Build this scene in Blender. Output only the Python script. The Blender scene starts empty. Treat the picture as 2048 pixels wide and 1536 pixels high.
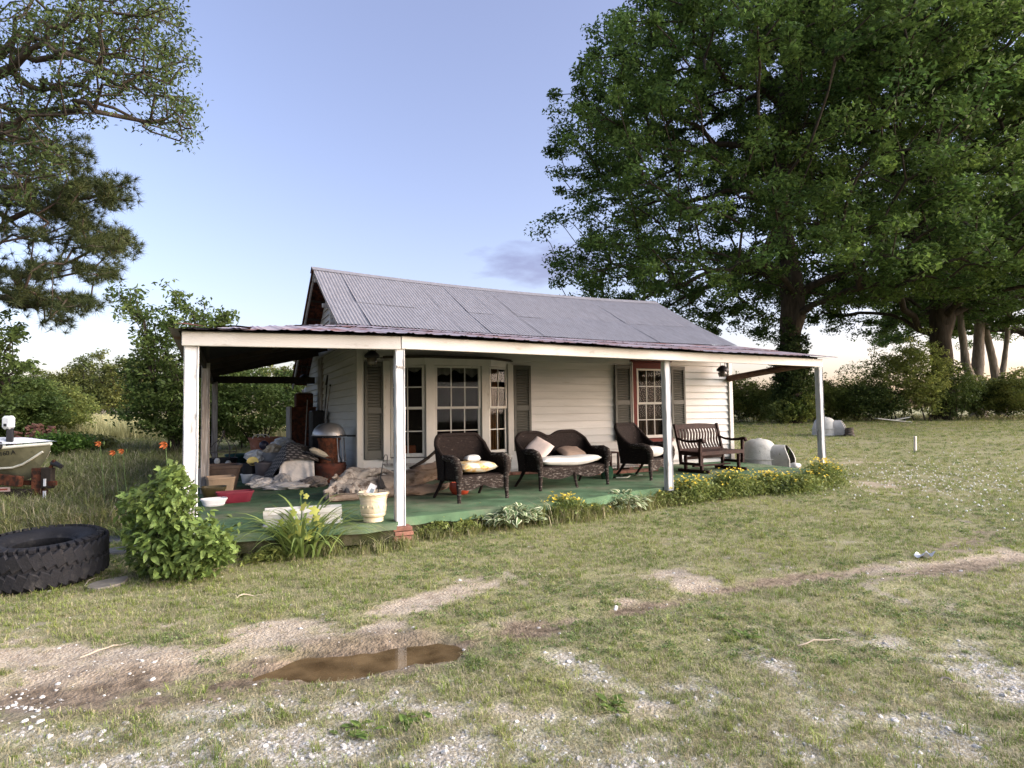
import bpy, math, random
import numpy as np
from mathutils import Vector, Matrix

random.seed(7)
rng = np.random.default_rng(11)
sc = bpy.context.scene
rad = math.radians

# ---------------------------------------------------------------- camera
F_PX, PITCH, ROLL, YAW = 1240.0, 0.0467025, -0.0136906, 1.1184237
CAM = np.array([-2.652, -12.537, 1.65])
_s, _c = math.sin(YAW), math.cos(YAW)


def ch(r, d, z):
    """camera-level frame (right, forward, up) -> world direction"""
    return np.array([r * _s + d * _c, -r * _c + d * _s, z])


_cp, _sp = math.cos(PITCH), math.sin(PITCH)
FW = ch(0, _cp, _sp)
_R0, _U0 = ch(1, 0, 0), ch(0, -_sp, _cp)
RT = math.cos(ROLL) * _R0 + math.sin(ROLL) * _U0
UP = -math.sin(ROLL) * _R0 + math.cos(ROLL) * _U0
cam_d = bpy.data.cameras.new("camera")
cam_d.sensor_width = 36.0
cam_d.lens = 36.0 * F_PX / 2048.0
cam_d.clip_start = 0.05
cam_d.clip_end = 3000.0
cam = bpy.data.objects.new("camera", cam_d)
sc.collection.objects.link(cam)
cam.matrix_world = Matrix(((RT[0], UP[0], -FW[0], CAM[0]), (RT[1], UP[1], -FW[1], CAM[1]),
                           (RT[2], UP[2], -FW[2], CAM[2]), (0, 0, 0, 1)))
sc.camera = cam

# ---------------------------------------------------------------- sky, sun, exposure
SUN_AZ, SUN_EL = 96.0, 11.5          # degrees: to the right of the view direction, above the horizon
_sd = ch(math.sin(rad(SUN_AZ)) * math.cos(rad(SUN_EL)), math.cos(rad(SUN_AZ)) * math.cos(rad(SUN_EL)), math.sin(rad(SUN_EL)))
world = bpy.data.worlds.new("World")
sc.world = world
world.use_nodes = True
wn, wl = world.node_tree.nodes, world.node_tree.links
wn.clear()
w_out = wn.new("ShaderNodeOutputWorld")
w_bg = wn.new("ShaderNodeBackground")
w_sky = wn.new("ShaderNodeTexSky")
w_sky.sky_type = 'NISHITA'
w_sky.sun_disc = False
w_sky.sun_elevation = rad(SUN_EL)
w_sky.sun_rotation = math.atan2(_sd[0], _sd[1])
w_sky.altitude = 100.0
w_sky.air_density = 1.0
w_sky.dust_density = 2.4
w_sky.ozone_density = 2.0
w_bg.inputs[1].default_value = 0.088
# a small bank of evening cloud low over the roof (part of the sky itself, fixed in direction)
w_tc = wn.new("ShaderNodeTexCoord")
_cd = FW + RT * (1085 - 1024) / F_PX + UP * (768 - 528) / F_PX
_cd = _cd / np.linalg.norm(_cd)
_cr = np.cross(_cd, [0, 0, 1.0]); _cr /= np.linalg.norm(_cr); _cu = np.cross(_cr, _cd)


def w_math(op, a, b=None):
    m = wn.new("ShaderNodeMath"); m.operation = op
    for i, v in ((0, a), (1, b)):
        if v is None: continue
        if isinstance(v, (int, float)): m.inputs[i].default_value = v
        else: wl.new(v, m.inputs[i])
    return m.outputs[0]


def w_dot(v):
    d = wn.new("ShaderNodeVectorMath"); d.operation = 'DOT_PRODUCT'; d.inputs[1].default_value = tuple(v)
    wl.new(w_tc.outputs['Generated'], d.inputs[0]); return d.outputs['Value']


w_no = wn.new("ShaderNodeTexNoise")
w_no.inputs['Scale'].default_value = 16.0
w_no.inputs['Detail'].default_value = 6.0
w_map = wn.new("ShaderNodeMapping"); w_map.inputs['Scale'].default_value = (1.0, 1.0, 3.0)
wl.new(w_tc.outputs['Generated'], w_map.inputs[0]); wl.new(w_map.outputs[0], w_no.inputs['Vector'])
_u = w_math('POWER', w_math('ABSOLUTE', w_math('DIVIDE', w_dot(_cr), .13)), 2.0)
_v = w_math('POWER', w_math('ABSOLUTE', w_math('DIVIDE', w_dot(_cu), .042)), 2.0)
_m = w_math('SUBTRACT', 1.0, w_math('ADD', _u, _v))
_m = w_math('ADD', _m, w_math('MULTIPLY', w_math('SUBTRACT', w_no.outputs[0], .5), 2.6))
w_ra = wn.new("ShaderNodeMapRange"); w_ra.inputs[1].default_value, w_ra.inputs[2].default_value = .15, 1.1; w_ra.inputs[4].default_value = .75
wl.new(_m, w_ra.inputs[0])
w_front = w_math('GREATER_THAN', w_dot(_cd), 0.0)
w_dark = wn.new("ShaderNodeMix"); w_dark.data_type = 'RGBA'; w_dark.blend_type = 'MULTIPLY'; w_dark.inputs[0].default_value = 1.0
w_dark.inputs[7].default_value = (.50, .46, .55, 1)
w_mix = wn.new("ShaderNodeMix"); w_mix.data_type = 'RGBA'
wl.new(w_sky.outputs[0], w_dark.inputs[6]); wl.new(w_sky.outputs[0], w_mix.inputs[6]); wl.new(w_dark.outputs[2], w_mix.inputs[7])
wl.new(w_math('MULTIPLY', w_ra.outputs[0], w_front), w_mix.inputs[0])
w_tint = wn.new("ShaderNodeMix"); w_tint.data_type = 'RGBA'; w_tint.blend_type = 'MULTIPLY'; w_tint.inputs[0].default_value = 1.0
w_tint.inputs[7].default_value = (1.22, 1.0, 1.07, 1)
w_veil = wn.new("ShaderNodeMix"); w_veil.data_type = 'RGBA'; w_veil.blend_type = 'ADD'; w_veil.inputs[0].default_value = 1.0
w_veil.inputs[7].default_value = (.26, .21, .26, 1)      # thin even evening haze over the whole sky
wl.new(w_mix.outputs[2], w_tint.inputs[6]); wl.new(w_tint.outputs[2], w_veil.inputs[6]); wl.new(w_veil.outputs[2], w_bg.inputs[0])
wl.new(w_bg.outputs[0], w_out.inputs[0])

sun_d = bpy.data.lights.new("sun", 'SUN')
sun_d.energy = 4.0
sun_d.angle = rad(90)
sun_d.color = (1.0, 0.975, 0.94)
sun = bpy.data.objects.new("sun", sun_d)
sc.collection.objects.link(sun)
sun.rotation_euler = Vector(_sd).to_track_quat('Z', 'Y').to_euler()
sun.location = (5, -30, 30)

sc.view_settings.view_transform = 'Standard'
sc.view_settings.look = 'None'
sc.view_settings.exposure = 2.02
sc.view_settings.gamma = 1.0
sc.cycles.max_bounces = 6
sc.cycles.transparent_max_bounces = 12
sc.cycles.use_denoising = True


# ---------------------------------------------------------------- measuring helpers (photo pixel -> place)
def ray(px, py):
    return FW + RT * (px - 1024) / F_PX + UP * (768 - py) / F_PX


def onz(px, py, z):
    d = ray(px, py); return CAM + d * ((z - CAM[2]) / d[2])


def ony(px, py, y):
    d = ray(px, py); return CAM + d * ((y - CAM[1]) / d[1])


def dep(px, py, t):
    return CAM + ray(px, py) * t


def pixs(P):
    q = P - CAM
    d = q @ FW
    dd = np.where(np.abs(d) < 1e-3, 1e-3, d)
    return 1024 + F_PX * (q @ RT) / dd, 768 - F_PX * (q @ UP) / dd, d


def onground(px, py):
    z = 0.0
    for _ in range(12):
        p = onz(px, py, z)
        z = 0.5 * z + 0.5 * float(terrain(p[0], p[1]))
    p[2] = z
    return p


# ---------------------------------------------------------------- terrain
def vnoise(x, y, s, seed=0):
    """smooth value noise in numpy"""
    x = np.asarray(x, float) / s + seed * 17.3; y = np.asarray(y, float) / s + seed * 9.1
    xi, yi = np.floor(x), np.floor(y)
    fx, fy = x - xi, y - yi
    fx = fx * fx * (3 - 2 * fx); fy = fy * fy * (3 - 2 * fy)
    def hsh(a, b):
        v = np.sin(a * 127.1 + b * 311.7 + seed * 74.7) * 43758.5453
        return v - np.floor(v)
    return (hsh(xi, yi) * (1 - fx) + hsh(xi + 1, yi) * fx) * (1 - fy) + (hsh(xi, yi + 1) * (1 - fx) + hsh(xi + 1, yi + 1) * fx) * fy


_rut = [(0, 1400), (260, 1372), (500, 1345), (780, 1318), (1000, 1275), (1250, 1222), (1480, 1188), (1720, 1150), (2048, 1118), (2500, 1060)]
RUT = np.array([onz(a, b, 0)[:2] for a, b in _rut])
PUD = np.array([onz(a, b, -0.03)[:2] for a, b in [(640, 1330), (740, 1318), (850, 1302)]])
PUD2 = np.array([onz(a, b, -0.03)[:2] for a, b in [(1850, 1141), (1950, 1131), (2060, 1122)]])


def poly_dist(x, y, pts):
    best = np.full(np.shape(x), 1e9)
    for (ax, ay), (bx, by) in zip(pts[:-1], pts[1:]):
        dx, dy = bx - ax, by - ay
        t = np.clip(((x - ax) * dx + (y - ay) * dy) / (dx * dx + dy * dy), 0, 1)
        best = np.minimum(best, np.hypot(x - ax - t * dx, y - ay - t * dy))
    return best


def terrain(x, y):
    x = np.asarray(x, float); y = np.asarray(y, float)
    d = (x - CAM[0]) * FW[0] / _cp + (y - CAM[1]) * FW[1] / _cp
    z = np.interp(d, [-60, 0, 11, 13.5, 15.5, 22, 35, 70, 300, 1500], [0, 0, 0, 0.05, 0.18, 0.58, 0.86, 1.05, 1.3, 1.5])
    # flat pad under the house and its porch
    ix = np.clip(np.minimum(x + 3.6, 10.6 - x), -1, 1); iy = np.clip(np.minimum(y + 5.0, 9.5 - y), -1, 1)
    pad = np.clip(np.minimum(ix, iy) * 1.2 + 0.6, 0, 1)
    z = np.where(z > 0.1, z * (1 - pad) + np.minimum(z, 0.1) * pad, z)
    z = z + (vnoise(x, y, 1.7, 1) - 0.5) * 0.03 + (vnoise(x, y, 0.45, 2) - 0.5) * 0.016 + (vnoise(x, y, 0.13, 5) - 0.5) * 0.007
    r = poly_dist(x, y, RUT)
    near = np.clip((14 - d) / 5, 0, 1)
    z = z - 0.024 * np.exp(-(r / 0.20) ** 2) * near + 0.016 * np.exp(-((r - 0.42) / 0.16) ** 2) * near
    z = z - 0.046 * np.exp(-(poly_dist(x, y, PUD) / (0.08 + .32 * vnoise(x, y, .42, 21))) ** 2)
    z = z + ((vnoise(x, y, .22, 31) - .5) * .044 + (vnoise(x, y, .09, 32) - .5) * .022) * np.exp(-(poly_dist(x, y, PUD) / .5) ** 2)
    return z


# ---------------------------------------------------------------- mesh helpers
COL = sc.collection


def reg(o, parent=None, label=None, cat=None, group=None, kind=None):
    COL.objects.link(o)
    if parent is not None:
        o.parent = parent
    if label: o["label"] = label
    if cat: o["category"] = cat
    if group: o["group"] = group
    if kind: o["kind"] = kind
    return o


def empty(name, loc, label, cat, rz=0.0, group=None):
    o = bpy.data.objects.new(name, None)
    o.empty_display_size = 0.1
    o.location = loc
    o.rotation_euler = (0, 0, rz)
    return reg(o, None, label, cat, group)


def fastmesh(name, V, Fq, mats, smooth=False, mi=None):
    """V (n,3) and faces of one fixed size (m,k)"""
    V = np.asarray(V, np.float32); Fq = np.asarray(Fq, np.int32)
    me = bpy.data.meshes.new(name)
    m, k = Fq.shape
    me.vertices.add(len(V)); me.vertices.foreach_set("co", V.ravel())
    me.loops.add(m * k); me.loops.foreach_set("vertex_index", Fq.ravel())
    me.polygons.add(m); me.polygons.foreach_set("loop_start", np.arange(0, m * k, k, dtype=np.int32))
    if smooth: me.polygons.foreach_set("use_smooth", np.ones(m, bool))
    if mi is not None: me.polygons.foreach_set("material_index", np.asarray(mi, np.int32))
    for mt in (mats if isinstance(mats, (list, tuple)) else [mats]): me.materials.append(mt)
    me.update(calc_edges=True)
    return me


class B:
    """collects shapes into ONE mesh"""
    def __init__(self): self.v, self.f, self.m = [], [], []

    def add(self, V, Fs, m=0):
        o = len(self.v)
        self.v += [tuple(map(float, p)) for p in V]
        self.f += [tuple(i + o for i in q) for q in Fs]
        self.m += [m] * len(Fs)
        return self

    def box(self, c, s, rot=None, bev=0.0, m=0):
        hx, hy, hz = s[0] / 2, s[1] / 2, s[2] / 2
        if bev <= 0:
            V = [(x * hx, y * hy, z * hz) for x in (-1, 1) for y in (-1, 1) for z in (-1, 1)]
            Fs = [(0, 1, 3, 2), (4, 6, 7, 5), (0, 4, 5, 1), (2, 3, 7, 6), (0, 2, 6, 4), (1, 5, 7, 3)]
        else:
            b = min(bev, hx * .9, hy * .9, hz * .9)
            V, idx = [], {}
            for x in (-1, 1):
                for y in (-1, 1):
                    for z in (-1, 1):
                        for a in range(3):
                            p = [x * (hx - b), y * (hy - b), z * (hz - b)]
                            p[a] += (x, y, z)[a] * b
                            idx[(x, y, z, a)] = len(V); V.append(tuple(p))
            Fs = []
            q = [(-1, -1), (1, -1), (1, 1), (-1, 1)]
            for a in range(3):
                u, w = (a + 1) % 3, (a + 2) % 3
                for sgn in (-1, 1):
                    fc = []
                    for (i, j) in q:
                        k = [0, 0, 0]; k[a] = sgn; k[u] = i; k[w] = j
                        fc.append(idx[(k[0], k[1], k[2], a)])
                    Fs.append(tuple(fc if sgn > 0 else fc[::-1]))
                for i in (-1, 1):
                    for j in (-1, 1):
                        k0 = [0, 0, 0]; k1 = [0, 0, 0]
                        k0[a] = -1; k1[a] = 1; k0[u] = k1[u] = i; k0[w] = k1[w] = j
                        Fs.append((idx[tuple(k0) + (u,)], idx[tuple(k1) + (u,)], idx[tuple(k1) + (w,)], idx[tuple(k0) + (w,)]))
            for x in (-1, 1):
                for y in (-1, 1):
                    for z in (-1, 1):
                        Fs.append((idx[(x, y, z, 0)], idx[(x, y, z, 1)], idx[(x, y, z, 2)]))
        M = rot if rot is not None else None
        V = [Vector(p) for p in V]
        if M is not None: V = [M @ p for p in V]
        return self.add([(p[0] + c[0], p[1] + c[1], p[2] + c[2]) for p in V], Fs, m)

    def bar(self, a, b, w, h, bev=0.0, m=0, up=(0, 0, 1)):
        """a straight square bar from a to b: w sideways, h along up"""
        a, b = Vector(a), Vector(b)
        d = (b - a); L = d.length; d.normalize()
        upv = Vector(up)
        if abs(d.dot(upv)) > 0.98: upv = Vector((0, 1, 0))
        s = d.cross(upv).normalized(); u = s.cross(d)
        M = Matrix((d, s, u)).transposed()
        return self.box((a + b) / 2, (L, w, h), M, bev, m)

    def tube(self, pts, rads, n=8, m=0, cap=True, closed=False):
        pts = [Vector(p) for p in pts]
        if not hasattr(rads, '__len__'): rads = [rads] * len(pts)
        V, Fs = [], []
        N = len(pts)
        prev = None
        for i, p in enumerate(pts):
            if closed: t = (pts[(i + 1) % N] - pts[i - 1])
            else: t = pts[min(i + 1, N - 1)] - pts[max(i - 1, 0)]
            if t.length < 1e-9: t = Vector((0, 0, 1))
            t.normalize()
            if prev is None:
                a = t.orthogonal().normalized()
            else:
                a = prev - t * prev.dot(t)
                a = a.normalized() if a.length > 1e-6 else t.orthogonal().normalized()
            prev = a; b = t.cross(a)
            for k in range(n):
                an = 2 * math.pi * k / n
                V.append(p + (a * math.cos(an) + b * math.sin(an)) * rads[i])
        for i in range(N if closed else N - 1):
            j = (i + 1) % N
            for k in range(n):
                Fs.append((i * n + k, i * n + (k + 1) % n, j * n + (k + 1) % n, j * n + k))
        if cap and not closed:
            Fs.append(tuple(range(n))[::-1]); Fs.append(tuple((N - 1) * n + k for k in range(n)))
        return self.add(V, Fs, m)

    def lathe(self, prof, n=24, at=(0, 0, 0), m=0, sx=1.0, sy=1.0, M=None, sq=0.0):
        """prof [(r,z)..]; sq > 0 squares the section"""
        V, Fs = [], []
        for r, z in prof:
            for k in range(n):
                a = 2 * math.pi * k / n
                cx, cy = math.cos(a), math.sin(a)
                if sq > 0:
                    q = (abs(cx) ** (2 / (1 - sq) ) + abs(cy) ** (2 / (1 - sq))) ** (-(1 - sq) / 2)
                    cx, cy = cx * q, cy * q
                V.append(Vector((r * cx * sx, r * cy * sy, z)))
        for i in range(len(prof) - 1):
            for k in range(n):
                Fs.append((i * n + k, i * n + (k + 1) % n, (i + 1) * n + (k + 1) % n, (i + 1) * n + k))
        if prof[0][0] > 1e-6: Fs.append(tuple(range(n))[::-1])
        if prof[-1][0] > 1e-6: Fs.append(tuple((len(prof) - 1) * n + k for k in range(n)))
        if M is not None: V = [M @ v for v in V]
        return self.add([(v[0] + at[0], v[1] + at[1], v[2] + at[2]) for v in V], Fs, m)

    def prism(self, poly, z0, z1, m=0):
        n = len(poly)
        V = [(p[0], p[1], z0) for p in poly] + [(p[0], p[1], z1) for p in poly]
        Fs = [tuple(range(n))[::-1], tuple(range(n, 2 * n))] + [(i, (i + 1) % n, n + (i + 1) % n, n + i) for i in range(n)]
        return self.add(V, Fs, m)

    def grid(self, P, m=0, flip=False):
        """P: rows x cols of points"""
        r, c = len(P), len(P[0])
        V = [p for row in P for p in row]
        Fs = []
        for i in range(r - 1):
            for j in range(c - 1):
                q = (i * c + j, i * c + j + 1, (i + 1) * c + j + 1, (i + 1) * c + j)
                Fs.append(q[::-1] if flip else q)
        return self.add(V, Fs, m)

    def mesh(self, name, mats, smooth=None):
        me = bpy.data.meshes.new(name)
        me.from_pydata(self.v, [], self.f)
        mats = mats if isinstance(mats, (list, tuple)) else [mats]
        for mt in mats: me.materials.append(mt)
        if len(mats) > 1: me.polygons.foreach_set("material_index", self.m)
        if smooth is not None:
            me.polygons.foreach_set("use_smooth", [True] * len(me.polygons))
            me.set_sharp_from_angle(angle=rad(smooth))
        me.update()
        return me

    def obj(self, name, mats, parent=None, smooth=None, **kw):
        o = bpy.data.objects.new(name, self.mesh(name, mats, smooth))
        return reg(o, parent, **kw)


# ---------------------------------------------------------------- materials
def mat(name, col, rough=0.8, var=0.2, scale=5.0, bump=0.0, bscale=40.0, spec=0.3, metal=0.0, col2=None, lo=0.45, hi=0.62,
        stretch=(1, 1, 1), rnd=0.0, pscale=None, detail=6.0, world_co=False, sheen=0.0, bstretch=None):
    m = bpy.data.materials.new(name); m.use_nodes = True
    n, l = m.node_tree.nodes, m.node_tree.links
    bs = n["Principled BSDF"]
    tc = n.new("ShaderNodeTexCoord")
    src = tc.outputs['Object']
    if world_co:
        ge = n.new("ShaderNodeNewGeometry"); src = ge.outputs['Position']
    mp = n.new("ShaderNodeMapping"); mp.inputs['Scale'].default_value = stretch
    l.new(src, mp.inputs[0])
    oi = n.new("ShaderNodeObjectInfo")
    ad = n.new("ShaderNodeVectorMath"); ad.operation = 'ADD'
    sc_ = n.new("ShaderNodeVectorMath"); sc_.operation = 'SCALE'; sc_.inputs[3].default_value = 37.0
    cb = n.new("ShaderNodeCombineXYZ")
    l.new(oi.outputs['Random'], cb.inputs[0]); l.new(oi.outputs['Random'], cb.inputs[1])
    l.new(cb.outputs[0], sc_.inputs[0]); l.new(mp.outputs[0], ad.inputs[0]); l.new(sc_.outputs[0], ad.inputs[1])
    vec = mp.outputs[0] if world_co else ad.outputs[0]
    n1 = n.new("ShaderNodeTexNoise"); n1.inputs['Scale'].default_value = scale; n1.inputs['Detail'].default_value = detail
    l.new(vec, n1.inputs['Vector'])
    mx = n.new("ShaderNodeMix"); mx.data_type = 'RGBA'
    mx.inputs[6].default_value = tuple(max(0, c * (1 - var)) for c in col) + (1,)
    mx.inputs[7].default_value = tuple(min(1, c * (1 + var)) for c in col) + (1,)
    mr = n.new("ShaderNodeMapRange"); mr.inputs[1].default_value = 0.3; mr.inputs[2].default_value = 0.7
    l.new(n1.outputs[0], mr.inputs[0]); l.new(mr.outputs[0], mx.inputs[0])
    out = mx.outputs[2]
    if col2 is not None:
        n2 = n.new("ShaderNodeTexNoise"); n2.inputs['Scale'].default_value = pscale or scale * 1.7; n2.inputs['Detail'].default_value = 8.0
        n2.inputs['Roughness'].default_value = 0.65
        l.new(vec, n2.inputs['Vector'])
        r2 = n.new("ShaderNodeMapRange"); r2.inputs[1].default_value = lo; r2.inputs[2].default_value = hi
        l.new(n2.outputs[0], r2.inputs[0])
        m2 = n.new("ShaderNodeMix"); m2.data_type = 'RGBA'; m2.inputs[7].default_value = tuple(col2) + (1,)
        l.new(r2.outputs[0], m2.inputs[0]); l.new(out, m2.inputs[6])
        out = m2.outputs[2]
    if rnd > 0:
        hs = n.new("ShaderNodeHueSaturation")
        rr = n.new("ShaderNodeMapRange"); rr.inputs[3].default_value = 1 - rnd; rr.inputs[4].default_value = 1 + rnd
        l.new(oi.outputs['Random'], rr.inputs[0]); l.new(rr.outputs[0], hs.inputs['Value']); l.new(out, hs.inputs['Color'])
        out = hs.outputs[0]
    l.new(out, bs.inputs['Base Color'])
    bs.inputs['Roughness'].default_value = rough
    bs.inputs['Specular IOR Level'].default_value = spec
    bs.inputs['Metallic'].default_value = metal
    if bump > 0:
        n3 = n.new("ShaderNodeTexNoise"); n3.inputs['Scale'].default_value = bscale; n3.inputs['Detail'].default_value = 6.0
        if bstretch:
            mp2 = n.new("ShaderNodeMapping"); mp2.inputs['Scale'].default_value = bstretch
            l.new(src, mp2.inputs[0]); l.new(mp2.outputs[0], n3.inputs['Vector'])
        else:
            l.new(vec, n3.inputs['Vector'])
        bp = n.new("ShaderNodeBump"); bp.inputs['Strength'].default_value = bump; bp.inputs['Distance'].default_value = 0.02
        l.new(n3.outputs[0], bp.inputs['Height']); l.new(bp.outputs[0], bs.inputs['Normal'])
    return m


def leafmat(name, col, col2, transl=0.35, rough=0.55, scale=0.6, sat=1.0, vlo=0.55, vhi=1.35):
    """foliage: colour varies from leaf to leaf and from clump to clump; light passes through"""
    m = bpy.data.materials.new(name); m.use_nodes = True
    n, l = m.node_tree.nodes, m.node_tree.links
    bs = n["Principled BSDF"]; out = n["Material Output"]
    ge = n.new("ShaderNodeNewGeometry")
    no = n.new("ShaderNodeTexNoise"); no.inputs['Scale'].default_value = scale; no.inputs['Detail'].default_value = 3
    l.new(ge.outputs['Position'], no.inputs['Vector'])
    mr = n.new("ShaderNodeMapRange"); mr.inputs[1].default_value = 0.35; mr.inputs[2].default_value = 0.65
    l.new(no.outputs[0], mr.inputs[0])
    mx = n.new("ShaderNodeMix"); mx.data_type = 'RGBA'
    mx.inputs[6].default_value = tuple(col) + (1,); mx.inputs[7].default_value = tuple(col2) + (1,)
    l.new(mr.outputs[0], mx.inputs[0])
    hs = n.new("ShaderNodeHueSaturation"); hs.inputs['Saturation'].default_value = sat
    oi = n.new("ShaderNodeObjectInfo")
    ma = n.new("ShaderNodeMath"); ma.operation = 'ADD'
    fr = n.new("ShaderNodeMath"); fr.operation = 'FRACT'
    l.new(ge.outputs['Random Per Island'], ma.inputs[0]); l.new(oi.outputs['Random'], ma.inputs[1]); l.new(ma.outputs[0], fr.inputs[0])
    rr = n.new("ShaderNodeMapRange"); rr.inputs[3].default_value = vlo; rr.inputs[4].default_value = vhi
    l.new(fr.outputs[0], rr.inputs[0]); l.new(rr.outputs[0], hs.inputs['Value']); l.new(mx.outputs[2], hs.inputs['Color'])
    l.new(hs.outputs[0], bs.inputs['Base Color'])
    bs.inputs['Roughness'].default_value = rough; bs.inputs['Specular IOR Level'].default_value = 0.25
    tr = n.new("ShaderNodeBsdfTranslucent"); l.new(hs.outputs[0], tr.inputs['Color'])
    ms = n.new("ShaderNodeMixShader"); ms.inputs[0].default_value = transl
    l.new(bs.outputs[0], ms.inputs[1]); l.new(tr.outputs[0], ms.inputs[2]); l.new(ms.outputs[0], out.inputs[0])
    return m
# ================================================================ GROUND
def blob(px, py, lst):
    m = np.zeros(np.shape(px))
    for (cx, cy, rx, ry, w, *sl) in lst:
        k = sl[0] if sl else 0.0
        e = ((px - cx) / rx) ** 2 + ((py - cy - k * (px - cx)) / ry) ** 2
        m = np.maximum(m, w * np.exp(-e * 1.1))
    return m


# bare soil, mud and gravel as they lie in the yard (measured in the photograph, used as places on the ground)
SOIL = [(860, 1200, 150, 26, 1.0, -.28), (960, 1172, 90, 14, .7, -.1), (80, 1312, 190, 34, 1.0, -.05), (560, 1262, 160, 26, .75, -.1), (1395, 1172, 60, 22, .9, .1), (1330, 1150, 60, 14, .6),
        (760, 1255, 120, 20, .7, -.1), (1760, 972, 70, 12, .8, .1), (1250, 1205, 40, 12, .8), (1700, 925, 80, 7, .6), (1950, 1125, 160, 20, .8, -.1), (1300, 1420, 90, 45, .55), (1000, 1420, 260, 30, .35),
        (300, 1255, 200, 22, .6, -.1), (1650, 1150, 160, 10, .5, -.12), (250, 1400, 260, 30, .5, -.15), (230, 1335, 330, 50, .8, -.1), (520, 1295, 220, 34, .75, -.1), (900, 1262, 200, 24, .55, -.15), (1150, 1240, 160, 18, .5, -.18)]
MUD = [(640, 1330, 260, 30, 1.0, -.12), (900, 1300, 90, 24, .9, -.12), (170, 1395, 260, 34, .75, -.13), (1060, 1258, 130, 26, .8, -.2), (1280, 1218, 130, 16, .8, -.17), (1560, 1165, 180, 14, .8, -.15),
       (1940, 1135, 150, 15, .9, -.1), (320, 1345, 200, 28, .5, -.1), (1960, 1080, 120, 30, .5, -.2), (110, 1130, 120, 20, .4), (260, 1412, 330, 30, .75, -.13), (480, 1365, 180, 22, .8, -.12)]
GRAV = [(120, 1475, 200, 40, .9, -.1), (400, 1425, 160, 22, .8, -.12), (590, 1500, 200, 45, .8, -.05), (760, 1415, 160, 22, .55, -.1), (1000, 1345, 130, 18, .5, -.1), (870, 1520, 160, 40, .55),
        (1160, 1330, 90, 26, .8, .3), (1230, 1370, 120, 26, .8, .25), (1800, 1300, 90, 20, .6, .2), (1960, 1330, 110, 46, 1.0, .35), (2030, 1390, 80, 34, .9, .3), (1600, 1270, 140, 20, .5, .1),
        (1380, 1380, 120, 24, .6), (1560, 1330, 90, 24, .6, .2), (1100, 1500, 130, 40, .6), (1570, 1500, 150, 40, .6), (1920, 1480, 140, 46, .7), (1260, 1535, 140, 30, .7), (1700, 1440, 120, 26, .5),
        (280, 1535, 200, 30, .8), (80, 1420, 120, 20, .6), (1870, 1146, 70, 5, .5, -.1), (1760, 1140, 90, 4, .5, -.1)]


def masks(P):
    px, py, d = pixs(P)
    ok = d > 1.2
    n1 = vnoise(P[:, 0], P[:, 1], 0.55, 3); n2 = vnoise(P[:, 0], P[:, 1], 0.16, 4); n3 = vnoise(P[:, 0], P[:, 1], 0.05, 6)
    br = (n1 - .5) * .5 + (n2 - .5) * .5 + (n3 - .5) * .4
    soil = np.clip((blob(px, py, SOIL) + br * .9 - .28) * 2.6, 0, 1) * ok
    mud = np.clip((blob(px, py, MUD) + br * .8 - .25) * 2.4, 0, 1) * ok
    fore = np.clip((py - 1290 + .08 * (px - 1024)) / 160, 0, 1)
    grav = np.clip((blob(px, py, GRAV) * .8 + .24 * fore + br * 1.0 - .20) * 1.35, 0, 1) * ok
    mud = np.maximum(mud, .95 * np.exp(-(poly_dist(P[:, 0], P[:, 1], PUD) / (.30 + .25 * n1)) ** 4))
    # past the frame's lower edge the drive goes on as patchy gravel and grass
    drive = np.clip((9.0 - np.abs(d - 0.0)) / 6, 0, 1)
    out = (~ok) | (py > 1560)
    grav = np.where(out, np.clip((n1 - .45) * 2.5, 0, .7) * drive, grav)
    soil = np.where(out, np.clip((n1 - .5) * 2, 0, .5) * drive, soil)
    return soil, mud, grav, px, py, d


def nspace(a, b, n): return list(np.linspace(a, b, n, endpoint=False))


dd = np.array(nspace(-70, 0, 12) + nspace(0, 2, 10) + list(np.arange(2, 9.5, .04)) + list(np.arange(9.5, 26, .16)) + list(26 * (1500 / 26) ** np.linspace(0, 1, 46)))
rr = np.array(list(-7 - 60 * (1.15 ** np.arange(34, 0, -1) - 1) / 8) + list(np.arange(-7, 8, .055)) + list(8 + 60 * (1.15 ** np.arange(0, 34) - 1) / 8))
DD, RR = np.meshgrid(dd, rr, indexing='ij')
RR = RR * np.clip(DD / 26, 1, 4)
gx = CAM[0] + RR * _s + DD * _c; gy = CAM[1] - RR * _c + DD * _s
gz = terrain(gx, gy)
GV = np.stack([gx.ravel(), gy.ravel(), gz.ravel()], 1)
nd, nr = DD.shape
ii = np.arange(nd * nr).reshape(nd, nr)
GF = np.stack([ii[:-1, :-1], ii[:-1, 1:], ii[1:, 1:], ii[1:, :-1]], -1).reshape(-1, 4)
g_soil, g_mud, g_grav, g_px, g_py, g_d = masks(GV)

gm = bpy.data.materials.new("yard_ground"); gm.use_nodes = True
_n, _l = gm.node_tree.nodes, gm.node_tree.links
_b = _n["Principled BSDF"]


def _attr(nm):
    a = _n.new("ShaderNodeAttribute"); a.attribute_name = nm; return a.outputs['Fac']


def _mixc(fac, a, b):
    x = _n.new("ShaderNodeMix"); x.data_type = 'RGBA'
    for i, v in ((6, a), (7, b)):
        if isinstance(v, tuple): x.inputs[i].default_value = v + (1,)
        else: _l.new(v, x.inputs[i])
    _l.new(fac, x.inputs[0]); return x.outputs[2]


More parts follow.
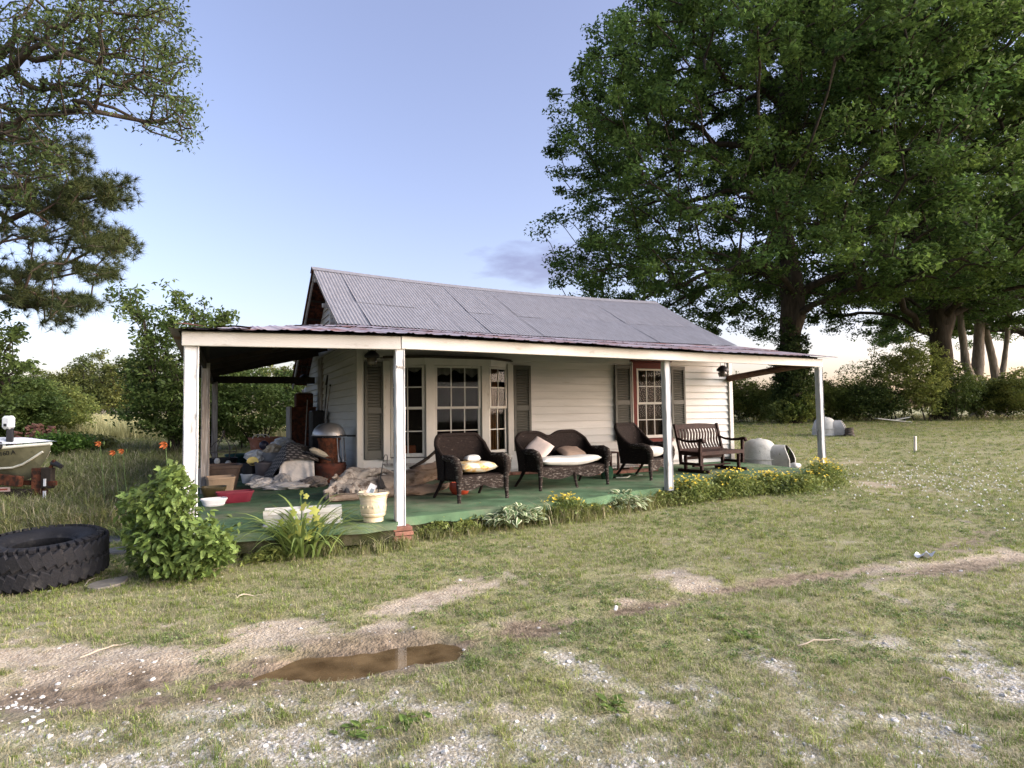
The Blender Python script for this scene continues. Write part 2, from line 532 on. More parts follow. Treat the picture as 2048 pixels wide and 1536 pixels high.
def _noise(s, d=6.0, lo=.35, hi=.65):
    g = _n.new("ShaderNodeNewGeometry"); t = _n.new("ShaderNodeTexNoise"); t.inputs['Scale'].default_value = s; t.inputs['Detail'].default_value = d
    _l.new(g.outputs['Position'], t.inputs['Vector'])
    r = _n.new("ShaderNodeMapRange"); r.inputs[1].default_value = lo; r.inputs[2].default_value = hi
    _l.new(t.outputs[0], r.inputs[0]); return r.outputs[0]


turf = _mixc(_noise(2.2), (.125, .14, .048), (.20, .205, .08))
turf = _mixc(_noise(60, 4), turf, (.29, .26, .15))
soilc = _mixc(_noise(9), (.26, .205, .145), (.41, .34, .25))
soilc = _mixc(_noise(70, 4, .5, .7), soilc, (.50, .44, .37))
mudc = _mixc(_noise(12), (.095, .070, .046), (.235, .18, .125))
gravc = _mixc(_noise(50, 3, .4, .6), (.27, .24, .185), (.46, .43, .38))
c_ = _mixc(_attr("soil"), turf, soilc); c_ = _mixc(_attr("gravel"), c_, gravc); c_ = _mixc(_attr("mud"), c_, mudc)
_l.new(c_, _b.inputs['Base Color'])
_rr = _n.new("ShaderNodeMapRange"); _rr.inputs[3].default_value = .95; _rr.inputs[4].default_value = .55
_l.new(_attr("mud"), _rr.inputs[0]); _l.new(_rr.outputs[0], _b.inputs['Roughness'])
_b.inputs['Specular IOR Level'].default_value = .2
_bp = _n.new("ShaderNodeBump"); _bp.inputs['Strength'].default_value = .8; _bp.inputs['Distance'].default_value = .02
_l.new(_noise(45, 8, .2, .8), _bp.inputs['Height']); _l.new(_bp.outputs[0], _b.inputs['Normal'])
gme = fastmesh("ground", GV, GF, gm, smooth=True)
for nm, a in (("soil", g_soil), ("mud", g_mud), ("gravel", g_grav)):
    at = gme.attributes.new(nm, 'FLOAT', 'POINT'); at.data.foreach_set("value", a.astype(np.float32))
reg(bpy.data.objects.new("ground", gme), kind="structure")

# standing water in the wheel track
wm = bpy.data.materials.new("muddy_water"); wm.use_nodes = True
_n, _l = wm.node_tree.nodes, wm.node_tree.links
_n.remove(_n["Principled BSDF"])
_df = _n.new("ShaderNodeBsdfDiffuse"); _df.inputs[0].default_value = (.20, .135, .068, 1)
_tr = _n.new("ShaderNodeBsdfTransparent"); _tr.inputs[0].default_value = (.80, .66, .48, 1)
_gl = _n.new("ShaderNodeBsdfGlossy"); _gl.inputs['Roughness'].default_value = .02
_m1 = _n.new("ShaderNodeMixShader"); _m2 = _n.new("ShaderNodeMixShader"); _fr = _n.new("ShaderNodeFresnel"); _fr.inputs[0].default_value = 1.36
_nz = _n.new("ShaderNodeTexNoise"); _nz.inputs['Scale'].default_value = 5.0
_ge = _n.new("ShaderNodeNewGeometry"); _l.new(_ge.outputs['Position'], _nz.inputs['Vector'])
_mr = _n.new("ShaderNodeMapRange"); _mr.inputs[1].default_value = .3; _mr.inputs[2].default_value = .7; _mr.inputs[3].default_value = .25; _mr.inputs[4].default_value = .7
_l.new(_nz.outputs[0], _mr.inputs[0]); _l.new(_mr.outputs[0], _m1.inputs[0]); _l.new(_tr.outputs[0], _m1.inputs[1]); _l.new(_df.outputs[0], _m1.inputs[2])
_l.new(_fr.outputs[0], _m2.inputs[0]); _l.new(_m1.outputs[0], _m2.inputs[1]); _l.new(_gl.outputs[0], _m2.inputs[2]); _l.new(_m2.outputs[0], _n["Material Output"].inputs[0])
for cx, cy, L, W, z, a in ((PUD[1][0], PUD[1][1], 1.25, .62, -.036, math.atan2(*(PUD[2] - PUD[0])[::-1])),):
    b = B(); ring = []
    for k in range(72):
        t = 2 * math.pi * k / 72
        r = 1 + .18 * math.sin(3 * t + 1) + .12 * math.sin(5 * t + cx) + .06 * math.sin(11 * t)
        u, v = L * r * math.cos(t), W * r * math.sin(t)
        ring.append((cx + u * math.cos(a) - v * math.sin(a), cy + u * math.sin(a) + v * math.cos(a), z))
    b.add(ring, [tuple(range(72))])
    b.obj("puddle", wm, kind="structure")

# ================================================================ HOUSE MATERIALS
m_siding = mat("white_siding", (.445, .437, .412), .6, .10, 2.5, .15, 30, .2, col2=(.32, .305, .255), lo=.60, hi=.80, stretch=(.35, .35, 2.5), rnd=.05)
m_white = mat("weathered_white_paint", (.49, .49, .485), .7, .08, 3, .25, 60, .2, col2=(.27, .26, .24), lo=.57, hi=.64, stretch=(1, 1, .22), pscale=9, rnd=.03)
m_fascia = mat("fascia_paint", (.46, .445, .41), .7, .08, 2, .2, 50, .2, col2=(.30, .28, .24), lo=.57, hi=.70, stretch=(.5, .5, 1.6), pscale=5)
m_trim = mat("window_trim_paint", (.42, .405, .37), .6, .08, 4, .15, 50, .2, col2=(.25, .225, .18), lo=.60, hi=.72, stretch=(1, 1, .4))
m_greywood = mat("bare_grey_wood", (.25, .225, .20), .85, .35, 7, .5, 25, .2, stretch=(3, 3, .25), col2=(.42, .41, .39), lo=.5, hi=.7)
m_darkwood = mat("dark_rafter_wood", (.035, .028, .022), .9, .3, 5, .3, 30, .15)
m_shade_board = mat("shade_dark_boarding", (.010, .008, .007), .95, .3, 5)  # near-black colour stands in for the deep shade under the porch roof
m_shutter = mat("grey_green_shutter", (.066, .066, .055), .6, .15, 4, .1, 60, .3, rnd=.05)
m_redtrim = mat("oxblood_trim", (.075, .011, .007), .6, .25, 5, .1, 40, .12)
m_roof = mat("galvanised_roof", (.172, .172, .192), .7, .08, 3.0, .2, 14, .25, metal=.0, col2=(.135, .132, .145), lo=.45, hi=.75, stretch=(2.5, .7, .7), pscale=5, rnd=.0, world_co=True)
m_proof = mat("rusting_porch_roof", (.30, .26, .285), .65, .2, 1.4, .15, 14, .3, metal=.0, col2=(.22, .085, .06), lo=.47, hi=.64, stretch=(1.2, .5, .5), pscale=1.6, rnd=.06, world_co=True)
m_rust = mat("rust", (.10, .035, .018), .9, .45, 6, .3, 40, .15, col2=(.03, .018, .013), lo=.45, hi=.6)
m_conc = mat("mossy_concrete", (.065, .06, .036), .95, .4, 3, .6, 18, .15, col2=(.03, .035, .012), lo=.42, hi=.6)
m_brick = mat("red_brick", (.19, .095, .068), .9, .3, 8, .3, 60, .15, rnd=.2)
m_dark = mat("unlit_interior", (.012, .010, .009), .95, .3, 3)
m_curtain = mat("brown_curtain", (.13, .060, .022), .9, .3, 4, stretch=(6, 6, .5))
m_valance = mat("lace_valance", (.22, .215, .20), .9, .2, 8)


def carpetmat():
    m = mat("green_outdoor_carpet", (.085, .145, .080), .95, .32, 3.0, .7, 160, .06, col2=(.20, .20, .135), lo=.47, hi=.72, pscale=1.1, world_co=True)
    return m


m_carpet = carpetmat()
m_glass = bpy.data.materials.new("window_glass"); m_glass.use_nodes = True
_n, _l = m_glass.node_tree.nodes, m_glass.node_tree.links
_n.remove(_n["Principled BSDF"])
_g = _n.new("ShaderNodeBsdfGlossy"); _g.inputs['Roughness'].default_value = .03
_t = _n.new("ShaderNodeBsdfTransparent"); _t.inputs[0].default_value = (.78, .78, .76, 1)
_f = _n.new("ShaderNodeFresnel"); _f.inputs[0].default_value = 1.10
_m = _n.new("ShaderNodeMixShader")
_l.new(_f.outputs[0], _m.inputs[0]); _l.new(_t.outputs[0], _m.inputs[1]); _l.new(_g.outputs[0], _m.inputs[2]); _l.new(_m.outputs[0], _n["Material Output"].inputs[0])

# ================================================================ HOUSE
FZ = .30
WX = 10.05
house = empty("house", (0, 0, 0), "small white clapboard farmhouse with grey metal roof and wraparound porch", "house")


def ridge_z(x): return 5.285 - .055 * x + .0041 * x * x
def break_z(x): return 3.455 - .022 * x + .0015 * x * x
RY = 3.3

# ---- walls
wf = B()
for x0, x1, z0, z1 in ((.05, .60, .2, 3.35), (3.33, 6.78, .2, 3.35), (7.84, 10.0, .2, 3.35), (.60, 3.33, 2.74, 3.35), (6.78, 7.84, 2.86, 3.35), (6.78, 7.84, .2, .93)):
    wf.box(((x0 + x1) / 2, .075, (z0 + z1) / 2), (x1 - x0, .09, z1 - z0))
wall_front = wf.obj("front_wall", m_siding, house)
ws = B()
ws.add([(.05, .1, .2), (.05, 8.3, .2), (.05, 8.3, 2.3), (.05, RY, 5.18), (.05, .12, 3.3), (.16, .1, .2), (.16, 8.3, .2), (.16, 8.3, 2.3), (.16, RY, 5.18), (.16, .12, 3.3)],
       [(0, 1, 2, 3, 4), (9, 8, 7, 6, 5), (0, 5, 6, 1), (1, 6, 7, 2), (2, 7, 8, 3), (3, 8, 9, 4), (4, 9, 5, 0)])
wall_side = ws.obj("side_wall", m_siding, house)
wb = B()
wb.box((9.98, 4.15, 1.7), (.1, 8.2, 3.0)); wb.box((5.0, 8.28, 1.3), (9.8, .1, 2.2))
wb.add([(10.02, .1, 3.2), (10.02, RY, 4.98), (10.02, 8.2, 2.45), (9.93, .1, 3.2), (9.93, RY, 4.98), (9.93, 8.2, 2.45)], [(0, 2, 1), (3, 4, 5), (0, 1, 4, 3), (1, 2, 5, 4), (2, 0, 3, 5)])
wb.obj("rear_wall", m_siding, house)
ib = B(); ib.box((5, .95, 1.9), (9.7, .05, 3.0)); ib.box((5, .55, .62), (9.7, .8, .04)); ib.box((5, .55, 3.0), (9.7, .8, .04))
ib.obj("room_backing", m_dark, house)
fb = B(); fb.box((5.02, 4.2, .12), (9.96, 8.1, .5)); fb.obj("foundation", m_conc, house)


def board(name, a, b, z, h, out, parent, top=.004, bot=.040):
    """one lapped clapboard from a to b (plan points), its face looking along out"""
    a, b, o = Vector((a[0], a[1], 0)), Vector((b[0], b[1], 0)), Vector((out[0], out[1], 0))
    z = z + .013
    h = h - .013
    pr = [(0, z), (bot, z), (bot, z + .012), (top, z + h + .01), (0, z + h + .01)]
    V = [p + o * q + Vector((0, 0, zz)) for p in (a, b) for q, zz in pr]
    B().add(V, [(0, 1, 6, 5), (1, 2, 7, 6), (2, 3, 8, 7), (3, 4, 9, 8), (4, 3, 2, 1, 0), (5, 6, 7, 8, 9)]).obj(name, m_siding, parent)


EXPO = .1735
z = .385
k = 0
while z < 3.30:
    spans = [(.105, 9.945)]
    for ox0, ox1, oz0, oz1 in ((.53, 3.40, .30, 2.80), (6.74, 7.88, .90, 2.88)):
        if oz0 < z + .1 < oz1:
            ns = []
            for s0, s1 in spans:
                if ox0 > s0 and ox1 < s1: ns += [(s0, ox0), (ox1, s1)]
                else: ns.append((s0, s1))
            spans = ns
    for s0, s1 in spans:
        if s1 - s0 > 5:
            c = s0 + (s1 - s0) * random.uniform(.3, .7)
            pieces = [(s0, c - .001), (c + .001, s1)]
        elif s1 - s0 > 1.7 and s0 > 7:
            c = 9.30 + random.uniform(-.1, .1) if k % 3 == 1 else None
            pieces = [(s0, c - .001), (c + .001, s1)] if c else [(s0, s1)]
        else: pieces = [(s0, s1)]
        for p0, p1 in pieces:
            dz = random.uniform(-.002, .002)
            board("siding_board", (p0, .03), (p1, .03), z + dz, EXPO, (0, -1), wall_front)
    z += EXPO; k += 1
z = .385
while z < 5.05:
    y0 = .10 if z < 3.25 else .05 + (z + .12 - 3.37) / .567
    y1 = 8.25 if z < 2.45 else RY + (5.13 - z - .12) / .59
    if y1 - y0 > .25:
        if z < 3.2:
            cuts = [y0, 4.45, 5.02, y1]
            for a, b2 in ((cuts[0], cuts[1]), (cuts[2], cuts[3])):
                if b2 > a: board("siding_board", (.05, b2), (.05, a), z, .166, (-1, 0), wall_side)
        else:
            board("siding_board", (.05, y1), (.05, y0), z, .166, (-1, 0), wall_side)
    z += .166
# corner boards and the tall board on the side wall
for c, s in (((.04, .02, 1.82), (.14, .13, 3.1)), ((10.0, .02, 1.82), (.13, .14, 3.1)), ((.02, 4.73, 1.75), (.09, .55, 2.9)), ((.02, 8.27, 1.4), (.1, .1, 2.2))):
    B().box(c, s, bev=.006).obj("corner_board", m_trim if c[1] < 1 else m_greywood, house)
# gable trim battens
for y_, z0_, z1_ in ((2.0, 3.3, 4.5), (1.15, 3.3, 4.0), (3.1, 3.3, 5.05)):
    B().box((.0, y_, (z0_ + z1_) / 2), (.06, .11, z1_ - z0_), bev=.004).obj("gable_batten", m_trim, house)
# foundation ledge of brick along the front wall
lg = B(); lg.box((4.9, -.13, .335), (9.4, .24, .05)); ledge = lg.obj("wall_ledge", m_trim, house)
x = 1.6
bme = B().box((0, 0, 0), (.205, .12, .06), bev=.004).mesh("brick", m_brick)
while x < 6.6:
    o = bpy.data.objects.new("brick", bme); o.location = (x, -.33 + random.uniform(-.006, .006), .335); o.rotation_euler = (0, 0, random.uniform(-.02, .02)); reg(o, ledge); x += .216


# ---- windows
def sash_panel(parent, p0, p1, z0, z1, cols, rows, meet, side=.055, framem=None, pane_name="pane", dropy=0.02, lower_open=0.0):
    """double-hung sash between plan points p0 and p1: frame + glazing bars are one mesh, each pane its own"""
    fm = framem or m_trim
    a, b = Vector((p0[0], p0[1], 0)), Vector((p1[0], p1[1], 0))
    d = (b - a); L = d.length; d.normalize(); nrm = Vector((d.y, -d.x, 0))
    M = Matrix(((d.x, -nrm.x, 0), (d.y, -nrm.y, 0), (0, 0, 1)))

    def at(u, w, zz): return a + d * u + nrm * w + Vector((0, 0, zz))
    fr = B()

    def bx(u0, u1, za, zb, w0, w1, bev=.004):
        fr.box(at((u0 + u1) / 2, (w0 + w1) / 2, (za + zb) / 2), (u1 - u0, w1 - w0, zb - za), M, bev)
    panes = []
    for (za, zb, w) in ((meet, z1, .0), (z0, meet + .035, -.03)):
        bx(0, side, za, zb, w - .018, w + .018); bx(L - side, L, za, zb, w - .018, w + .018)
        bh = .075 if za == z0 else .042
        bx(side, L - side, za, za + bh, w - .017, w + .017); bx(side, L - side, zb - .045, zb, w - .017, w + .017)
        gu0, gu1, gz0, gz1 = side, L - side, za + bh, zb - .045
        mw = .022
        for i in range(1, cols):
            u = gu0 + (gu1 - gu0) * i / cols
            bx(u - mw / 2, u + mw / 2, gz0, gz1, w - .012, w + .012, .003)
        for j in range(1, rows):
            zz = gz0 + (gz1 - gz0) * j / rows
            bx(gu0, gu1, zz - mw / 2, zz + mw / 2, w - .011, w + .011, .003)
        for i in range(cols):
            for j in range(rows):
                u0 = gu0 + (gu1 - gu0) * i / cols + (mw / 2 if i else 0); u1 = gu0 + (gu1 - gu0) * (i + 1) / cols - (mw / 2 if i < cols - 1 else 0)
                a0 = gz0 + (gz1 - gz0) * j / rows + (mw / 2 if j else 0); a1 = gz0 + (gz1 - gz0) * (j + 1) / rows - (mw / 2 if j < rows - 1 else 0)
                panes.append((u0, u1, a0, a1, w))
    fo = fr.obj("sash", fm, parent)
    for u0, u1, a0, a1, w in panes:
        t = rad(random.uniform(-.5, .5))
        q = B().box(at((u0 + u1) / 2, w, (a0 + a1) / 2), (u1 - u0 - .001, .004, a1 - a0 - .001), M @ Matrix.Rotation(t, 3, 'Z'))
        q.obj(pane_name, m_glass, parent)
    return fo


# bay window
bay = B()
A0, A1, A2, A3 = (.53, .02), (1.30, -.35), (2.72, -.35), (3.40, .02)
bay.box((1.395, -.33, 1.74), (.19, .10, 2.02), bev=.006); bay.box((2.625, -.33, 1.74), (.17, .10, 2.02), bev=.006)
bay.box((.56, -.035, 1.74), (.14, .13, 2.02), bev=.006); bay.box((3.36, -.035, 1.74), (.14, .13, 2.02), bev=.006)
bay.prism([(.50, .03), (1.27, -.40), (2.75, -.40), (3.43, .03)], 2.66, 2.80)
bay.prism([(.50, .03), (1.27, -.385), (2.75, -.385), (3.43, .03)], .66, .76)
bay.prism([(.56, .03), (1.30, -.34), (2.72, -.34), (3.37, .03)], .34, .66)
bay_o = bay.obj("bay_window", m_trim, house)
B().prism([(.44, .03), (1.25, -.47), (2.77, -.47), (3.49, .03)], 2.802, 2.85).obj("drip_cap", m_darkwood, bay_o)
B().prism([(.46, .03), (1.25, -.44), (2.77, -.44), (3.47, .03)], .615, .658).obj("sill", m_greywood, bay_o)
sash_panel(bay_o, (1.50, -.33), (2.53, -.33), .78, 2.655, 3, 2, 1.76)
sash_panel(bay_o, (.645, -.055), (1.29, -.325), .78, 2.655, 2, 2, 1.76)
sash_panel(bay_o, (2.73, -.325), (3.275, -.055), .78, 2.655, 2, 2, 1.76)
cv = B()
cv.grid([[(1.5 + 1.03 * i / 40, -.22 + .012 * math.sin(i * 1.1), zz - (.05 * math.sin(i * .23) + .03 * math.sin(i * .6)) * (j == 0)) for i in range(41)] for j, zz in enumerate((2.50, 2.66))])
cv.grid([[(.68 + .55 * i / 20, -.02 - .24 * i / 20 + .01 * math.sin(i * 1.1), zz - .04 * math.sin(i * .5) * (j == 0)) for i in range(21)] for j, zz in enumerate((2.55, 2.66))])
cv.obj("valance", m_valance, bay_o)
cv = B()
cv.grid([[(2.74 + .36 * i / 24, -.18 + .16 * i / 24 + .02 * math.sin(i * 1.5), zz) for i in range(25)] for zz in (.80, 2.64)])
cv.obj("curtain", m_curtain, bay_o)
# things standing on the inside sill, seen through the lower panes
B().box((1.05, -.05, .90), (.26, .06, .22), bev=.02).obj("sill_cushion", mat("rust_cloth", (.16, .045, .02), .9, .3), bay_o)

# second window with oxblood surround
w2 = B()
w2.box((6.815, .0, 1.86), (.13, .06, 2.0), bev=.004); w2.box((7.825, .0, 1.86), (.13, .06, 2.0), bev=.004)
w2.box((7.325, .0, 2.80), (1.14, .062, .16), bev=.004); w2.box((7.325, -.02, .92), (1.24, .14, .09), bev=.004)
w2.box((7.325, -.03, 2.90), (1.26, .12, .03))
w2o = w2.obj("front_window", m_redtrim, house)
for xe in (6.742, 7.898): B().box((xe, -.012, 1.86), (.02, .075, 2.0)).obj("casing_edge", m_trim, w2o)
sash_panel(w2o, (6.885, -.005), (7.755, -.005), .975, 2.715, 3, 2, 1.83)
B().grid([[(6.95 + .77 * i / 30, .09 + .012 * math.sin(i * 1.3), zz) for i in range(31)] for zz in (.98, 2.7)]).obj("curtain", mat("dull_curtain", (.05, .032, .022), .9, .3, 5), w2o)


def shutter(x0, x1, z0, z1):
    b = B(); w = .062; y0 = -.055
    for xa, xb in ((x0, x0 + w), (x1 - w, x1)): b.box(((xa + xb) / 2, y0, (z0 + z1) / 2), (xb - xa, .034, z1 - z0), bev=.005)
    zm = z0 + (z1 - z0) * .50
    for za, zb in ((z0, z0 + .17), (zm - .055, zm + .055), (z1 - .09, z1)): b.box(((x0 + x1) / 2, y0, (za + zb) / 2), (x1 - x0 - 2 * w, .030, zb - za), bev=.004)
    b.box(((x0 + x1) / 2, y0 + .022, (z0 + z1) / 2), (x1 - x0 - .02, .006, z1 - z0 - .02))
    s = b.obj("shutter", m_shutter, house)
    lv = B(); M = Matrix.Rotation(rad(38), 3, 'X')
    for za, zb in ((z0 + .17, zm - .055), (zm + .055, z1 - .09)):
        nlv = int((zb - za) / .056)
        for i in range(nlv): lv.box(((x0 + x1) / 2, y0, za + (i + .5) * (zb - za) / nlv), (x1 - x0 - 2 * w, .046, .007), M)
    lv.obj("louvre", m_shutter, s, kind="stuff")


shutter(.115, .515, .76, 2.72); shutter(3.45, 3.89, .80, 2.72); shutter(6.20, 6.70, .95, 2.79); shutter(7.94, 8.40, .95, 2.79)

# ---- main roof: corrugated sheets, each one a piece
PITCHC = .076


def sheet(name, xa0, xa1, xb0, xb1, low, high, parent, m, rows=5, amp=.0075, seg=6, lift=0.0, pitch=PITCHC, wob=.0):
    """corrugated sheet: lower edge xa0..xa1, upper edge xb0..xb1; low(x)/high(x) give (y,z)"""
    n = max(3, int(round((xa1 - xa0) / pitch * seg)))
    P = []
    for j in range(rows + 1):
        t = j / rows; row = []
        for i in range(n + 1):
            u = i / n
            xl, xh = xa0 + (xa1 - xa0) * u, xb0 + (xb1 - xb0) * u
            (yl, zl), (yh, zh) = low(xl), high(xh)
            zz = zl + (zh - zl) * t + amp * math.sin(2 * math.pi * xl / pitch) + lift + wob * math.sin(xl * 2.1 + 3 * t)
            row.append((xl + (xh - xl) * t, yl + (yh - yl) * t, zz))
        P.append(row)
    o = B().grid(P).obj(name, m, parent, smooth=60)
    return o


roof = B()
for x_ in (-.36, 10.13): pass
for i in range(7):
    t = (i + .5) / 7
    yy = RY - (RY + .1) * t
    roof.bar((-.38, yy, ridge_z(0) + (break_z(0) - ridge_z(0)) * t - .06), (.3, yy, ridge_z(.3) + (break_z(.3) - ridge_z(.3)) * t - .075), .07, .05)
    yy = RY + 4.5 * t
    roof.bar((-.38, yy, ridge_z(0) - .59 * 4.5 * t - .06), (.3, yy, ridge_z(.3) - .59 * 4.5 * t - .075), .07, .05)
roof_o = roof.obj("roof", m_darkwood, house)
xs = np.linspace(-.42, 10.2, 17)
for i in range(16):
    a, b_ = xs[i], xs[i + 1] + .03
    mid = lambda x: (RY * .47 - .15, ridge_z(x) * .47 + break_z(x) * .53)
    jit = random.uniform(-.03, .03)
    sheet("roof_sheet", a, b_, a, b_, lambda x: (-.13 + jit, break_z(x) + .004), lambda x: (1.45, break_z(x) + (ridge_z(x) - break_z(x)) * (1.45 / RY)), roof_o, m_roof, lift=.002 * (i % 2))
    sheet("roof_sheet", a, b_, a, b_, lambda x: (1.25 + jit, break_z(x) + (ridge_z(x) - break_z(x)) * (1.25 / RY)), lambda x: (RY - .02, ridge_z(x)), roof_o, m_roof, lift=.010 + .002 * (i % 2))
    sheet("roof_sheet", a, b_, a, b_, lambda x: (7.85, ridge_z(x) - .59 * 4.55), lambda x: (RY + .02, ridge_z(x)), roof_o, m_rust if i < 1 else m_roof, lift=.002 * (i % 2), seg=4)
rc = []
for i in range(28):
    x_ = -.44 + 10.66 * i / 27
    rz_ = ridge_z(x_) + .03
    rc.append([(x_, RY - .22, rz_ - .115), (x_, RY - .03, rz_ + .0), (x_, RY + .03, rz_ + .0), (x_, RY + .22, rz_ - .12)])
B().grid(rc).obj("ridge_cap", m_roof, roof_o, smooth=20)
for a, b_ in (((-.36, -.2, break_z(0) - .17), (-.36, RY, ridge_z(0) - .085)), ((-.36, RY, ridge_z(0) - .085), (-.36, 7.8, 2.52)), ((10.12, -.2, break_z(10) - .17), (10.12, RY, ridge_z(10) - .085))):
    B().bar(a, b_, .035, .13, .004).obj("rake_board", m_greywood, roof_o)
for yy, zz in ((RY - .35, 4.93), (1.75, 4.12), (.8, 3.62)):
    B().tube([(-.42, yy, zz), (.2, yy, zz + .02)], .05, 10).obj("purlin_end", m_trim, roof_o)

# ---- porch: slab, carpet, posts, beams, roof
SLE = [(-3.02, -4.50), (-1.5, -4.79), (-.56, -4.86), (-.38, -4.52), (.30, -4.46), (1.65, -4.34), (2.6, -4.27), (3.9, -3.86), (4.78, -3.70), (9.40, -3.42)]
slab_poly = SLE + [(10.0, .03), (.03, .03), (.03, 5.9), (-2.82, 5.9)]
pf = B().prism(slab_poly, .07, .285).obj("porch_floor", m_conc, house)
cp = [(p_[0], p_[1] - .02) for p_ in SLE[:-1]] + [(9.34, -3.44), (9.78, -.05), (.05, -.06), (.05, 5.85), (-2.84, 5.85)]
cb_ = B(); cb_.prism(cp, .255, FZ); cb_.obj("carpet", m_carpet, pf)
for (ax, ay), (bx_, by), hh in [((a_[0], a_[1] - .022), (b_[0], b_[1] - .022), h_) for a_, b_, h_ in ((SLE[0], SLE[1], .10), (SLE[1], SLE[2], .09), (SLE[3], SLE[4], .10), (SLE[4], SLE[5], .11), (SLE[5], SLE[6], .11), (SLE[6], SLE[7], .12), (SLE[7], SLE[8], .16), (SLE[8], SLE[9], .05))]:
    n = 40; P = []
    for j in range(4):
        row = []
        for i in range(n + 1):
            t = i / n
            off = .004 + .005 * math.sin(ax * 3 + i * .5) * j / 3 + .006 * j
            nx, ny = (by - ay), -(bx_ - ax); L_ = math.hypot(nx, ny)
            row.append((ax + (bx_ - ax) * t + nx / L_ * off, ay + (by - ay) * t + ny / L_ * off, FZ + .002 - hh * j / 3 * (1 + .10 * math.sin(ax * 2 + i * .21))))
        P.append(row)
    B().grid(P, flip=True).obj("carpet_edge", m_carpet, pf, smooth=60)

BM0, BM1, BM2 = (-2.96, -4.45), (-.47, -4.80), (9.33, -3.36)
BZ0, BZ1 = 2.49, 2.655


def eave_z(x): return float(np.interp(x, [-3.1, -.5, 5.4, 9.4], [2.652, 2.668, 2.70, 2.752]))
def beam_z(x): return float(np.interp(x, [-.5, 9.33], [2.49, 2.557]))


def beam(a, b, z0, z1, w, m, name="porch_beam", nrm=0.0):
    B().bar((a[0], a[1], (z0 + z1) / 2), (b[0], b[1], (z0 + z1) / 2), w, z1 - z0, .006).obj(name, m, house)


beam(BM0, (BM1[0] - .004, BM1[1]), BZ0 - .01, BZ1 - .005, .045, m_fascia)
B().bar((BM1[0] + .004, BM1[1], 2.572), (BM2[0], BM2[1], 2.645), .045, .166, .006).obj("porch_beam", m_fascia, house)
beam((BM0[0] + .05, BM0[1] + .045), (BM1[0], BM1[1] + .06), BZ0 + .012, BZ1 - .02, .05, m_darkwood)
B().bar((BM1[0], BM1[1] + .06, 2.572), (BM2[0], BM2[1] + .06, 2.64), .05, .14).obj("porch_beam", m_darkwood, house)
beam((-2.85, -4.38), (-2.62, 5.7), BZ0 + .03, BZ1 - .01, .06, m_darkwood)
beam((-2.72, 5.62), (-.02, 5.62), 2.55, 2.735, .09, m_darkwood)
B().tube([(9.97, -.02, 2.50), (9.75, -1.1, 2.56), (9.5, -2.4, 2.63), (9.36, -3.3, 2.66)], [.085, .08, .075, .07], 12).obj("log_beam", mat("bark_brown_log", (.085, .04, .02), .85, .4, 6, .4, 20), house, smooth=60)


def knot(px, py):
    p = ony(px, py, BM1[1] + (BM2[1] - BM1[1]) * .5)


def post(x, y, w, z0, z1, m, lean=(0, 0), name="porch_post"):
    n = 14; V = []; c = .012
    for i in range(n + 1):
        t = i / n
        ox, oy = x + lean[0] * t, y + lean[1] * t
        hw = w / 2 * (1 + .02 * math.sin(i * 1.7 + x)); j = .0025
        for (sx, sy) in ((-1, -1), (1, -1), (1, 1), (-1, 1)):
            for k2 in (0, 1):
                cx, cy = (c, 0) if (k2 == (0 if sx * sy > 0 else 1)) else (0, c)
                V.append((ox + sx * (hw - cx) + random.uniform(-j, j), oy + sy * (hw - cy) + random.uniform(-j, j), z0 + (z1 - z0) * t))
    Fs = [(i * 8 + k2, i * 8 + (k2 + 1) % 8, (i + 1) * 8 + (k2 + 1) % 8, (i + 1) * 8 + k2) for i in range(n) for k2 in range(8)]
    Fs += [tuple(range(8))[::-1], tuple(n * 8 + k2 for k2 in range(8))]
    return B().add(V, Fs).obj(name, m, house)


post(-2.86, -4.36, .155, .10, BZ0 - .01, m_white, (.0, .0))
pc = post(-.475, -4.735, .125, .24, BZ0, m_white, (.0, .0))
post(4.63, -3.83, .125, .25, 2.53, m_white, (-.01, 0))
post(9.26, -3.33, .125, .10, 2.555, m_white, (-.01, 0))
post(-2.74, -.15, .14, .12, 2.62, m_greywood)
post(-2.72, -.06, .05, 1.95, 2.62, m_greywood)
post(-2.56, 5.6, .14, .2, 2.56, m_greywood); post(-2.52, 5.52, .05, 2.1, 2.58, m_greywood)
B().box((-.475, -4.79, 2.26), (.10, .03, .022), Matrix.Rotation(.12, 3, 'Y')).obj("bracket", m_greywood, pc)
for i, (dz, dx) in enumerate(((.215, 0), (.155, .012), (.095, -.01))):
    B().box((-.47 + dx, -4.775, dz), (.24, .20, .052), Matrix.Rotation(.05 * (i - 1), 3, 'Z'), .006).obj("brick", m_brick, pf)

EY = [(-3.1, -4.62), (-.45, -5.0), (9.6, -3.56)]


def eave_y(x): return float(np.interp(x, [p[0] for p in EY], [p[1] for p in EY]))
def side_z(x): return 2.68 + .235 * (x + 3.08)


def porch_z(x, y):
    ey = eave_y(x); top = break_z(min(max(x, 0), 10)) - .012; e0 = eave_z(x)
    zf = e0 + (top - e0) * (y - ey) / (.05 - ey)
    return min(zf, side_z(x)) if x < .6 else zf


pr_ = B()
for i in range(12):
    x_ = -2.7 + i * 1.09
    yb = -.05; y0_ = eave_y(x_) + .34
    pr_.bar((x_, y0_, min(porch_z(x_, y0_), porch_z(x_ - .1, y0_)) - .07), (x_, yb, porch_z(x_, yb) - .08), .045, .09)
for i in range(4):
    y_ = .6 + i * 1.45
    pr_.bar((-2.85, y_, side_z(-2.85) - .075), (-.02, y_, side_z(-.02) - .075), .045, .09)
porch_roof = pr_.obj("porch_roof", m_darkwood, house)
pxs = np.linspace(-3.1, 9.62, 17)


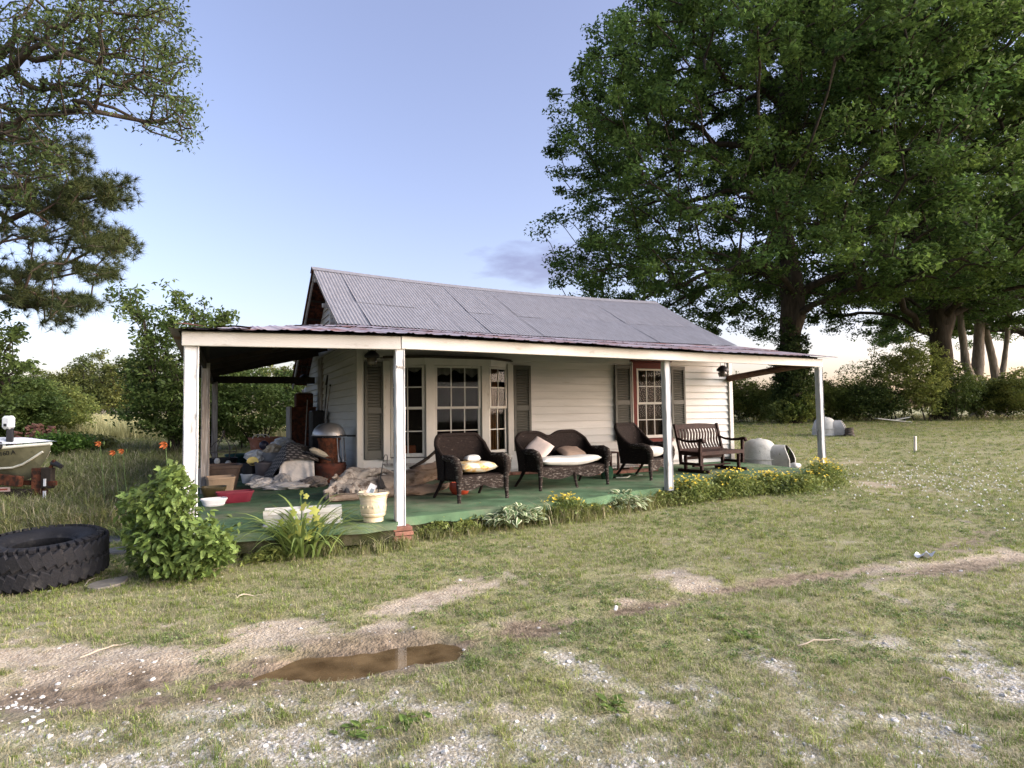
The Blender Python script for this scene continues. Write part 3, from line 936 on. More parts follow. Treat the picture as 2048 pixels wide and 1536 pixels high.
def psheet(a0, a1, t0, t1, lift, m, rows=6):
    """front porch sheet between eave fraction t0..t1"""
    n = int((a1 - a0) / .127 * 10) + 1; P = []
    tj = random.uniform(-.02, .02)
    for j in range(rows + 1):
        t = t0 + tj + (t1 - t0) * j / rows; row = []
        for i in range(n + 1):
            u = i / n; xl = a0 + (a1 - a0) * u
            xh = xl + (.55 * (xl + 3.1) / 12.7)
            ey = eave_y(xl); yh = .05
            x_ = xl + (xh - xl) * t; y_ = ey + (yh - ey) * t
            ph = (xl / .25) % 1.0
            rib = .013 * math.exp(-((ph - .38) / .085) ** 2) + .013 * math.exp(-((ph - .62) / .085) ** 2)
            row.append((x_, y_, porch_z(x_, y_) + rib + lift + .006 * math.sin(xl * 3.1) * (1 - t)))
        P.append(row)
    B().grid(P).obj("roof_sheet", m, porch_roof, smooth=60)


for i in range(16):
    lf = .0035 * (i % 2)
    psheet(pxs[i], pxs[i + 1] + .03, .0, .56, .0 + lf, m_proof)
    psheet(pxs[i], pxs[i + 1] + .03, .50, 1.0, .018 + lf, m_proof)
# near-black layer added under the sheets to keep the porch underside in shade
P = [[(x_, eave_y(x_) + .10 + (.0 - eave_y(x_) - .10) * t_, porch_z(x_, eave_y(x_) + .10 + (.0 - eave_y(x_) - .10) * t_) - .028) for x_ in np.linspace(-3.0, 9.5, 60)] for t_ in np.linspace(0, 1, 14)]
B().grid(P).obj("shade_boarding", m_shade_board, porch_roof)
B().grid([[(x_, y_, side_z(x_) - .028) for x_ in np.linspace(-3.0, -.03, 6)] for y_ in (-.1, 6.0)]).obj("shade_boarding", m_shade_board, porch_roof)
for i in range(9):
    y0_, y1_ = -.08 + i * .68, -.08 + (i + 1) * .68 + .03
    P = []
    for j in range(3):
        P.append([(-3.1 + 3.06 * j / 2, y0_ + (y1_ - y0_) * q / 40, side_z(-3.1 + 3.06 * j / 2) + .008 * math.sin((y0_ + (y1_ - y0_) * q / 40) * 2 * math.pi / .1)) for q in range(41)])
    B().grid(P, flip=True).obj("roof_sheet", m_proof, porch_roof, smooth=60)
# curled flashing at the far corner of the eave
P = [[(-3.12 + .9 * i / 20, -4.60 + .5 * j / 4 - .12 * i / 20, 2.70 + .012 * math.sin(i * .5) + .035 * math.exp(-((i - 5) / 5) ** 2) * (j / 4) + .012 * j) for i in range(21)] for j in range(5)]
B().grid(P).obj("flashing", m_rust, porch_roof, smooth=60)
# ================================================================ FURNITURE
m_wick = mat("dark_brown_wicker", (.013, .008, .0065), .7, .5, 22, 1.0, 75, .15, col2=(.10, .085, .075), lo=.62, hi=.74, pscale=11, stretch=(1, 1, 2.2))
m_wick_worn = mat("flaking_wicker", (.028, .020, .016), .8, .5, 24, 1.0, 75, .15, col2=(.23, .205, .18), lo=.53, hi=.66, pscale=12, stretch=(1, 1, 3.5))
m_cush = mat("white_cushion", (.56, .55, .51), .9, .08, 4, .2, 30, .1)
m_cushy = mat("stained_cushion", (.58, .56, .45), .9, .1, 5, .2, 30, .1, col2=(.50, .26, .03), lo=.45, hi=.6, pscale=5)
m_teak = mat("dark_red_brown_wood", (.022, .008, .006), .65, .4, 6, .2, 40, .15, stretch=(1, 1, 1), col2=(.038, .022, .018), lo=.55, hi=.75)


def pad(b, c, s, puff=.5, n=14, rot=None, m=0, sag=0.0):
    """a soft rectangular cushion"""
    P1, P2 = [], []
    for j in range(n + 1):
        r1, r2 = [], []
        for i in range(n + 1):
            u, v = 2 * i / n - 1, 2 * j / n - 1
            e = (1 - abs(u) ** 5) * (1 - abs(v) ** 5)
            h = s[2] / 2 * (max(e, 0) ** .45) * (1 + puff * .3 * math.cos(u * 1.4) * math.cos(v * 1.4))
            k = 1 - .04 * (abs(u * v)) ** 2
            dz = -sag * (1 - u * u) + .008 * math.sin(5 * u + 3 * v)
            p, q = Vector((u * s[0] / 2 * k, v * s[1] / 2 * k, h + dz)), Vector((u * s[0] / 2 * k, v * s[1] / 2 * k, -h + dz))
            if rot is not None: p, q = rot @ p, rot @ q
            r1.append((p[0] + c[0], p[1] + c[1], p[2] + c[2])); r2.append((q[0] + c[0], q[1] + c[1], q[2] + c[2]))
        P1.append(r1); P2.append(r2)
    b.grid(P1, m); b.grid(P2, m, flip=True)
    return b


def wicker(name, label, cat, loc, rz, W, H, humps, depth=.62, legs3=False, sag_l=0.0, wings=.42):
    t = empty(name, loc, label, cat, rz)
    armz, seatz = .66, .40
    fy = -depth / 2
    # back and sides: one wrapped shell
    nu, nv = 44, 12

    def plan(u, off=0.0):
        a = abs(u)
        x = (W / 2 + .02 + off) * (1 - (1 - min(a / .72, 1)) ** 1) if a < .72 else (W / 2 + .02 + off)
        x = math.copysign((W / 2 + .02 + off) * min(1, a / .72) ** .95, u)
        y = depth / 2 - .02 + off * .8 if a < .60 else depth / 2 - .02 + off * .8 - (depth * wings) * ((a - .60) / .40) ** 1.5
        return x, y

    def topz(u):
        a = abs(u)
        if humps == 2: h = H - .10 * math.cos(math.pi * 2 * u / 1.15) ** 2 * (1 if a < .3 else 1)
        else: h = H
        if humps == 2: h = H - .09 * (math.exp(-(u / .13) ** 2))
        f = max(0.0, (a - .50) / .50)
        return h - (H - armz + .01) * (f * f * (3 - 2 * f))

    sh = B()
    for side in (0, 1):
        P = []
        for j in range(nv + 1):
            row = []
            for i in range(nu + 1):
                u = 2 * i / nu - 1
                zt = topz(u); z0 = seatz - .10
                z_ = z0 + (zt - z0) * j / nv
                rake = .13 * max(0, (z_ - seatz)) / .6 * (1 - abs(u) ** 3)
                x_, y_ = plan(u, .022 if side else -.022)
                flare = 1 + .10 * max(0, z_ - seatz) * (1 if abs(u) > .3 else abs(u) / .3)
                row.append((x_ * flare, y_ + rake, z_))
            P.append(row)
        sh.grid(P, flip=not side)
    back = sh.obj("backrest", m_wick, t, smooth=60)
    rim = []
    for i in range(nu + 1):
        u = 2 * i / nu - 1; x_, y_ = plan(u); zt = topz(u)
        rim.append((x_ * (1 + .10 * (zt - seatz) * (1 if abs(u) > .3 else abs(u) / .3)), y_ + .13 * max(0, zt - seatz) / .6 * (1 - abs(u) ** 3), zt))
    B().tube(rim, .036, 8).obj("rim", m_wick, back, smooth=60)
    # seat deck
    B().box((0, 0, seatz - .05), (W - .02, depth - .06, .10), bev=.03).obj("seat", m_wick, t)
    # scalloped apron
    P = []
    nn = 40
    for j in range(5):
        P.append([((-1 + 2 * i / nn) * (W / 2 - .02), fy - .015 - .006 * math.sin(j * 2.2), seatz - .02 - (.13 + .075 * abs(math.sin((1.5 if humps == 1 else 2.0) * math.pi * i / nn + (0 if humps == 2 else math.pi * .25)))) * j / 4) for i in range(nn + 1)])
    ap = B(); ap.grid(P); ap.grid([[(p[0], p[1] + .02, p[2]) for p in r] for r in P], flip=True)
    ap.obj("apron", m_wick_worn, t, smooth=60)
    for sx in (-1, 1):
        xo = sx * (W / 2 + .03)
        pts = [(xo * 1.01, depth * .12, armz + .01), (xo * 1.03, -.02, armz), (xo * 1.04, fy * .62, armz + .005), (xo * 1.03, fy * .95, armz - .03), (xo * 1.01, fy * 1.10, armz - .11), (xo * .99, fy * 1.10, armz - .20), (xo * .97, fy * 1.04, seatz - .03)]
        B().tube(pts, [.04, .05, .058, .062, .060, .055, .048], 10).obj("arm", m_wick_worn, t, smooth=60)
        B().tube([(xo * .97, fy * 1.04, seatz - .02), (xo * .97, fy * 1.05, .20), (xo * .985, fy * 1.08, .05), (xo * .985, fy * 1.08, 0)], [.046, .037, .029, .031], 10).obj("leg", m_wick_worn, t, smooth=60)
        B().tube([(xo * .88, depth * .30, seatz - .05), (xo * .92, depth * .48, .16), (xo * .96, depth * .68, 0)], [.036, .026, .022], 8).obj("leg", m_wick, t, smooth=60)
        sp = B(); P = []
        for j in range(7):
            P.append([(xo * 1.0, fy * 1.0 + depth * .62 * i / 10, seatz - .06 + (armz - seatz + .05) * j / 6) for i in range(11)])
        sp.grid(P); sp.grid([[(p[0] - sx * .03, p[1], p[2]) for p in r] for r in P], flip=True)
        sp.obj("side_panel", m_wick, t, smooth=60)
    if legs3:
        B().tube([(0, fy * 1.03, seatz - .12), (.005, fy * 1.05, .18), (.02, fy * 1.1, .05), (.035, fy * 1.14, 0)], [.035, .03, .024, .028], 10).obj("leg", m_wick_worn, t, smooth=60)
    return t


c1 = wicker("wicker_armchair", "dark flaking wicker armchair with a yellow-stained cushion, in front of the bay window", "armchair", (1.10, -3.28, FZ), rad(10), .84, 1.0, 1, .66)
b = B(); pad(b, (0.0, -.03, .505), (.66, .58, .14), .6); b.obj("cushion", m_cushy, c1, smooth=60)
b = B(); pad(b, (.10, .13, .615), (.26, .16, .10), .6); b.obj("folded_cloth", m_cush, c1, smooth=60)
ls = wicker("wicker_loveseat", "dark wicker loveseat with a two-humped back and a sagging white cushion", "loveseat", (3.18, -2.62, FZ), rad(8), 1.52, .98, 2, .66, legs3=True)
b = B(); pad(b, (0.0, -.04, .50), (1.40, .62, .15), .4, 22, sag=.035); b.obj("cushion", m_cush, ls, smooth=60)
pl = B(); pad(pl, (-.50, .05, .70), (.42, .42, .15), .8, 14, Matrix.Rotation(rad(-38), 3, 'Y') @ Matrix.Rotation(rad(35), 3, 'X'))
pl.obj("throw_pillow", mat("blush_pillow", (.50, .41, .36), .9, .15, 6, .2, 50, .1), ls, smooth=60)
pl = B(); pad(pl, (.28, .08, .60), (.52, .36, .12), .8, 14, Matrix.Rotation(rad(24), 3, 'X'))
pl.obj("throw_pillow", mat("taupe_pillow", (.20, .145, .11), .85, .2, 6, .2, 50, .2), ls, smooth=60)
c2 = wicker("wicker_armchair", "dark wicker armchair with a white cushion, partly hidden by the middle porch post", "armchair", (5.33, -2.27, FZ), rad(22), .82, 1.08, 1, .70, wings=.55)
b = B(); pad(b, (0.0, -.03, .53), (.64, .6, .18), .6); b.obj("cushion", m_cush, c2, smooth=60)
B().box((-.02, .12, .62), (.4, .2, .1), bev=.04).obj("folded_cloth", m_cush, c2)

# ---- glider bench
gb = empty("glider_bench", (7.45, -1.95, FZ), "dark red-brown wooden slatted glider bench near the end of the porch", "bench", rad(7))
GW = 1.42
for sx in (-1, 1):
    x_ = sx * GW / 2
    B().bar((x_, .27, .16), (x_, .30, .48), .06, .06, .006, up=(0, 1, 0)).bar((x_, .30, .46), (x_, .44, 1.05), .055, .06, .006, up=(0, 1, 0)).obj("back_post", m_teak, gb)
    B().bar((x_, -.26, .16), (x_, -.27, .70), .06, .06, .006, up=(0, 1, 0)).obj("front_post", m_teak, gb)
    B().tube([(x_, .36, .74), (x_, .20, .69), (x_, .02, .675), (x_, -.16, .685), (x_, -.28, .71), (x_, -.36, .70), (x_, -.37, .67), (x_, -.33, .655)], [.024, .026, .028, .03, .034, .036, .032, .02], 8).obj("arm", m_teak, gb, smooth=50)
    B().bar((x_, -.27, .40), (x_, .30, .42), .035, .09, .004).obj("seat_rail", m_teak, gb)
    B().bar((x_, -.27, .19), (x_, .28, .19), .035, .06, .004).obj("swing_rail", m_teak, gb)
    xb = sx * (GW / 2 - .09)
    B().box((xb, 0, .035), (.07, .86, .065), bev=.012).obj("base_rail", m_teak, gb)
    for yy in (-.22, .22): B().box((xb, yy, .20), (.06, .07, .32), bev=.01).obj("base_post", m_teak, gb)
B().bar((-GW / 2 + .1, .02, .13), (GW / 2 - .1, .02, .13), .07, .035, .004).obj("base_stretcher", m_teak, gb)
B().bar((-GW / 2 + .1, .22, .30), (GW / 2 - .1, .22, .30), .035, .07, .004).obj("base_stretcher", m_teak, gb)
P0, P1 = [], []
for i in range(25):
    u = 2 * i / 24 - 1; x_ = u * GW / 2
    P0.append((x_, .415, .93)); P1.append((x_, .435, 1.02 + .035 * (1 - u * u)))
tr_ = B(); tr_.grid([P0, P1]); tr_.grid([[(p[0], p[1] + .035, p[2]) for p in P0], [(p[0], p[1] + .035, p[2]) for p in P1]], flip=True); tr_.grid([P1, [(p[0], p[1] + .035, p[2]) for p in P1]])
tr_.obj("top_rail", m_teak, gb)
B().bar((-GW / 2, .31, .475), (GW / 2, .31, .475), .035, .06, .004).obj("lower_rail", m_teak, gb)
slat = B(); Q = []
for j in range(11):
    t_ = j / 10
    Q.append((0, .315 + .115 * t_ + .045 * math.sin(t_ * math.pi * 2 - .4) * .6, .49 + .45 * t_))
V = []
for q in Q:
    for dx, dy in ((-.024, -.009), (.024, -.009), (.024, .009), (-.024, .009)): V.append((dx, q[1] + dy, q[2]))
slat.add(V, [(i * 4 + k2, i * 4 + (k2 + 1) % 4, (i + 1) * 4 + (k2 + 1) % 4, (i + 1) * 4 + k2) for i in range(10) for k2 in range(4)])
sme = slat.mesh("slat", m_teak)
for i in range(14):
    o = bpy.data.objects.new("back_slat", sme); o.location = (-GW / 2 + .075 + (GW - .15) * i / 13, 0, 0); reg(o, gb)
sme = B().box((0, 0, 0), (GW - .06, .062, .022), bev=.004).mesh("slat", m_teak)
for i in range(7):
    o = bpy.data.objects.new("seat_slat", sme); o.location = (0, -.25 + .082 * i, .455 - .008 * math.sin(i / 6 * math.pi)); reg(o, gb)
B().bar((-GW / 2, -.285, .42), (GW / 2, -.285, .42), .03, .085, .004).obj("front_rail", m_teak, gb)

# ---- small wooden pieces between the loveseat and the second chair
st = empty("wooden_stool", (5.35, -.95, FZ), "small dark wooden stool standing against the clapboards", "stool", rad(4))
B().box((0, 0, .44), (.42, .34, .03), bev=.005).obj("top", m_teak, st)
for sx in (-1, 1):
    for sy in (-1, 1): B().box((sx * .17, sy * .13, .215), (.045, .045, .42), bev=.004).obj("leg", m_teak, st)
cr = empty("slatted_crate", (4.62, -.75, FZ), "weathered grey slatted wooden crate behind the loveseat arm", "crate", rad(3))
for i in range(5): B().box((0, -.19, .06 + i * .115), (.52, .018, .095), bev=.003).obj("slat", m_greywood, cr)
for sx in (-1, 1): B().box((sx * .25, 0, .29), (.03, .36, .58), bev=.004).obj("side", m_darkwood, cr)
B().box((0, .18, .29), (.48, .02, .56)).obj("back", m_darkwood, cr)
bn = B(); bn.box((5.2, -.72, .395), (2.1, .32, .035), bev=.006)
bnt = empty("plank_shelf", (5.2, -.72, FZ), "low weathered plank laid along the wall under the second window", "shelf")
B().box((0, 0, .085), (2.1, .30, .035), bev=.005).obj("plank", m_greywood, bnt)
for xx in (-.85, 0, .85): B().box((xx, 0, .033), (.12, .26, .066), bev=.004).obj("block", m_brick, bnt)
rs = empty("brick_step", (5.55, -1.25, FZ), "low worn brick step on the carpet behind the chairs", "step")
for i in range(9):
    for j in range(2):
        B().box((-.95 + i * .212, -.06 + j * .12, .03), (.205, .112, .058), Matrix.Rotation(random.uniform(-.03, .03), 3, 'Z'), .005).obj("brick", m_brick, rs)

m_green = mat("dark_green_canvas", (.022, .060, .030), .85, .35, 8, .5, 25, .2)
gbag = empty("rolled_green_mat", (4.55, -2.05, FZ), "rolled and crumpled scrap of green carpet on the porch floor", "mat", rad(12))
B().lathe([(.02, 0), (.11, .0), (.125, .06), (.12, .20), (.09, .25), (.02, .26)], 16).obj("roll", m_green, gbag, smooth=50)
P = [[(.12 + .75 * i / 26, -.05 + .28 * j / 8 - .10 * math.sin(i * .35), .018 + .05 * abs(math.sin(i * .5 + j * .9)) * (1 - i / 30) + .012 * math.sin(j * 2.1)) for i in range(27)] for j in range(9)]
B().grid(P).obj("flap", m_green, gbag, smooth=60)
B().tube([(.15 + .8 * i / 20, -.10 - .10 * math.sin(i * .32), .015) for i in range(21)], .014, 6).obj("frayed_edge", mat("pale_rope", (.42, .45, .36), .9), gbag, smooth=60)
m_redp = mat("orange_red_plastic", (.33, .05, .02), .5, .2, 4)
_p = onz(924, 982, FZ)
rp = empty("red_pot", (1.12, -2.72, FZ), "round red-orange plant pot under the armchair", "pot")
B().lathe([(.09, 0), (.13, .01), (.175, .09), (.18, .16), (.165, .20), (.15, .20), (.15, .13), (.0, .12)], 24).obj("bowl", m_redp, rp, smooth=50)
dl = B().box((0, 0, 0), (.10, .03, .004), Matrix.Rotation(.1, 3, 'X'))

# ================================================================ PORCH CLUTTER (far end)
m_black = mat("black_plastic", (.016, .016, .018), .55, .4, 6, .1, 30, .3)
m_teal = mat("dark_teal_plastic", (.012, .060, .055), .5, .3, 5)
m_brownp = mat("dark_brown_resin", (.050, .034, .026), .6, .3, 6, .2, 40, .3)
m_tan = mat("tan_terracotta", (.33, .24, .16), .85, .15, 5, .3, 40, .15)
m_mar = mat("maroon_plastic", (.13, .014, .026), .6, .25, 5, .1, 40, .2, col2=(.22, .06, .065), lo=.6, hi=.8)
m_olive = mat("olive_brown_glaze", (.055, .042, .014), .5, .4, 8, .1, 40, .4)
m_wplas = mat("white_plastic", (.58, .59, .60), .5, .06, 6, .1, 40, .35)
m_grey = mat("dull_galvanised_tub", (.24, .25, .265), .6, .25, 6, .1, 40, .4, metal=.3)
m_terra = mat("terracotta", (.29, .12, .075), .85, .25, 5, .3, 40, .15, col2=(.40, .26, .20), lo=.55, hi=.75)
m_bag = mat("grey_plastic_bag", (.42, .44, .46), .45, .2, 8, .6, 14, .4)
m_white_cl = mat("white_cotton", (.54, .505, .46), .95, .15, 4, .8, 9, .1, col2=(.34, .30, .25), lo=.55, hi=.75)
m_soil = mat("potting_soil", (.035, .025, .018), .95, .4, 20, .6, 60, .1)
m_wire = mat("rusty_wire", (.085, .07, .055), .7, .3, 20)


def pot(name, label, loc, r, h, m, taper=.75, rim=.018, rz=0.0, sq=0.0, sx=1.0, sy=1.0, cat="pot", fill=.8, n=28):
    t = empty(name, loc, label, cat, rz)
    rb = r * taper
    pr = [(rb * .92, 0), (rb, .008), (r * .97, h - rim * 2.2), (r + rim * .3, h - rim * 2.0), (r + rim * .5, h - .006), (r + rim * .2, h), (r - .008, h), (r - .016, h - .02), (rb * .9 + (r - rb) * .6, h * fill * .85)]
    B().lathe(pr, n, sx=sx, sy=sy, sq=sq).obj("body", m, t, smooth=40)
    B().lathe([(rb * .9 + (r - rb) * .6, h * fill * .85 - .002), (.0, h * fill * .85 + .01)], n, sx=sx * .99, sy=sy * .99, sq=sq).obj("soil", m_soil, t, smooth=40)
    return t


pot("plastic_tub", "small white plastic tub at the front of the pots by the corner post", (-2.60, -1.98, FZ), .165, .115, m_wplas, .78, .01, rad(10), .45, 1.1, .75, "tub", .25)
pot("window_planter", "long maroon plastic planter lying beside the white tub", (-2.30, -1.72, FZ), .27, .175, m_mar, .82, .014, rad(6), .7, 1.0, .5, "planter", .5)
pot("square_pot", "small olive-brown square pot behind the white tub", (-2.60, -1.05, FZ), .19, .20, m_olive, .75, .016, rad(0), .55, 1, .9, "pot", .7)
_t = empty("tan_planter_box", (-2.49, -.45, FZ), "square tan terracotta pot in front of the large brown planter", "pot", rad(4))
B().lathe([(.17, 0), (.19, .01), (.225, .27), (.235, .28), (.235, .31), (.215, .31), (.20, .2)], 32, sq=.7).obj("body", m_tan, _t, smooth=40)
B().lathe([(.2, .22), (0, .24)], 32, sq=.7).obj("soil", m_soil, _t)
pot("large_planter", "large dark-brown square planter with a flared rim", (-2.46, .35, FZ), .33, .46, m_brownp, .72, .03, rad(3), .6, 1, .9, "planter")
pot("black_pot", "tall black nursery pot below the wire cloche", (-2.32, 3.1, FZ), .23, .42, m_black, .8, .015)
pot("black_pot", "wide black pot behind the tall black one", (-2.45, 3.75, FZ), .32, .38, m_black, .85, .015)
pot("teal_pot", "dark teal glazed pot at the back of the porch", (-2.08, 4.2, FZ), .26, .44, m_teal, .72, .02)
pot("grey_pot", "small grey pot half hidden below the teal pot", (-1.98, 3.45, FZ), .17, .20, mat("grey_pot", (.16, .165, .16), .8), .8)
pot("green_trough", "low dark-green trough beside the rough side post", (-2.62, 2.0, FZ), .30, .22, m_teal, .8, .012, rad(4), .6, 1, .7, "trough")
pot("cream_pot", "pale cream pot wedged behind the brown planter", (-2.72, .9, FZ), .20, .36, mat("cream_glaze", (.55, .47, .38), .7), .75)
wp = pot("white_pot", "short white round pot under the black one, beside the tub", (-1.93, 1.25, FZ), .17, .19, m_wplas, .8, .012)
pot("black_pot", "small black pot stacked on the white pot", (-1.93, 1.25, FZ + .185), .175, .22, m_black, .8, .012)
bw = empty("yellow_bowl", (-1.88, 1.18, FZ + .40), "pale yellow bowl lying tilted on the black pot", "bowl", 0)
B().lathe([(.035, 0), (.07, .02), (.105, .07), (.11, .075), (.10, .075), (.06, .03), (0, .015)], 24, M=Matrix.Rotation(rad(50), 3, 'X')).obj("bowl", mat("butter_yellow", (.62, .50, .17), .6), bw, smooth=50)
pot("dark_tub", "round brown-grey tub in front of the galvanised tub", (-1.62, .98, FZ + .16), .24, .27, mat("brown_grey_tub", (.10, .085, .085), .6), .88, .012)
_t = empty("folded_sack", (-1.66, .98, FZ), "crumpled pale sack under the round brown-grey tub", "sack")
b = B(); pad(b, (0, 0, .08), (.55, .45, .17), .9); b.obj("sack", m_white_cl, _t, smooth=60)
pot("galvanised_tub", "large dull grey galvanised tub heaped with bags", (-1.42, 1.9, FZ + .22), .36, .36, m_grey, .85, .015, cat="tub")
_t = empty("upturned_crate", (-1.42, 1.9, FZ), "dark crate holding up the galvanised tub", "crate")
B().box((0, 0, .11), (.6, .5, .218), bev=.01).obj("body", m_darkwood, _t)
tp = pot("terracotta_pot", "large terracotta pot at the back of the heap", (-1.38, 4.6, FZ), .40, .82, m_terra, .7, .035)
_t = empty("coiled_hose", (-1.42, 4.55, FZ + .78), "loops of pale hose hanging over the terracotta pot rim", "hose")
for k2 in range(2):
    B().tube([(-.15 + .12 * k2 + .14 * math.cos(a), -.30 + .05 * k2, .02 + .10 * math.sin(a)) for a in np.linspace(0, math.pi, 14)], .012, 6).obj("loop", mat("pale_hose", (.55, .52, .46), .6), _t, smooth=60)
m_basal = mat("blue_black_ball", (.02, .018, .035), .4)
_t = empty("dark_ball", (-1.62, 1.8, FZ + .64), "small dark ball resting on the tub of bags", "ball")
B().lathe([(.10 * math.sin(a), .09 - .10 * math.cos(a)) for a in np.linspace(.001, math.pi - .001, 14)], 20).obj("ball", m_basal, _t, smooth=60)


def crumple(name, label, cat, loc, size, m, seed, n=40, amp=.17, rz=0.0):
    """a lumpy bundle: closed, folded surface"""
    t = empty(name, loc, label, cat, rz)
    r_ = np.random.default_rng(seed); P = []
    ph = r_.uniform(0, 6.28, 12)
    for j in range(n + 1):
        th = math.pi * j / n; row = []
        for i in range(2 * n + 1):
            f = 2 * math.pi * i / (2 * n)
            cr_ = abs(math.sin(4 * f + ph[5] + 3 * math.sin(1.7 * th + ph[6]))) + .7 * abs(math.sin(7 * f - 4 * th + ph[7] + 2 * math.sin(3 * f))) + .5 * abs(math.sin(6 * th + 3 * f + ph[8]))
            d = 1 + amp * (1.1 - cr_) * .9 + amp * (math.sin(3 * f + ph[0] + 2 * math.sin(2 * th)) * .6 + math.sin(5 * f + ph[1] - 3 * th) * .5 + .5 * math.sin(9 * f + ph[2] + 5 * th) + .35 * math.sin(7 * th + ph[3] + 4 * f)) * math.sin(th)
            z_ = max(math.cos(th), -.75)
            row.append((size[0] * d * math.sin(th) * math.cos(f), size[1] * d * math.sin(th) * math.sin(f), size[2] * (z_ + .75) / 1.75 * (1 + .25 * amp * math.sin(4 * f + ph[4]))))
        P.append(row)
    B().grid(P, flip=True).obj("cloth", m, t, smooth=60)
    return t


crumple("plastic_bag", "crumpled clear-white plastic bag on the edge of the galvanised tub", "bag", (-1.78, 1.75, FZ + .40), (.22, .18, .24), m_bag, 3)
crumple("plastic_bag", "grey bulging bag on top of the galvanised tub", "bag", (-1.22, 1.95, FZ + .52), (.26, .2, .36), m_bag, 4)
crumple("paper_sack", "tan paper sack leaning on the grey bag", "sack", (-1.45, 1.7, FZ + .52), (.17, .15, .24), mat("tan_paper", (.42, .36, .27), .9), 5)
crumple("cloth_bundle", "pale grey cloth bundle on the carpet beside the white sheet", "cloth", (-1.74, .1, FZ), (.26, .17, .19), m_white_cl, 6)
crumple("cloth_bundle", "grey rag heap at the foot of the white sheet", "cloth", (-1.42, .02, FZ), (.17, .15, .26), mat("grey_rag", (.30, .285, .265), .95, .2, 6, .4, 20), 7)
crumple("cloth_bundle", "low crumpled off-white cloth in front of the white sheet", "cloth", (-1.15, .12, FZ), (.26, .14, .14), m_white_cl, 8)

crumple("cloth_bundle", "pale crumpled tarp spread at the front of the heap", "tarp", (-1.35, -.30, FZ), (.40, .22, .12), m_white_cl, 14)
crumple("cloth_bundle", "grey-brown blanket bundled beside the cooker's foot", "blanket", (-.86, -.22, FZ), (.24, .18, .20), mat("grey_brown_blanket", (.20, .165, .135), .95, .25, 6, .6, 14), 15)
# basket-woven mat thrown over a pile, with a white sheet hanging from it
hp = empty("covered_pile", (-1.05, .75, FZ), "dark heap of junk under a woven mat", "pile")
P = []
for j in range(17):
    row = []
    for i in range(29):
        u, v = 2 * i / 28 - 1, j / 16
        row.append((u * .62 * (1 - .1 * v), -.42 + .84 * v, max(0.0, (.74 - .58 * (u - .25) ** 2 - .22 * (2 * v - 1) ** 2 + .03 * math.sin(7 * u + 5 * v)))))
    P.append(row)
B().grid(P).obj("heap", m_darkwood, hp, smooth=60)
m_weave = bpy.data.materials.new("woven_mat"); m_weave.use_nodes = True
_n, _l = m_weave.node_tree.nodes, m_weave.node_tree.links
_tc = _n.new("ShaderNodeTexCoord"); _ck = _n.new("ShaderNodeTexBrick"); _ck.inputs['Scale'].default_value = 5; _ck.inputs['Color1'].default_value = (.30, .27, .235, 1); _ck.inputs['Color2'].default_value = (.20, .175, .15, 1)
_ck.inputs['Mortar'].default_value = (.035, .03, .027, 1); _ck.inputs['Mortar Size'].default_value = .11; _ck.inputs['Brick Width'].default_value = .5; _ck.inputs['Row Height'].default_value = .35
_mp = _n.new("ShaderNodeMapping"); _mp.inputs['Rotation'].default_value = (.4, .5, .5)
_l.new(_tc.outputs['Object'], _mp.inputs[0]); _l.new(_mp.outputs[0], _ck.inputs['Vector']); _l.new(_ck.outputs['Color'], _n["Principled BSDF"].inputs['Base Color'])
_n["Principled BSDF"].inputs['Roughness'].default_value = .85
wv = empty("woven_mat", (-1.05, .55, FZ), "grey woven rush mat thrown over the heap of junk", "mat")
P = []
for j in range(21):
    row = []
    for i in range(31):
        u, v = i / 30, j / 20
        # an arched sheet falling to the carpet on the near left side
        x_ = -.62 + 1.02 * u; ztop = .80 - 1.05 * max(0, .42 - u) ** 1.25 * 1.6 - .42 * max(0, u - .62) ** 1.2
        y_ = -.46 + .75 * v + .10 * math.sin(u * 3)
        row.append((x_ - .10 * (1 - v), y_, max(.03, ztop - .34 * (1 - v) ** 1.4 * (1 - .35 * u) + .018 * math.sin(9 * u + 4 * v))))
    P.append(row)
wb_ = B(); wb_.grid(P); wb_.grid([[(p[0], p[1] + .004, p[2] - .012) for p in r] for r in P], flip=True)
wb_.obj("mat", m_weave, wv, smooth=60)
sh_ = empty("white_sheet", (-1.0, .12, FZ), "white cotton sheet spilling off the heap to the carpet", "sheet")
P = []
for j in range(25):
    row = []
    for i in range(37):
        u, v = i / 36, j / 24
        fold = (.030 * math.sin(u * 9 + 1.5 * math.sin(v * 3 + u * 4)) + .018 * math.sin(u * 23 - 4 * v + 2 * math.sin(u * 7))) * (.3 + v)
        row.append((-.42 + .70 * u * (1 - .12 * (1 - v)) - .12 * v, .22 - .34 * v - fold * .9 - .06 * math.sin(v * 3.1), max(.012, .50 * (1 - v) ** 1.15 + .10 * (u - .3) * (1 - v) + .03 * math.sin(u * 13 + v * 6) * v)))
    P.append(row)
B().grid(P).obj("sheet", m_white_cl, sh_, smooth=60)
tr = empty("serving_tray", (-.72, .30, FZ + .55), "tilted black-edged tray of pale papers on the heap", "tray", rad(-8))
B().box((0, 0, 0), (.50, .22, .03), Matrix.Rotation(rad(22), 3, 'Y'), .008).obj("tray", m_black, tr)
b = B(); pad(b, (.02, 0, .06), (.42, .2, .11), .9, 10, Matrix.Rotation(rad(22), 3, 'Y')); b.obj("papers", mat("khaki_paper", (.36, .32, .24), .9, .2, 8, .4, 20), tr, smooth=60)

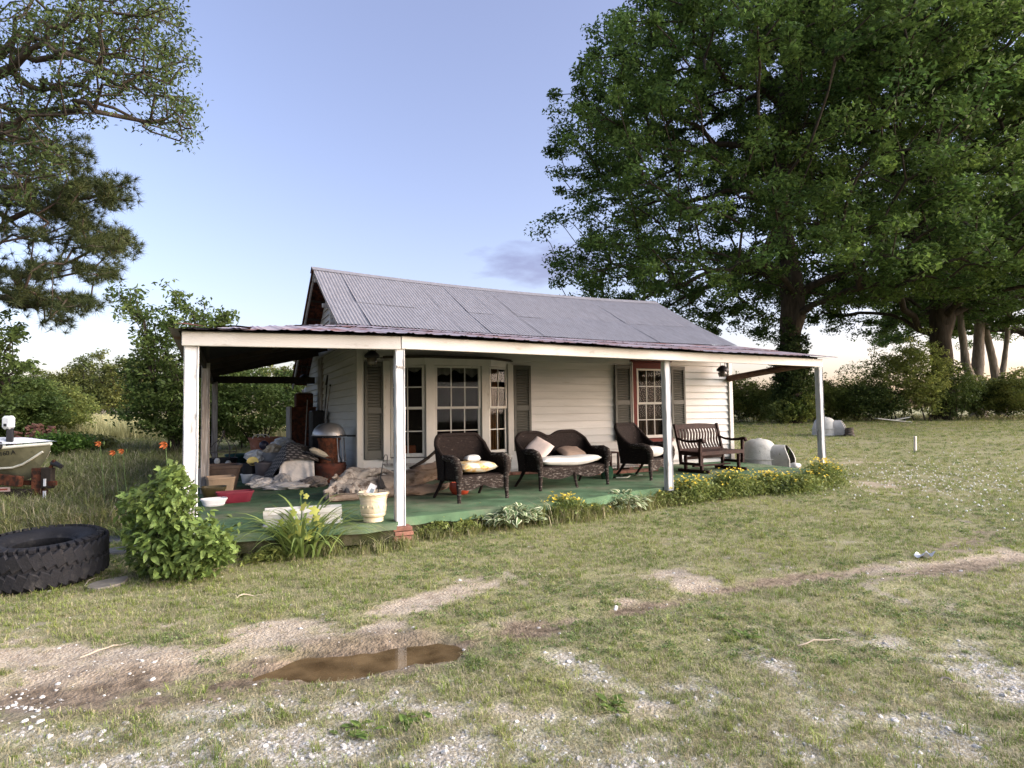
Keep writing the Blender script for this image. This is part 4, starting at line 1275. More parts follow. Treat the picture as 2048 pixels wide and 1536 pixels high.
# kettle cooker with a steel dome
m_steel = mat("spun_steel", (.34, .34, .345), .38, .2, 6, .1, 50, .5, metal=.75)
gk = empty("barrel_cooker", (-.50, .38, FZ), "rusty barrel cooker with a polished steel dome lid", "cooker")
B().lathe([(.30, .02), (.335, .06), (.345, .16), (.335, .30), (.345, .33), (.33, .36), (.33, .40), (.28, .40)], 32).obj("drum", mat("rusty_brown_drum", (.085, .024, .013), .75, .5, 4, .2, 30, .25, col2=(.022, .014, .011), lo=.45, hi=.65), gk, smooth=45)
B().lathe([(.20, .40), (.21, .84), (.23, .86), (.23, .90), (.0, .90)], 24).obj("neck", m_rust, gk, smooth=45)
B().lathe([(.31, .93), (.335, .945), (.335, .965), (.325, .97), (.315, 1.02), (.275, 1.10), (.20, 1.165), (.10, 1.195), (.0, 1.20)], 36).obj("dome_lid", m_steel, gk, smooth=45)
B().lathe([(.345, .925), (.355, .94), (.345, .955), (.30, .955)], 32).obj("rim", m_black, gk, smooth=45)
B().bar((.33, -.12, .935), (.50, -.19, .93), .045, .035, .01).obj("handle", m_black, gk)
for k2, (xx, yy) in enumerate(((.22, -.14), (.29, -.02), (.12, -.22))):
    B().tube([(xx, yy, .90), (xx + .015, yy - .02, .62), (xx + .03, yy - .03, .42)], [.012, .009, .02], 6).obj("hanging_tool", m_greywood if k2 % 2 else m_steel, gk, smooth=50)
gt = empty("fire_tongs", (-.62, -.25, FZ), "black iron tongs and sticks lying at the foot of the cooker", "tongs", rad(14))
for k2 in range(3): B().tube([(-.35, -.02 + .03 * k2, .02), (.1, .03 * k2, .035), (.75, .12 + .08 * k2, .03)], .02, 7).obj("bar", m_black, gt, smooth=50)

# tools, cabinet along the side wall
cab = empty("rusty_cabinet", (-.42, 5.2, FZ), "tall dark rust-red metal cabinet against the side wall", "cabinet")
B().box((0, 0, .80), (.62, .95, 1.58), bev=.012).obj("body", m_rust, cab)
B().box((-.05, -.49, .8), (.40, .02, 1.40), bev=.006).obj("door", m_rust, cab)
B().box((-.335, 0, .8), (.04, .98, 1.6), bev=.006).obj("end_panel", m_greywood, cab)
_t = empty("rusty_box", (-.36, 5.3, FZ + 1.595), "rusty square tin box on top of the cabinet", "box")
B().box((0, 0, .18), (.44, .5, .36), bev=.015).obj("body", m_rust, _t)
B().box((0, 0, .375), (.38, .44, .03), bev=.01).obj("lid", m_greywood, _t)
_t = empty("black_speaker_box", (-.25, 3.7, FZ), "tall black box leaning by the side wall", "box")
B().box((0, 0, .74), (.32, .5, 1.48), bev=.03).obj("body", m_black, _t)
for i, (x0_, y0_, z1_, dx, dy, lab) in enumerate(((-.42, 2.35, 2.05, .36, .5, "thin pale pole leaning from the cooker up the side wall"), (-.30, 2.9, 2.35, .24, .3, "dark garden fork leaning on the side wall"), (-.62, 3.2, 1.75, .16, .6, "slanting broom handle in front of the rusty cabinet"))):
    _t = empty(("leaning_pole", "garden_fork", "broom_handle")[i], (x0_, y0_, FZ), lab, ("pole", "fork", "broom")[i])
    B().tube([(0, 0, .0), (dx * .5, dy * .5, z1_ * .5), (dx, dy, z1_)], .014, 7).obj("shaft", (m_greywood, m_darkwood, m_greywood)[i], _t, smooth=50)
    if i == 1:
        for k2 in range(3): B().tube([(dx - .01, dy + (k2 - 1) * .02, z1_), (dx - .02 - .03, dy + (k2 - 1) * .07, z1_ - .25)], .007, 5).obj("tine", m_darkwood, _t)
    else: B().tube([(dx, dy, z1_), (dx, dy, z1_ + .05)], .02, 7).obj("knob", m_darkwood, _t)
_t = empty("leaning_broom", (-.10, .62, FZ), "short straw broom and stick propped at the house corner", "broom")
B().tube([(-.28, .2, .85), (-.1, .05, .42), (.0, 0, .18)], .013, 7).obj("shaft", m_greywood, _t, smooth=50)
B().lathe([(.02, .28), (.035, .22), (.055, .02), (.05, 0)], 10, M=Matrix.Rotation(rad(-14), 3, 'Y')).obj("bristles", m_rust, _t, smooth=50)
_t = empty("cooler_box", (-1.05, 7.4, terrain(-1.05, 7.4)), "white-lidded dark cooler behind the heap", "cooler")
B().box((0, 0, .42), (.6, .45, .7), bev=.03).obj("body", m_black, _t); B().box((0, 0, .80), (.64, .49, .08), bev=.02).obj("lid", m_wplas, _t)

# wire cloche
wc = empty("wire_cloche", (-2.38, 3.35, FZ + .40), "wire garden cloche with a crown-shaped top standing on black pots", "cloche")
for k2 in range(6):
    a = k2 * math.pi / 3
    B().tube([(.27 * r_ * math.cos(a), .27 * r_ * math.sin(a), z_) for r_, z_ in ((.86, 0), (1, .14), (.98, .24), (.75, .34), (.35, .42), (.1, .50), (.02, .58))], .009, 6).obj("wire", m_wire, wc, smooth=60)
for r_, z_ in ((.235, .0), (.26, .14)): B().tube([(r_ * math.cos(a), r_ * math.sin(a), z_) for a in np.linspace(0, 2 * math.pi, 28)[:-1]], .008, 6, closed=True).obj("hoop", m_wire, wc, smooth=60)
B().lathe([(.04 * math.sin(a), .60 - .04 * math.cos(a)) for a in np.linspace(.001, 3.14, 8)], 10).obj("finial", m_wire, wc, smooth=60)
for i, (x_, y_, hh, lab) in enumerate(((-2.52, 2.5, .46, "pale stone figurine head among the black pots"), (-2.30, 2.45, .40, "small dark statue with a pale head beside the pots"))):
    _t = empty("garden_figurine", (x_, y_, FZ), lab, "figurine")
    B().lathe([(.09, 0), (.10, .03), (.07, hh * .4), (.085, hh * .62), (.03, hh * .72)], 14).obj("body", m_black if i else m_brownp, _t, smooth=60)
    B().lathe([(.005, hh * .68), (.055, hh * .76), (.062, hh * .86), (.04, hh * .97), (.0, hh)], 14).obj("head", mat("pale_stone%d" % i, (.42, .42, .40), .9), _t, smooth=60)

# driftwood
m_drift = mat("silvered_driftwood", (.25, .195, .15), .85, .3, 3, .9, 9, .15, col2=(.10, .068, .045), lo=.50, hi=.66, pscale=4, stretch=(.5, 2.2, 2.2), bstretch=(2, 14, 14))
m_drift2 = mat("bleached_root", (.33, .28, .23), .85, .3, 6, .9, 16, .15, col2=(.09, .065, .05), lo=.48, hi=.62, pscale=7)


def gnarl(b, pts, rads, seed, n=14, rough=.28, sub=7):
    """a twisted weathered limb"""
    r_ = np.random.default_rng(seed); pts = np.array(pts, float); rads = np.array(rads, float)
    t = np.linspace(0, len(pts) - 1, (len(pts) - 1) * sub + 1)
    C_ = np.stack([np.interp(t, range(len(pts)), pts[:, k2]) for k2 in range(3)], 1); R_ = np.interp(t, range(len(pts)), rads)
    C_ += np.cumsum(r_.normal(0, .006, C_.shape), 0) * .5
    ph = r_.uniform(0, 6.28, 6); V = []
    for i in range(len(t)):
        d = C_[min(i + 1, len(t) - 1)] - C_[max(i - 1, 0)]; d /= np.linalg.norm(d)
        a = np.cross(d, [0.1, .2, 1]); a /= np.linalg.norm(a); c_ = np.cross(d, a)
        for k2 in range(n):
            an = 2 * math.pi * k2 / n + .12 * i
            rr_ = R_[i] * (1 + rough * (.6 * math.sin(3 * an + ph[0] + .5 * i) + .5 * math.sin(5 * an + ph[1] - .3 * i) + .35 * math.sin(8 * an + ph[2])) + r_.normal(0, .05))
            V.append(C_[i] + (a * math.cos(an) + c_ * math.sin(an)) * rr_)
    for v in V: v[2] = max(v[2], .004)
    Fs = [(i * n + k2, i * n + (k2 + 1) % n, (i + 1) * n + (k2 + 1) % n, (i + 1) * n + k2) for i in range(len(t) - 1) for k2 in range(n)]
    Fs += [tuple(range(n))[::-1], tuple((len(t) - 1) * n + k2 for k2 in range(n))]
    b.add(V, Fs)


dr = empty("driftwood_root", (-.40, -2.05, FZ), "gnarled bleached driftwood root mass behind the cream planter", "driftwood", rad(2))
for q_, rr_, sd_ in (([(-.60, -.30, .10), (-.40, -.12, .20), (-.15, .0, .34), (.15, .05, .36), (.45, .08, .24)], [.05, .10, .13, .10, .05], 1), ([(-.62, -.22, .05), (-.3, -.22, .12), (.1, -.18, .16), (.45, -.12, .12), (.85, -.05, .10)], [.05, .085, .09, .07, .04], 2),
                       ([(-.5, .0, .06), (-.25, .12, .20), (.1, .18, .26), (.4, .2, .30)], [.05, .09, .08, .03], 3), ([(-.66, -.36, .16), (-.5, -.25, .14), (-.2, -.12, .24), (.25, -.08, .25), (.6, -.02, .16)], [.02, .06, .075, .06, .02], 11), ([(-.1, -.05, .30), (.1, -.12, .40), (.38, -.10, .42), (.65, -.05, .30)], [.07, .06, .045, .015], 12),
                       ([(-.45, -.3, .06), (-.1, -.32, .06), (.35, -.28, .07), (.8, -.2, .06)], [.06, .07, .06, .04], 13), ([(-.35, -.1, .28), (-.42, -.2, .36), (-.5, -.26, .34)], [.05, .035, .012], 14), ([(0, .1, .2), (.3, .3, .16), (.7, .35, .1)], [.09, .07, .03], 15)):
    b = B(); gnarl(b, q_, rr_, sd_, 12, .26, 8); b.obj("root", m_drift2, dr, smooth=60)
b = B(); gnarl(b, [(-.62, -.52, .055), (0, -.48, .06), (.62, -.40, .055)], [.055, .06, .05], 4, 12, .2); b.obj("limb", m_drift, dr, smooth=60)
b = B(); gnarl(b, [(-.30, -.42, .14), (-.15, -.40, .17), (.02, -.42, .14)], [.07, .10, .06], 5, 12, .3); b.obj("burl", m_drift2, dr, smooth=60)
dr2 = empty("driftwood_log", (.62, -2.25, FZ), "long grey driftwood log lying under the bay window", "driftwood", rad(3))
b = B(); gnarl(b, [(-.75, -.10, .20), (-.3, -.05, .26), (.15, .05, .34), (.5, .12, .44)], [.14, .15, .13, .12], 6, 16, .2); b.obj("trunk", m_drift, dr2, smooth=60)
b = B(); gnarl(b, [(-.75, -.25, .08), (-.2, -.22, .09), (.3, -.15, .12), (.55, -.1, .16)], [.08, .085, .06, .02], 7, 12, .25); b.obj("limb", m_drift, dr2, smooth=60)
b = B(); gnarl(b, [(-.7, -.05, .16), (-.1, .0, .17), (.3, .08, .27)], [.08, .06, .025], 8, 12, .25); b.obj("limb", m_drift, dr2, smooth=60)
b = B(); gnarl(b, [(-.15, .22, .42), (.1, .20, .52), (.28, .16, .66), (.42, .14, .76)], [.022, .03, .028, .02], 9, 8, .1); b.obj("branch", m_darkwood, dr2, smooth=60)
pot("dark_bucket", "dark grey bucket standing behind the corner post", (.42, -1.55, FZ), .19, .34, mat("charcoal_bucket", (.035, .036, .04), .6), .85, .01, cat="bucket")

# cream planter with a crook and a card
cpn = empty("cream_planter", (-.78, -4.60, FZ), "cream moulded planter with banded relief beside the corner post", "planter")
m_cream = mat("cream_resin", (.66, .535, .36), .7, .1, 6, .3, 30, .25, col2=(.44, .33, .20), lo=.6, hi=.75, pscale=12)
prof = [(.105, 0), (.125, .004), (.127, .045), (.118, .055), (.145, .07), (.155, .085), (.158, .10), (.154, .108), (.160, .125), (.163, .13), (.164, .25), (.168, .255), (.166, .265), (.172, .272), (.170, .282), (.176, .29), (.174, .30), (.186, .325), (.19, .335), (.196, .345), (.196, .362), (.188, .368), (.176, .366), (.170, .34), (.165, .31)]
B().lathe([(r_, z_ * 1.02) for r_, z_ in prof], 40).obj("body", m_cream, cpn, smooth=35)
for k2 in range(14):   # moulded leaf relief
    a = 2 * math.pi * k2 / 14
    B().lathe([(.0, -.028), (.018, -.01), (.014, .015), (0, .03)], 8, at=(.162 * math.cos(a), .162 * math.sin(a), .19 + .012 * (k2 % 2)), sx=.6, sy=.6).obj("relief", m_cream, cpn, smooth=60)
rope = [(.197 * math.cos(a), .197 * math.sin(a), .352 + .004 * math.sin(20 * a)) for a in np.linspace(0, 2 * math.pi, 80)[:-1]]
B().tube(rope, .009, 6, closed=True).obj("rope_rim", m_cream, cpn, smooth=60)
B().lathe([(.165, .315), (0, .325)], 24).obj("soil", m_soil, cpn)
ck = empty("plant_crook", (-.72, -4.57, FZ + .30), "thin black metal crook stuck in the cream planter", "crook")
B().tube([(0, 0, 0), (.05, .0, .30), (.085, 0, .50), (.10, 0, .53), (.125, 0, .53), (.13, 0, .50), (.125, 0, .40)], .0055, 6).obj("rod", m_black, ck, smooth=60)
_t = empty("plant_tag", (-.83, -4.50, FZ + .31), "white plastic plant tag tilted in the cream planter", "tag")
B().box((.05, 0, .085), (.10, .004, .13), Matrix.Rotation(rad(28), 3, 'Y') @ Matrix.Rotation(rad(10), 3, 'Z'), .001).obj("card", m_wplas, _t)
B().box((.055, -.004, .065), (.045, .003, .05), Matrix.Rotation(rad(28), 3, 'Y') @ Matrix.Rotation(rad(10), 3, 'Z')).obj("picture", mat("grey_blue_print", (.16, .2, .22), .6), _t)
# long white window box at the edge
wx = empty("window_box", (-1.60, -4.36, FZ), "long weathered white window box at the carpet edge behind the daylily", "planter", rad(-9))
L_ = .92
for nm, prof_, mm in (("body", [(-.085, .012), (.085, .012), (.115, .145), (.125, .148), (.128, .205), (.112, .205), (.085, .10), (-.085, .10), (-.112, .205), (-.128, .205), (-.125, .148), (-.115, .145)], mat("chalky_white_resin", (.50, .49, .45), .8, .12, 5, .2, 30, .2, col2=(.34, .31, .26), lo=.55, hi=.75)), ("tray", [(-.10, 0), (.10, 0), (.112, .022), (.105, .024), (.09, .01), (-.09, .01), (-.105, .024), (-.112, .022)], m_wplas)):
    n_ = len(prof_); b = B(); k3 = .0 if nm == "body" else .015
    V = [(sx * (L_ / 2 + k3 - (.03 if z_ < .1 and nm == "body" else 0)), y_, z_) for sx in (-1, 1) for y_, z_ in prof_]
    b.add(V, [(i, (i + 1) % n_, n_ + (i + 1) % n_, n_ + i) for i in range(n_)] + [tuple(range(n_))[::-1], tuple(range(n_, 2 * n_))])
    b.obj(nm, mm, wx)
B().box((0, 0, .11), (L_ - .03, .19, .02)).obj("soil", m_soil, wx)


# hanging lanterns
def lantern(label, loc, s=1.0, drop=.25):
    t = empty("hanging_lantern", loc, label, "lantern")
    for dx in (-.09, .09): B().tube([(dx * s, 0, drop + .18 * s), (dx * s * .8, 0, .17 * s)], .006, 5).obj("chain", m_black, t)
    B().lathe([(.0, .20 * s), (.05 * s, .19 * s), (.13 * s, .12 * s), (.155 * s, .09 * s), (.15 * s, .05 * s), (.10 * s, .04 * s)], 14).obj("hood", m_black, t, smooth=50)
    B().lathe([(.09 * s, .04 * s), (.11 * s, -.02 * s), (.085 * s, -.10 * s), (.0, -.12 * s)], 14).obj("globe", mat("smoky_globe", (.10, .085, .065), .15, .2, 4, spec=.5), t, smooth=50)
    for k2 in range(4):
        a = k2 * math.pi / 2 + .4
        B().tube([(.115 * s * math.cos(a), .115 * s * math.sin(a), .05 * s), (.12 * s * math.cos(a), .12 * s * math.sin(a), -.02 * s), (.09 * s * math.cos(a), .09 * s * math.sin(a), -.11 * s)], .006, 5).obj("guard", m_black, t)
    return t


lantern("black caged lantern hanging at the far end of the front wall", (9.35, -.42, 2.62), 1.0, .38)
lantern("black lantern hanging in front of the shutter beside the house corner", (.20, -.36, 2.73), 1.0, .40)
lantern("small black lantern on the side wall above the rusty box", (-.28, 5.75, 2.66), .9, .25)
# ceiling hook under the porch roof
# ================================================================ YARD THINGS
m_igloo = mat("pale_grey_plastic", (.36, .355, .33), .75, .15, 4, .4, 40, .15, col2=(.22, .215, .19), lo=.55, hi=.75, pscale=5)


m_shade_lining = mat("shade_dark_lining", (.035, .031, .024), .95, .3, 6)  # shadow inside the igloo tunnel, put into the colour of its inner face


def igloo(label, loc, rz, s=1.0):
    t = empty("dog_igloo", loc, label, "dog house", rz)
    R_, H_ = .52 * s, .80 * s
    pr = [(R_ * 1.02, 0), (R_ * 1.03, .04 * s), (R_, .05 * s)]
    for k2 in range(15):
        a = k2 / 14 * math.pi / 2
        pr.append((R_ * (.98 * math.cos(a) ** .62), .08 * s + (H_ - .08 * s) * math.sin(a) ** .95))
    B().tube([(R_ * 1.012 * math.cos(a), R_ * 1.012 * math.sin(a), .30 * s) for a in np.linspace(.62, 2 * math.pi - .62, 40)], .012 * s, 6).obj("seam_band", m_igloo, t, smooth=60)
    B().lathe([(.07 * s, H_ - .012), (.075 * s, H_ + .012), (.05 * s, H_ + .02), (0, H_ + .02)], 16).obj("roof_vent", m_igloo, t, smooth=40)
    n_ = 56; V, Fs = [], []
    for r_, z_ in pr: V += [(r_ * math.cos(2 * math.pi * k5 / n_), r_ * math.sin(2 * math.pi * k5 / n_), z_) for k5 in range(n_)]
    for i in range(len(pr) - 1):
        for k5 in range(n_):
            q4 = (i * n_ + k5, i * n_ + (k5 + 1) % n_, (i + 1) * n_ + (k5 + 1) % n_, (i + 1) * n_ + k5)
            c4 = [sum(V[q5][ax_] for q5 in q4) / 4 for ax_ in range(3)]
            if c4[0] > .2 * s and abs(c4[1]) < .27 * s and c4[2] < .56 * s: continue     # doorway
            Fs.append(q4)
    B().add(V, Fs).obj("dome", m_igloo, t, smooth=50)
    # entrance tunnel along +x: outer arch, inner arch, rolled lip
    w_, h_ = .33 * s, .66 * s
    def arch(x, k3, n=20):
        P = [(x, -w_ * k3, .03 * s)]
        for i in range(n + 1):
            a = math.pi - math.pi * i / n
            P.append((x - .16 * s * max(0, math.sin(a)) * (1 if x > .3 * s else 0), w_ * k3 * math.cos(a), .30 * s + (h_ - .30 * s) * math.sin(a) ** .8 - (1 - k3) * .04))
        P.append((x, w_ * k3, .03 * s)); return P
    b = B(); b.grid([arch(.15 * s, 1.0), arch(.45 * s, 1.0), arch(.66 * s, 1.02), arch(.80 * s, 1.05)]); b.grid([arch(.80 * s, 1.05), arch(.815 * s, .98), arch(.80 * s, .90)])
    to_ = b.obj("entrance_tunnel", m_igloo, t, smooth=50)
    B().grid([arch(.80 * s, .90), arch(.5 * s, .86), arch(.30 * s, .80)]).obj("tunnel_lining", m_shade_lining, to_, smooth=50)
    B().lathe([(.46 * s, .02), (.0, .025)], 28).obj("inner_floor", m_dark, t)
    b = B(); pad(b, (.80 * s, 0, .11 * s), (.34 * s, .56 * s, .16 * s), .5, 12, Matrix.Rotation(rad(-8), 3, 'Y')); b.obj("door_lip", m_igloo, t, smooth=60)
    return t


p = onground(1535, 941)
igloo("pale grey plastic dog igloo just off the end of the porch", p + np.array([0, .25, 0]), rad(-62), 1.0)
p = onground(1650, 871)
igloo("pale grey plastic dog igloo out on the lawn near the tree line", p, rad(-58), .88)
p = onground(1699, 873)
stp = empty("cut_stump", p, "low dark tree stump beside the distant dog igloo", "stump")
b = B(); gnarl(b, [(0, 0, .0), (0, 0, .16), (.01, 0, .32)], [.2, .15, .14], 21, 18, .12); b.obj("wood", mat("dark_stump", (.06, .05, .04), .95, .4, 9, .6, 20), stp, smooth=60)
B().lathe([(.13, .318), (.0, .325)], 18).obj("cut_face", m_greywood, stp)
p = onground(1831, 903)
sk = empty("wooden_stake", p, "single pale wooden stake standing in the lawn", "stake")
B().box((0, 0, .22), (.075, .06, .46), Matrix.Rotation(rad(2), 3, 'X'), .01).obj("stake", mat("pale_stake", (.50, .47, .42), .85, .2, 8, .3, 30), sk)
for i, (px_, py_, L_, a_, lab) in enumerate(((1787, 845, 1.9, .2, "long pale board lying flat at the foot of the thicket"), (1803, 843, .9, -.3, "short white board leaning on the long one by the thicket"))):
    p = onground(px_, py_); _t = empty("loose_board", p, lab, "board", rad(-25))
    B().box((0, 0, .12 + .05 * i), (L_, .3, .05), Matrix.Rotation(a_ * .6, 3, 'Y'), .008).obj("plank", mat("bleached_board%d" % i, (.42, .42, .38), .85, .2, 5), _t)
p = onground(1850, 1117)
_t = empty("paper_scrap", p, "scrap of white paper on the grass beside the wheel track", "paper")
P = [[(-.11 + .22 * i / 8, -.05 + .10 * j / 5, .035 + .03 * math.sin(i * .9) + .02 * math.cos(j)) for i in range(9)] for j in range(6)]
B().grid(P).obj("sheet", m_wplas, _t, smooth=60)
p = onground(1232, 1226)
_t = empty("paper_scrap", p, "tiny white scrap in the muddy track", "paper")
B().box((0, 0, .04), (.03, .015, .04), Matrix.Rotation(.4, 3, 'Y'), .004).obj("sheet", m_wplas, _t)

# ---- big off-road tyre lying on its side
m_rub = mat("dusty_black_rubber", (.008, .008, .010), .8, .35, 5, .3, 40, .3, col2=(.035, .033, .031), lo=.55, hi=.75)
TR, TH = .55, .36
ty = empty("tractor_tyre", (-4.18, -4.66, .0), "big black lugged tyre lying on its side in the grass", "tyre", rad(20))
ty.scale = (1, 1, 1.18)
Mt = Matrix.Rotation(rad(3.0), 3, 'X') @ Matrix.Rotation(rad(-2.0), 3, 'Y')
pr = [(.25, .06), (.30, .02), (.42, .0), (.485, .04), (.505, .09), (.51, .18), (.505, .27), (.485, .32), (.42, .36), (.34, .355), (.29, .335), (.265, .30), (.255, .315), (.235, .30), (.245, .25), (.30, .20), (.30, .12), (.25, .06)]
k3 = TR / .51 * 1.0
B().lathe([(r_ * k3, z_ + .02) for r_, z_ in pr], 64, M=Mt).obj("carcass", m_rub, ty, smooth=40)
lug = B().box((0, 0, 0), (.035, .10, .13), bev=.008).mesh("lug", m_rub)
for i in range(40):
    for lv in (0, 1):
        a = 2 * math.pi * (i + .5 * lv) / 40
        o = bpy.data.objects.new("tread_lug", lug)
        q = Mt @ Vector((.512 * k3 * math.cos(a), .512 * k3 * math.sin(a), .115 + .155 * lv + .02))
        o.location = q
        o.rotation_euler = (Mt @ (Matrix.Rotation(a, 3, 'Z') @ Matrix.Rotation(rad(28 if lv else -28), 3, 'X'))).to_euler()
        reg(o, ty)
    a = 2 * math.pi * i / 40
    o = bpy.data.objects.new("shoulder_lug", lug); o.scale = (1.9, .55, .30)
    o.location = Mt @ Vector((.455 * k3 * math.cos(a), .455 * k3 * math.sin(a), .372)); o.rotation_euler = (Mt @ (Matrix.Rotation(a, 3, 'Z') @ Matrix.Rotation(rad(12), 3, 'Y'))).to_euler(); reg(o, ty)
# flagstones between tyre and shrub
for i, (px_, py_, w_, h_, lab) in enumerate(((222, 1082, .62, .42, "dark flat flagstone lying behind the tyre"), (235, 1105, .55, .35, "cracked flagstone between the tyre and the shrub"), (215, 1172, .45, .28, "pale flat stone beside the tyre foot"))):
    p = onground(px_, py_); _t = empty("flagstone", p, lab, "stone", rad(30 * i))
    rr_ = [(w_ / 2 * math.cos(a) * (1 + .12 * math.sin(3 * a + i)), h_ / 2 * math.sin(a) * (1 + .1 * math.cos(4 * a))) for a in np.linspace(0, 2 * math.pi, 15)[:-1]]
    B().prism(rr_, -.03, .035).obj("slab", mat("slate_grey_stone%d" % i, ((.075, .08, .085), (.085, .09, .09), (.17, .155, .13))[i], .9, .3, 8, .5, 20), _t)

# ---- boat on its trailer
m_hull = mat("faded_olive_hull", (.155, .145, .085), .6, .25, 5, .1, 30, .25, col2=(.09, .082, .05), lo=.55, hi=.75)
m_wtrim = mat("off_white_trim", (.62, .60, .50), .55, .12, 6)
bow = dep(101, 889, 12.0)
boat = empty("fishing_boat", (bow[0], bow[1], 0), "faded olive aluminium fishing boat with pale trim, bow pointing toward the house", "boat")
fx = ch(1, -.34, 0); fx = fx / np.linalg.norm(fx); sy_ = np.array([-fx[1], fx[0], 0])
gz_ = float(bow[2])


def hp_(t, v, side):
    """hull point: t metres aft of the bow, v 0 keel..1 gunwale"""
    k4 = min(1, t / 2.2); hb = .78 * (1 - (1 - k4) ** 2.1)
    zk = (gz_ - .74) + .62 * max(0, 1 - t / .75) ** 1.7
    zg = gz_ - .10 * min(1, t / 1.2) + .0
    w_ = hb * (v ** .62) * (.35 + .65 * v ** .5)
    z_ = zk + (zg - zk) * v
    return (fx * (-t) + sy_ * side * w_) + np.array([0, 0, z_])


b = B()
ts = [0.0, .05, .12, .22, .35, .5, .7, .95, 1.3, 1.8, 2.5, 3.4, 4.2]
for side in (-1, 1):
    b.grid([[hp_(t, v, side) for v in np.linspace(0, 1, 13)] for t in ts], flip=side > 0)
b.add([hp_(4.2, v, 1) for v in np.linspace(0, 1, 13)] + [hp_(4.2, v, -1) for v in np.linspace(1, 0, 13)], [tuple(range(26))])
b.obj("hull", m_hull, boat, smooth=50)
b = B()
for side in (-1, 1):
    b.tube([hp_(t, 1.0, side) + np.array([0, 0, .015]) for t in ts], .03, 8)
b.obj("gunwale", m_wtrim, boat, smooth=60)
for side in (-1, 1):
    B().tube([hp_(t, .44 + .14 * max(0, 1 - t / .6) ** 1.5, side) * 1.0 + sy_ * side * .012 for t in ts[2:]], .022, 6).obj("spray_rail", m_wtrim, boat, smooth=60)
dk = B(); dk.grid([[hp_(t, .97, s_) for s_ in (-1, -.5, 0, .5, 1)] for t in ts[1:8]]); dk.obj("bow_deck", m_wtrim, boat)
cv_ = B(); q = lambda t, s_, z_: fx * (-t) + sy_ * s_ + np.array([0, 0, z_])
cv_.grid([[q(t, s_, gz_ + .02 + .11 * (1 - (s_ / .7) ** 2) * min(1, (t - .55) / .3) + .01 * math.sin(9 * t + 5 * s_)) for s_ in np.linspace(-.55, .55, 11)] for t in np.linspace(.6, 2.6, 14)])
cv_.obj("deck_cover", m_wplas, boat, smooth=60)
B().bar(q(.65, -.46, gz_ + .0), q(2.2, -.70, gz_ + .0), .10, .14, .03).obj("side_bag", m_black, boat)
B().bar(q(.72, -.48, gz_ - .06), q(1.6, -.68, gz_ - .1), .05, .12, .03).obj("side_strap", mat("purple_black_cloth", (.025, .02, .04), .8), boat)
mt = dep(20, 868, 12.0); mt = mt - np.array([bow[0], bow[1], 0])
mo = B(); mo.box((mt[0], mt[1], gz_ + .12), (.10, .10, .42), bev=.01); mo = mo.obj("motor_mount", m_black, boat)
hd = dep(17, 845, 12.0) - np.array([bow[0], bow[1], 0])
Mh = Matrix(((RT[0], FW[0], 0), (RT[1], FW[1], 0), (0, 0, 1)))
B().box(hd, (.20, .16, .26), Mh, .045).obj("motor_cowl", m_wplas, mo)
B().box(hd + np.array([0, 0, -.045]) - FW * .083, (.055, .01, .055), Mh, .002).obj("cowl_badge", m_black, mo)
# registration number on the hull
fc = bpy.data.curves.new("registration", 'FONT'); fc.body = "EY 1160 A"; fc.size = .135; fc.shear = .35; fc.extrude = .002; fc.space_character = .9
_fo = bpy.data.objects.new("registration_curve", fc); fm_ = bpy.data.meshes.new_from_object(_fo); fm_.materials.clear(); fm_.materials.append(m_black)
fo = bpy.data.objects.new("registration_number", fm_); bpy.data.objects.remove(_fo); reg(fo, boat)
a0, a1 = hp_(1.02, .80, -1), hp_(.45, .80, -1)
dx_ = Vector(a1 - a0).normalized(); up_ = (Vector(hp_(.75, .95, -1)) - Vector(hp_(.75, .70, -1))).normalized(); nr_ = dx_.cross(up_).normalized(); up_ = nr_.cross(dx_)
M4 = Matrix((dx_, up_, nr_)).transposed().to_4x4(); M4.translation = Vector(a0) + nr_ * .02
fo.matrix_local = M4
tl = empty("boat_trailer", (bow[0], bow[1], 0), "dark rusty boat trailer with a winch post under the bow", "trailer")
B().bar(q(-.15, 0, .42), q(3.8, 0, .40), .09, .09, .005).obj("tongue", m_rust, tl)
B().bar(q(.30, -.10, .20), q(2.9, -.72, .24), .07, .22, .005).obj("side_rail", m_darkwood, tl)
B().bar(q(.45, -.22, gz_ - .70), q(2.6, -.62, gz_ - .50), .10, .20, .01).obj("bunk", m_rust, tl)
B().box(q(.30, .02, .35), (.20, .20, .72), Mh, .01).obj("winch_post", m_rust, tl)
B().box(q(.05, .0, .52), (.22, .12, .40), Mh, .02).obj("winch_stand", m_darkwood, tl)
B().bar(q(.10, 0, .55), q(-.12, 0, gz_ - .30), .05, .05, .005).obj("bow_arm", m_rust, tl)
B().tube([q(-.05, .02, gz_ - .36), q(-.16, .02, gz_ - .38), q(-.30, .0, gz_ - .42)], [.06, .05, .045], 8).obj("crank", m_black, tl, smooth=50)
B().box(q(.02, -.08, .20), (.05, .02, .16), Mh).obj("reflector", m_wplas, tl); B().box(q(.02, -.08, .44), (.04, .02, .14), Mh).obj("reflector", m_wplas, tl)
s0 = q(.95, -.30, .30)
lb = B(); lb.bar(q(.72, -.245, .315), q(1.05, -.325, .30), .008, .085, 0); lbo = lb.obj("maker_label", mat("red_white_label", (.60, .42, .36), .6, .1, 4), tl)
b = B(); b.bar(q(.77, -.262, .314), q(1.0, -.32, .302), .004, .03, 0); b.obj("label_print", mat("label_red", (.32, .05, .03), .6), lbo)
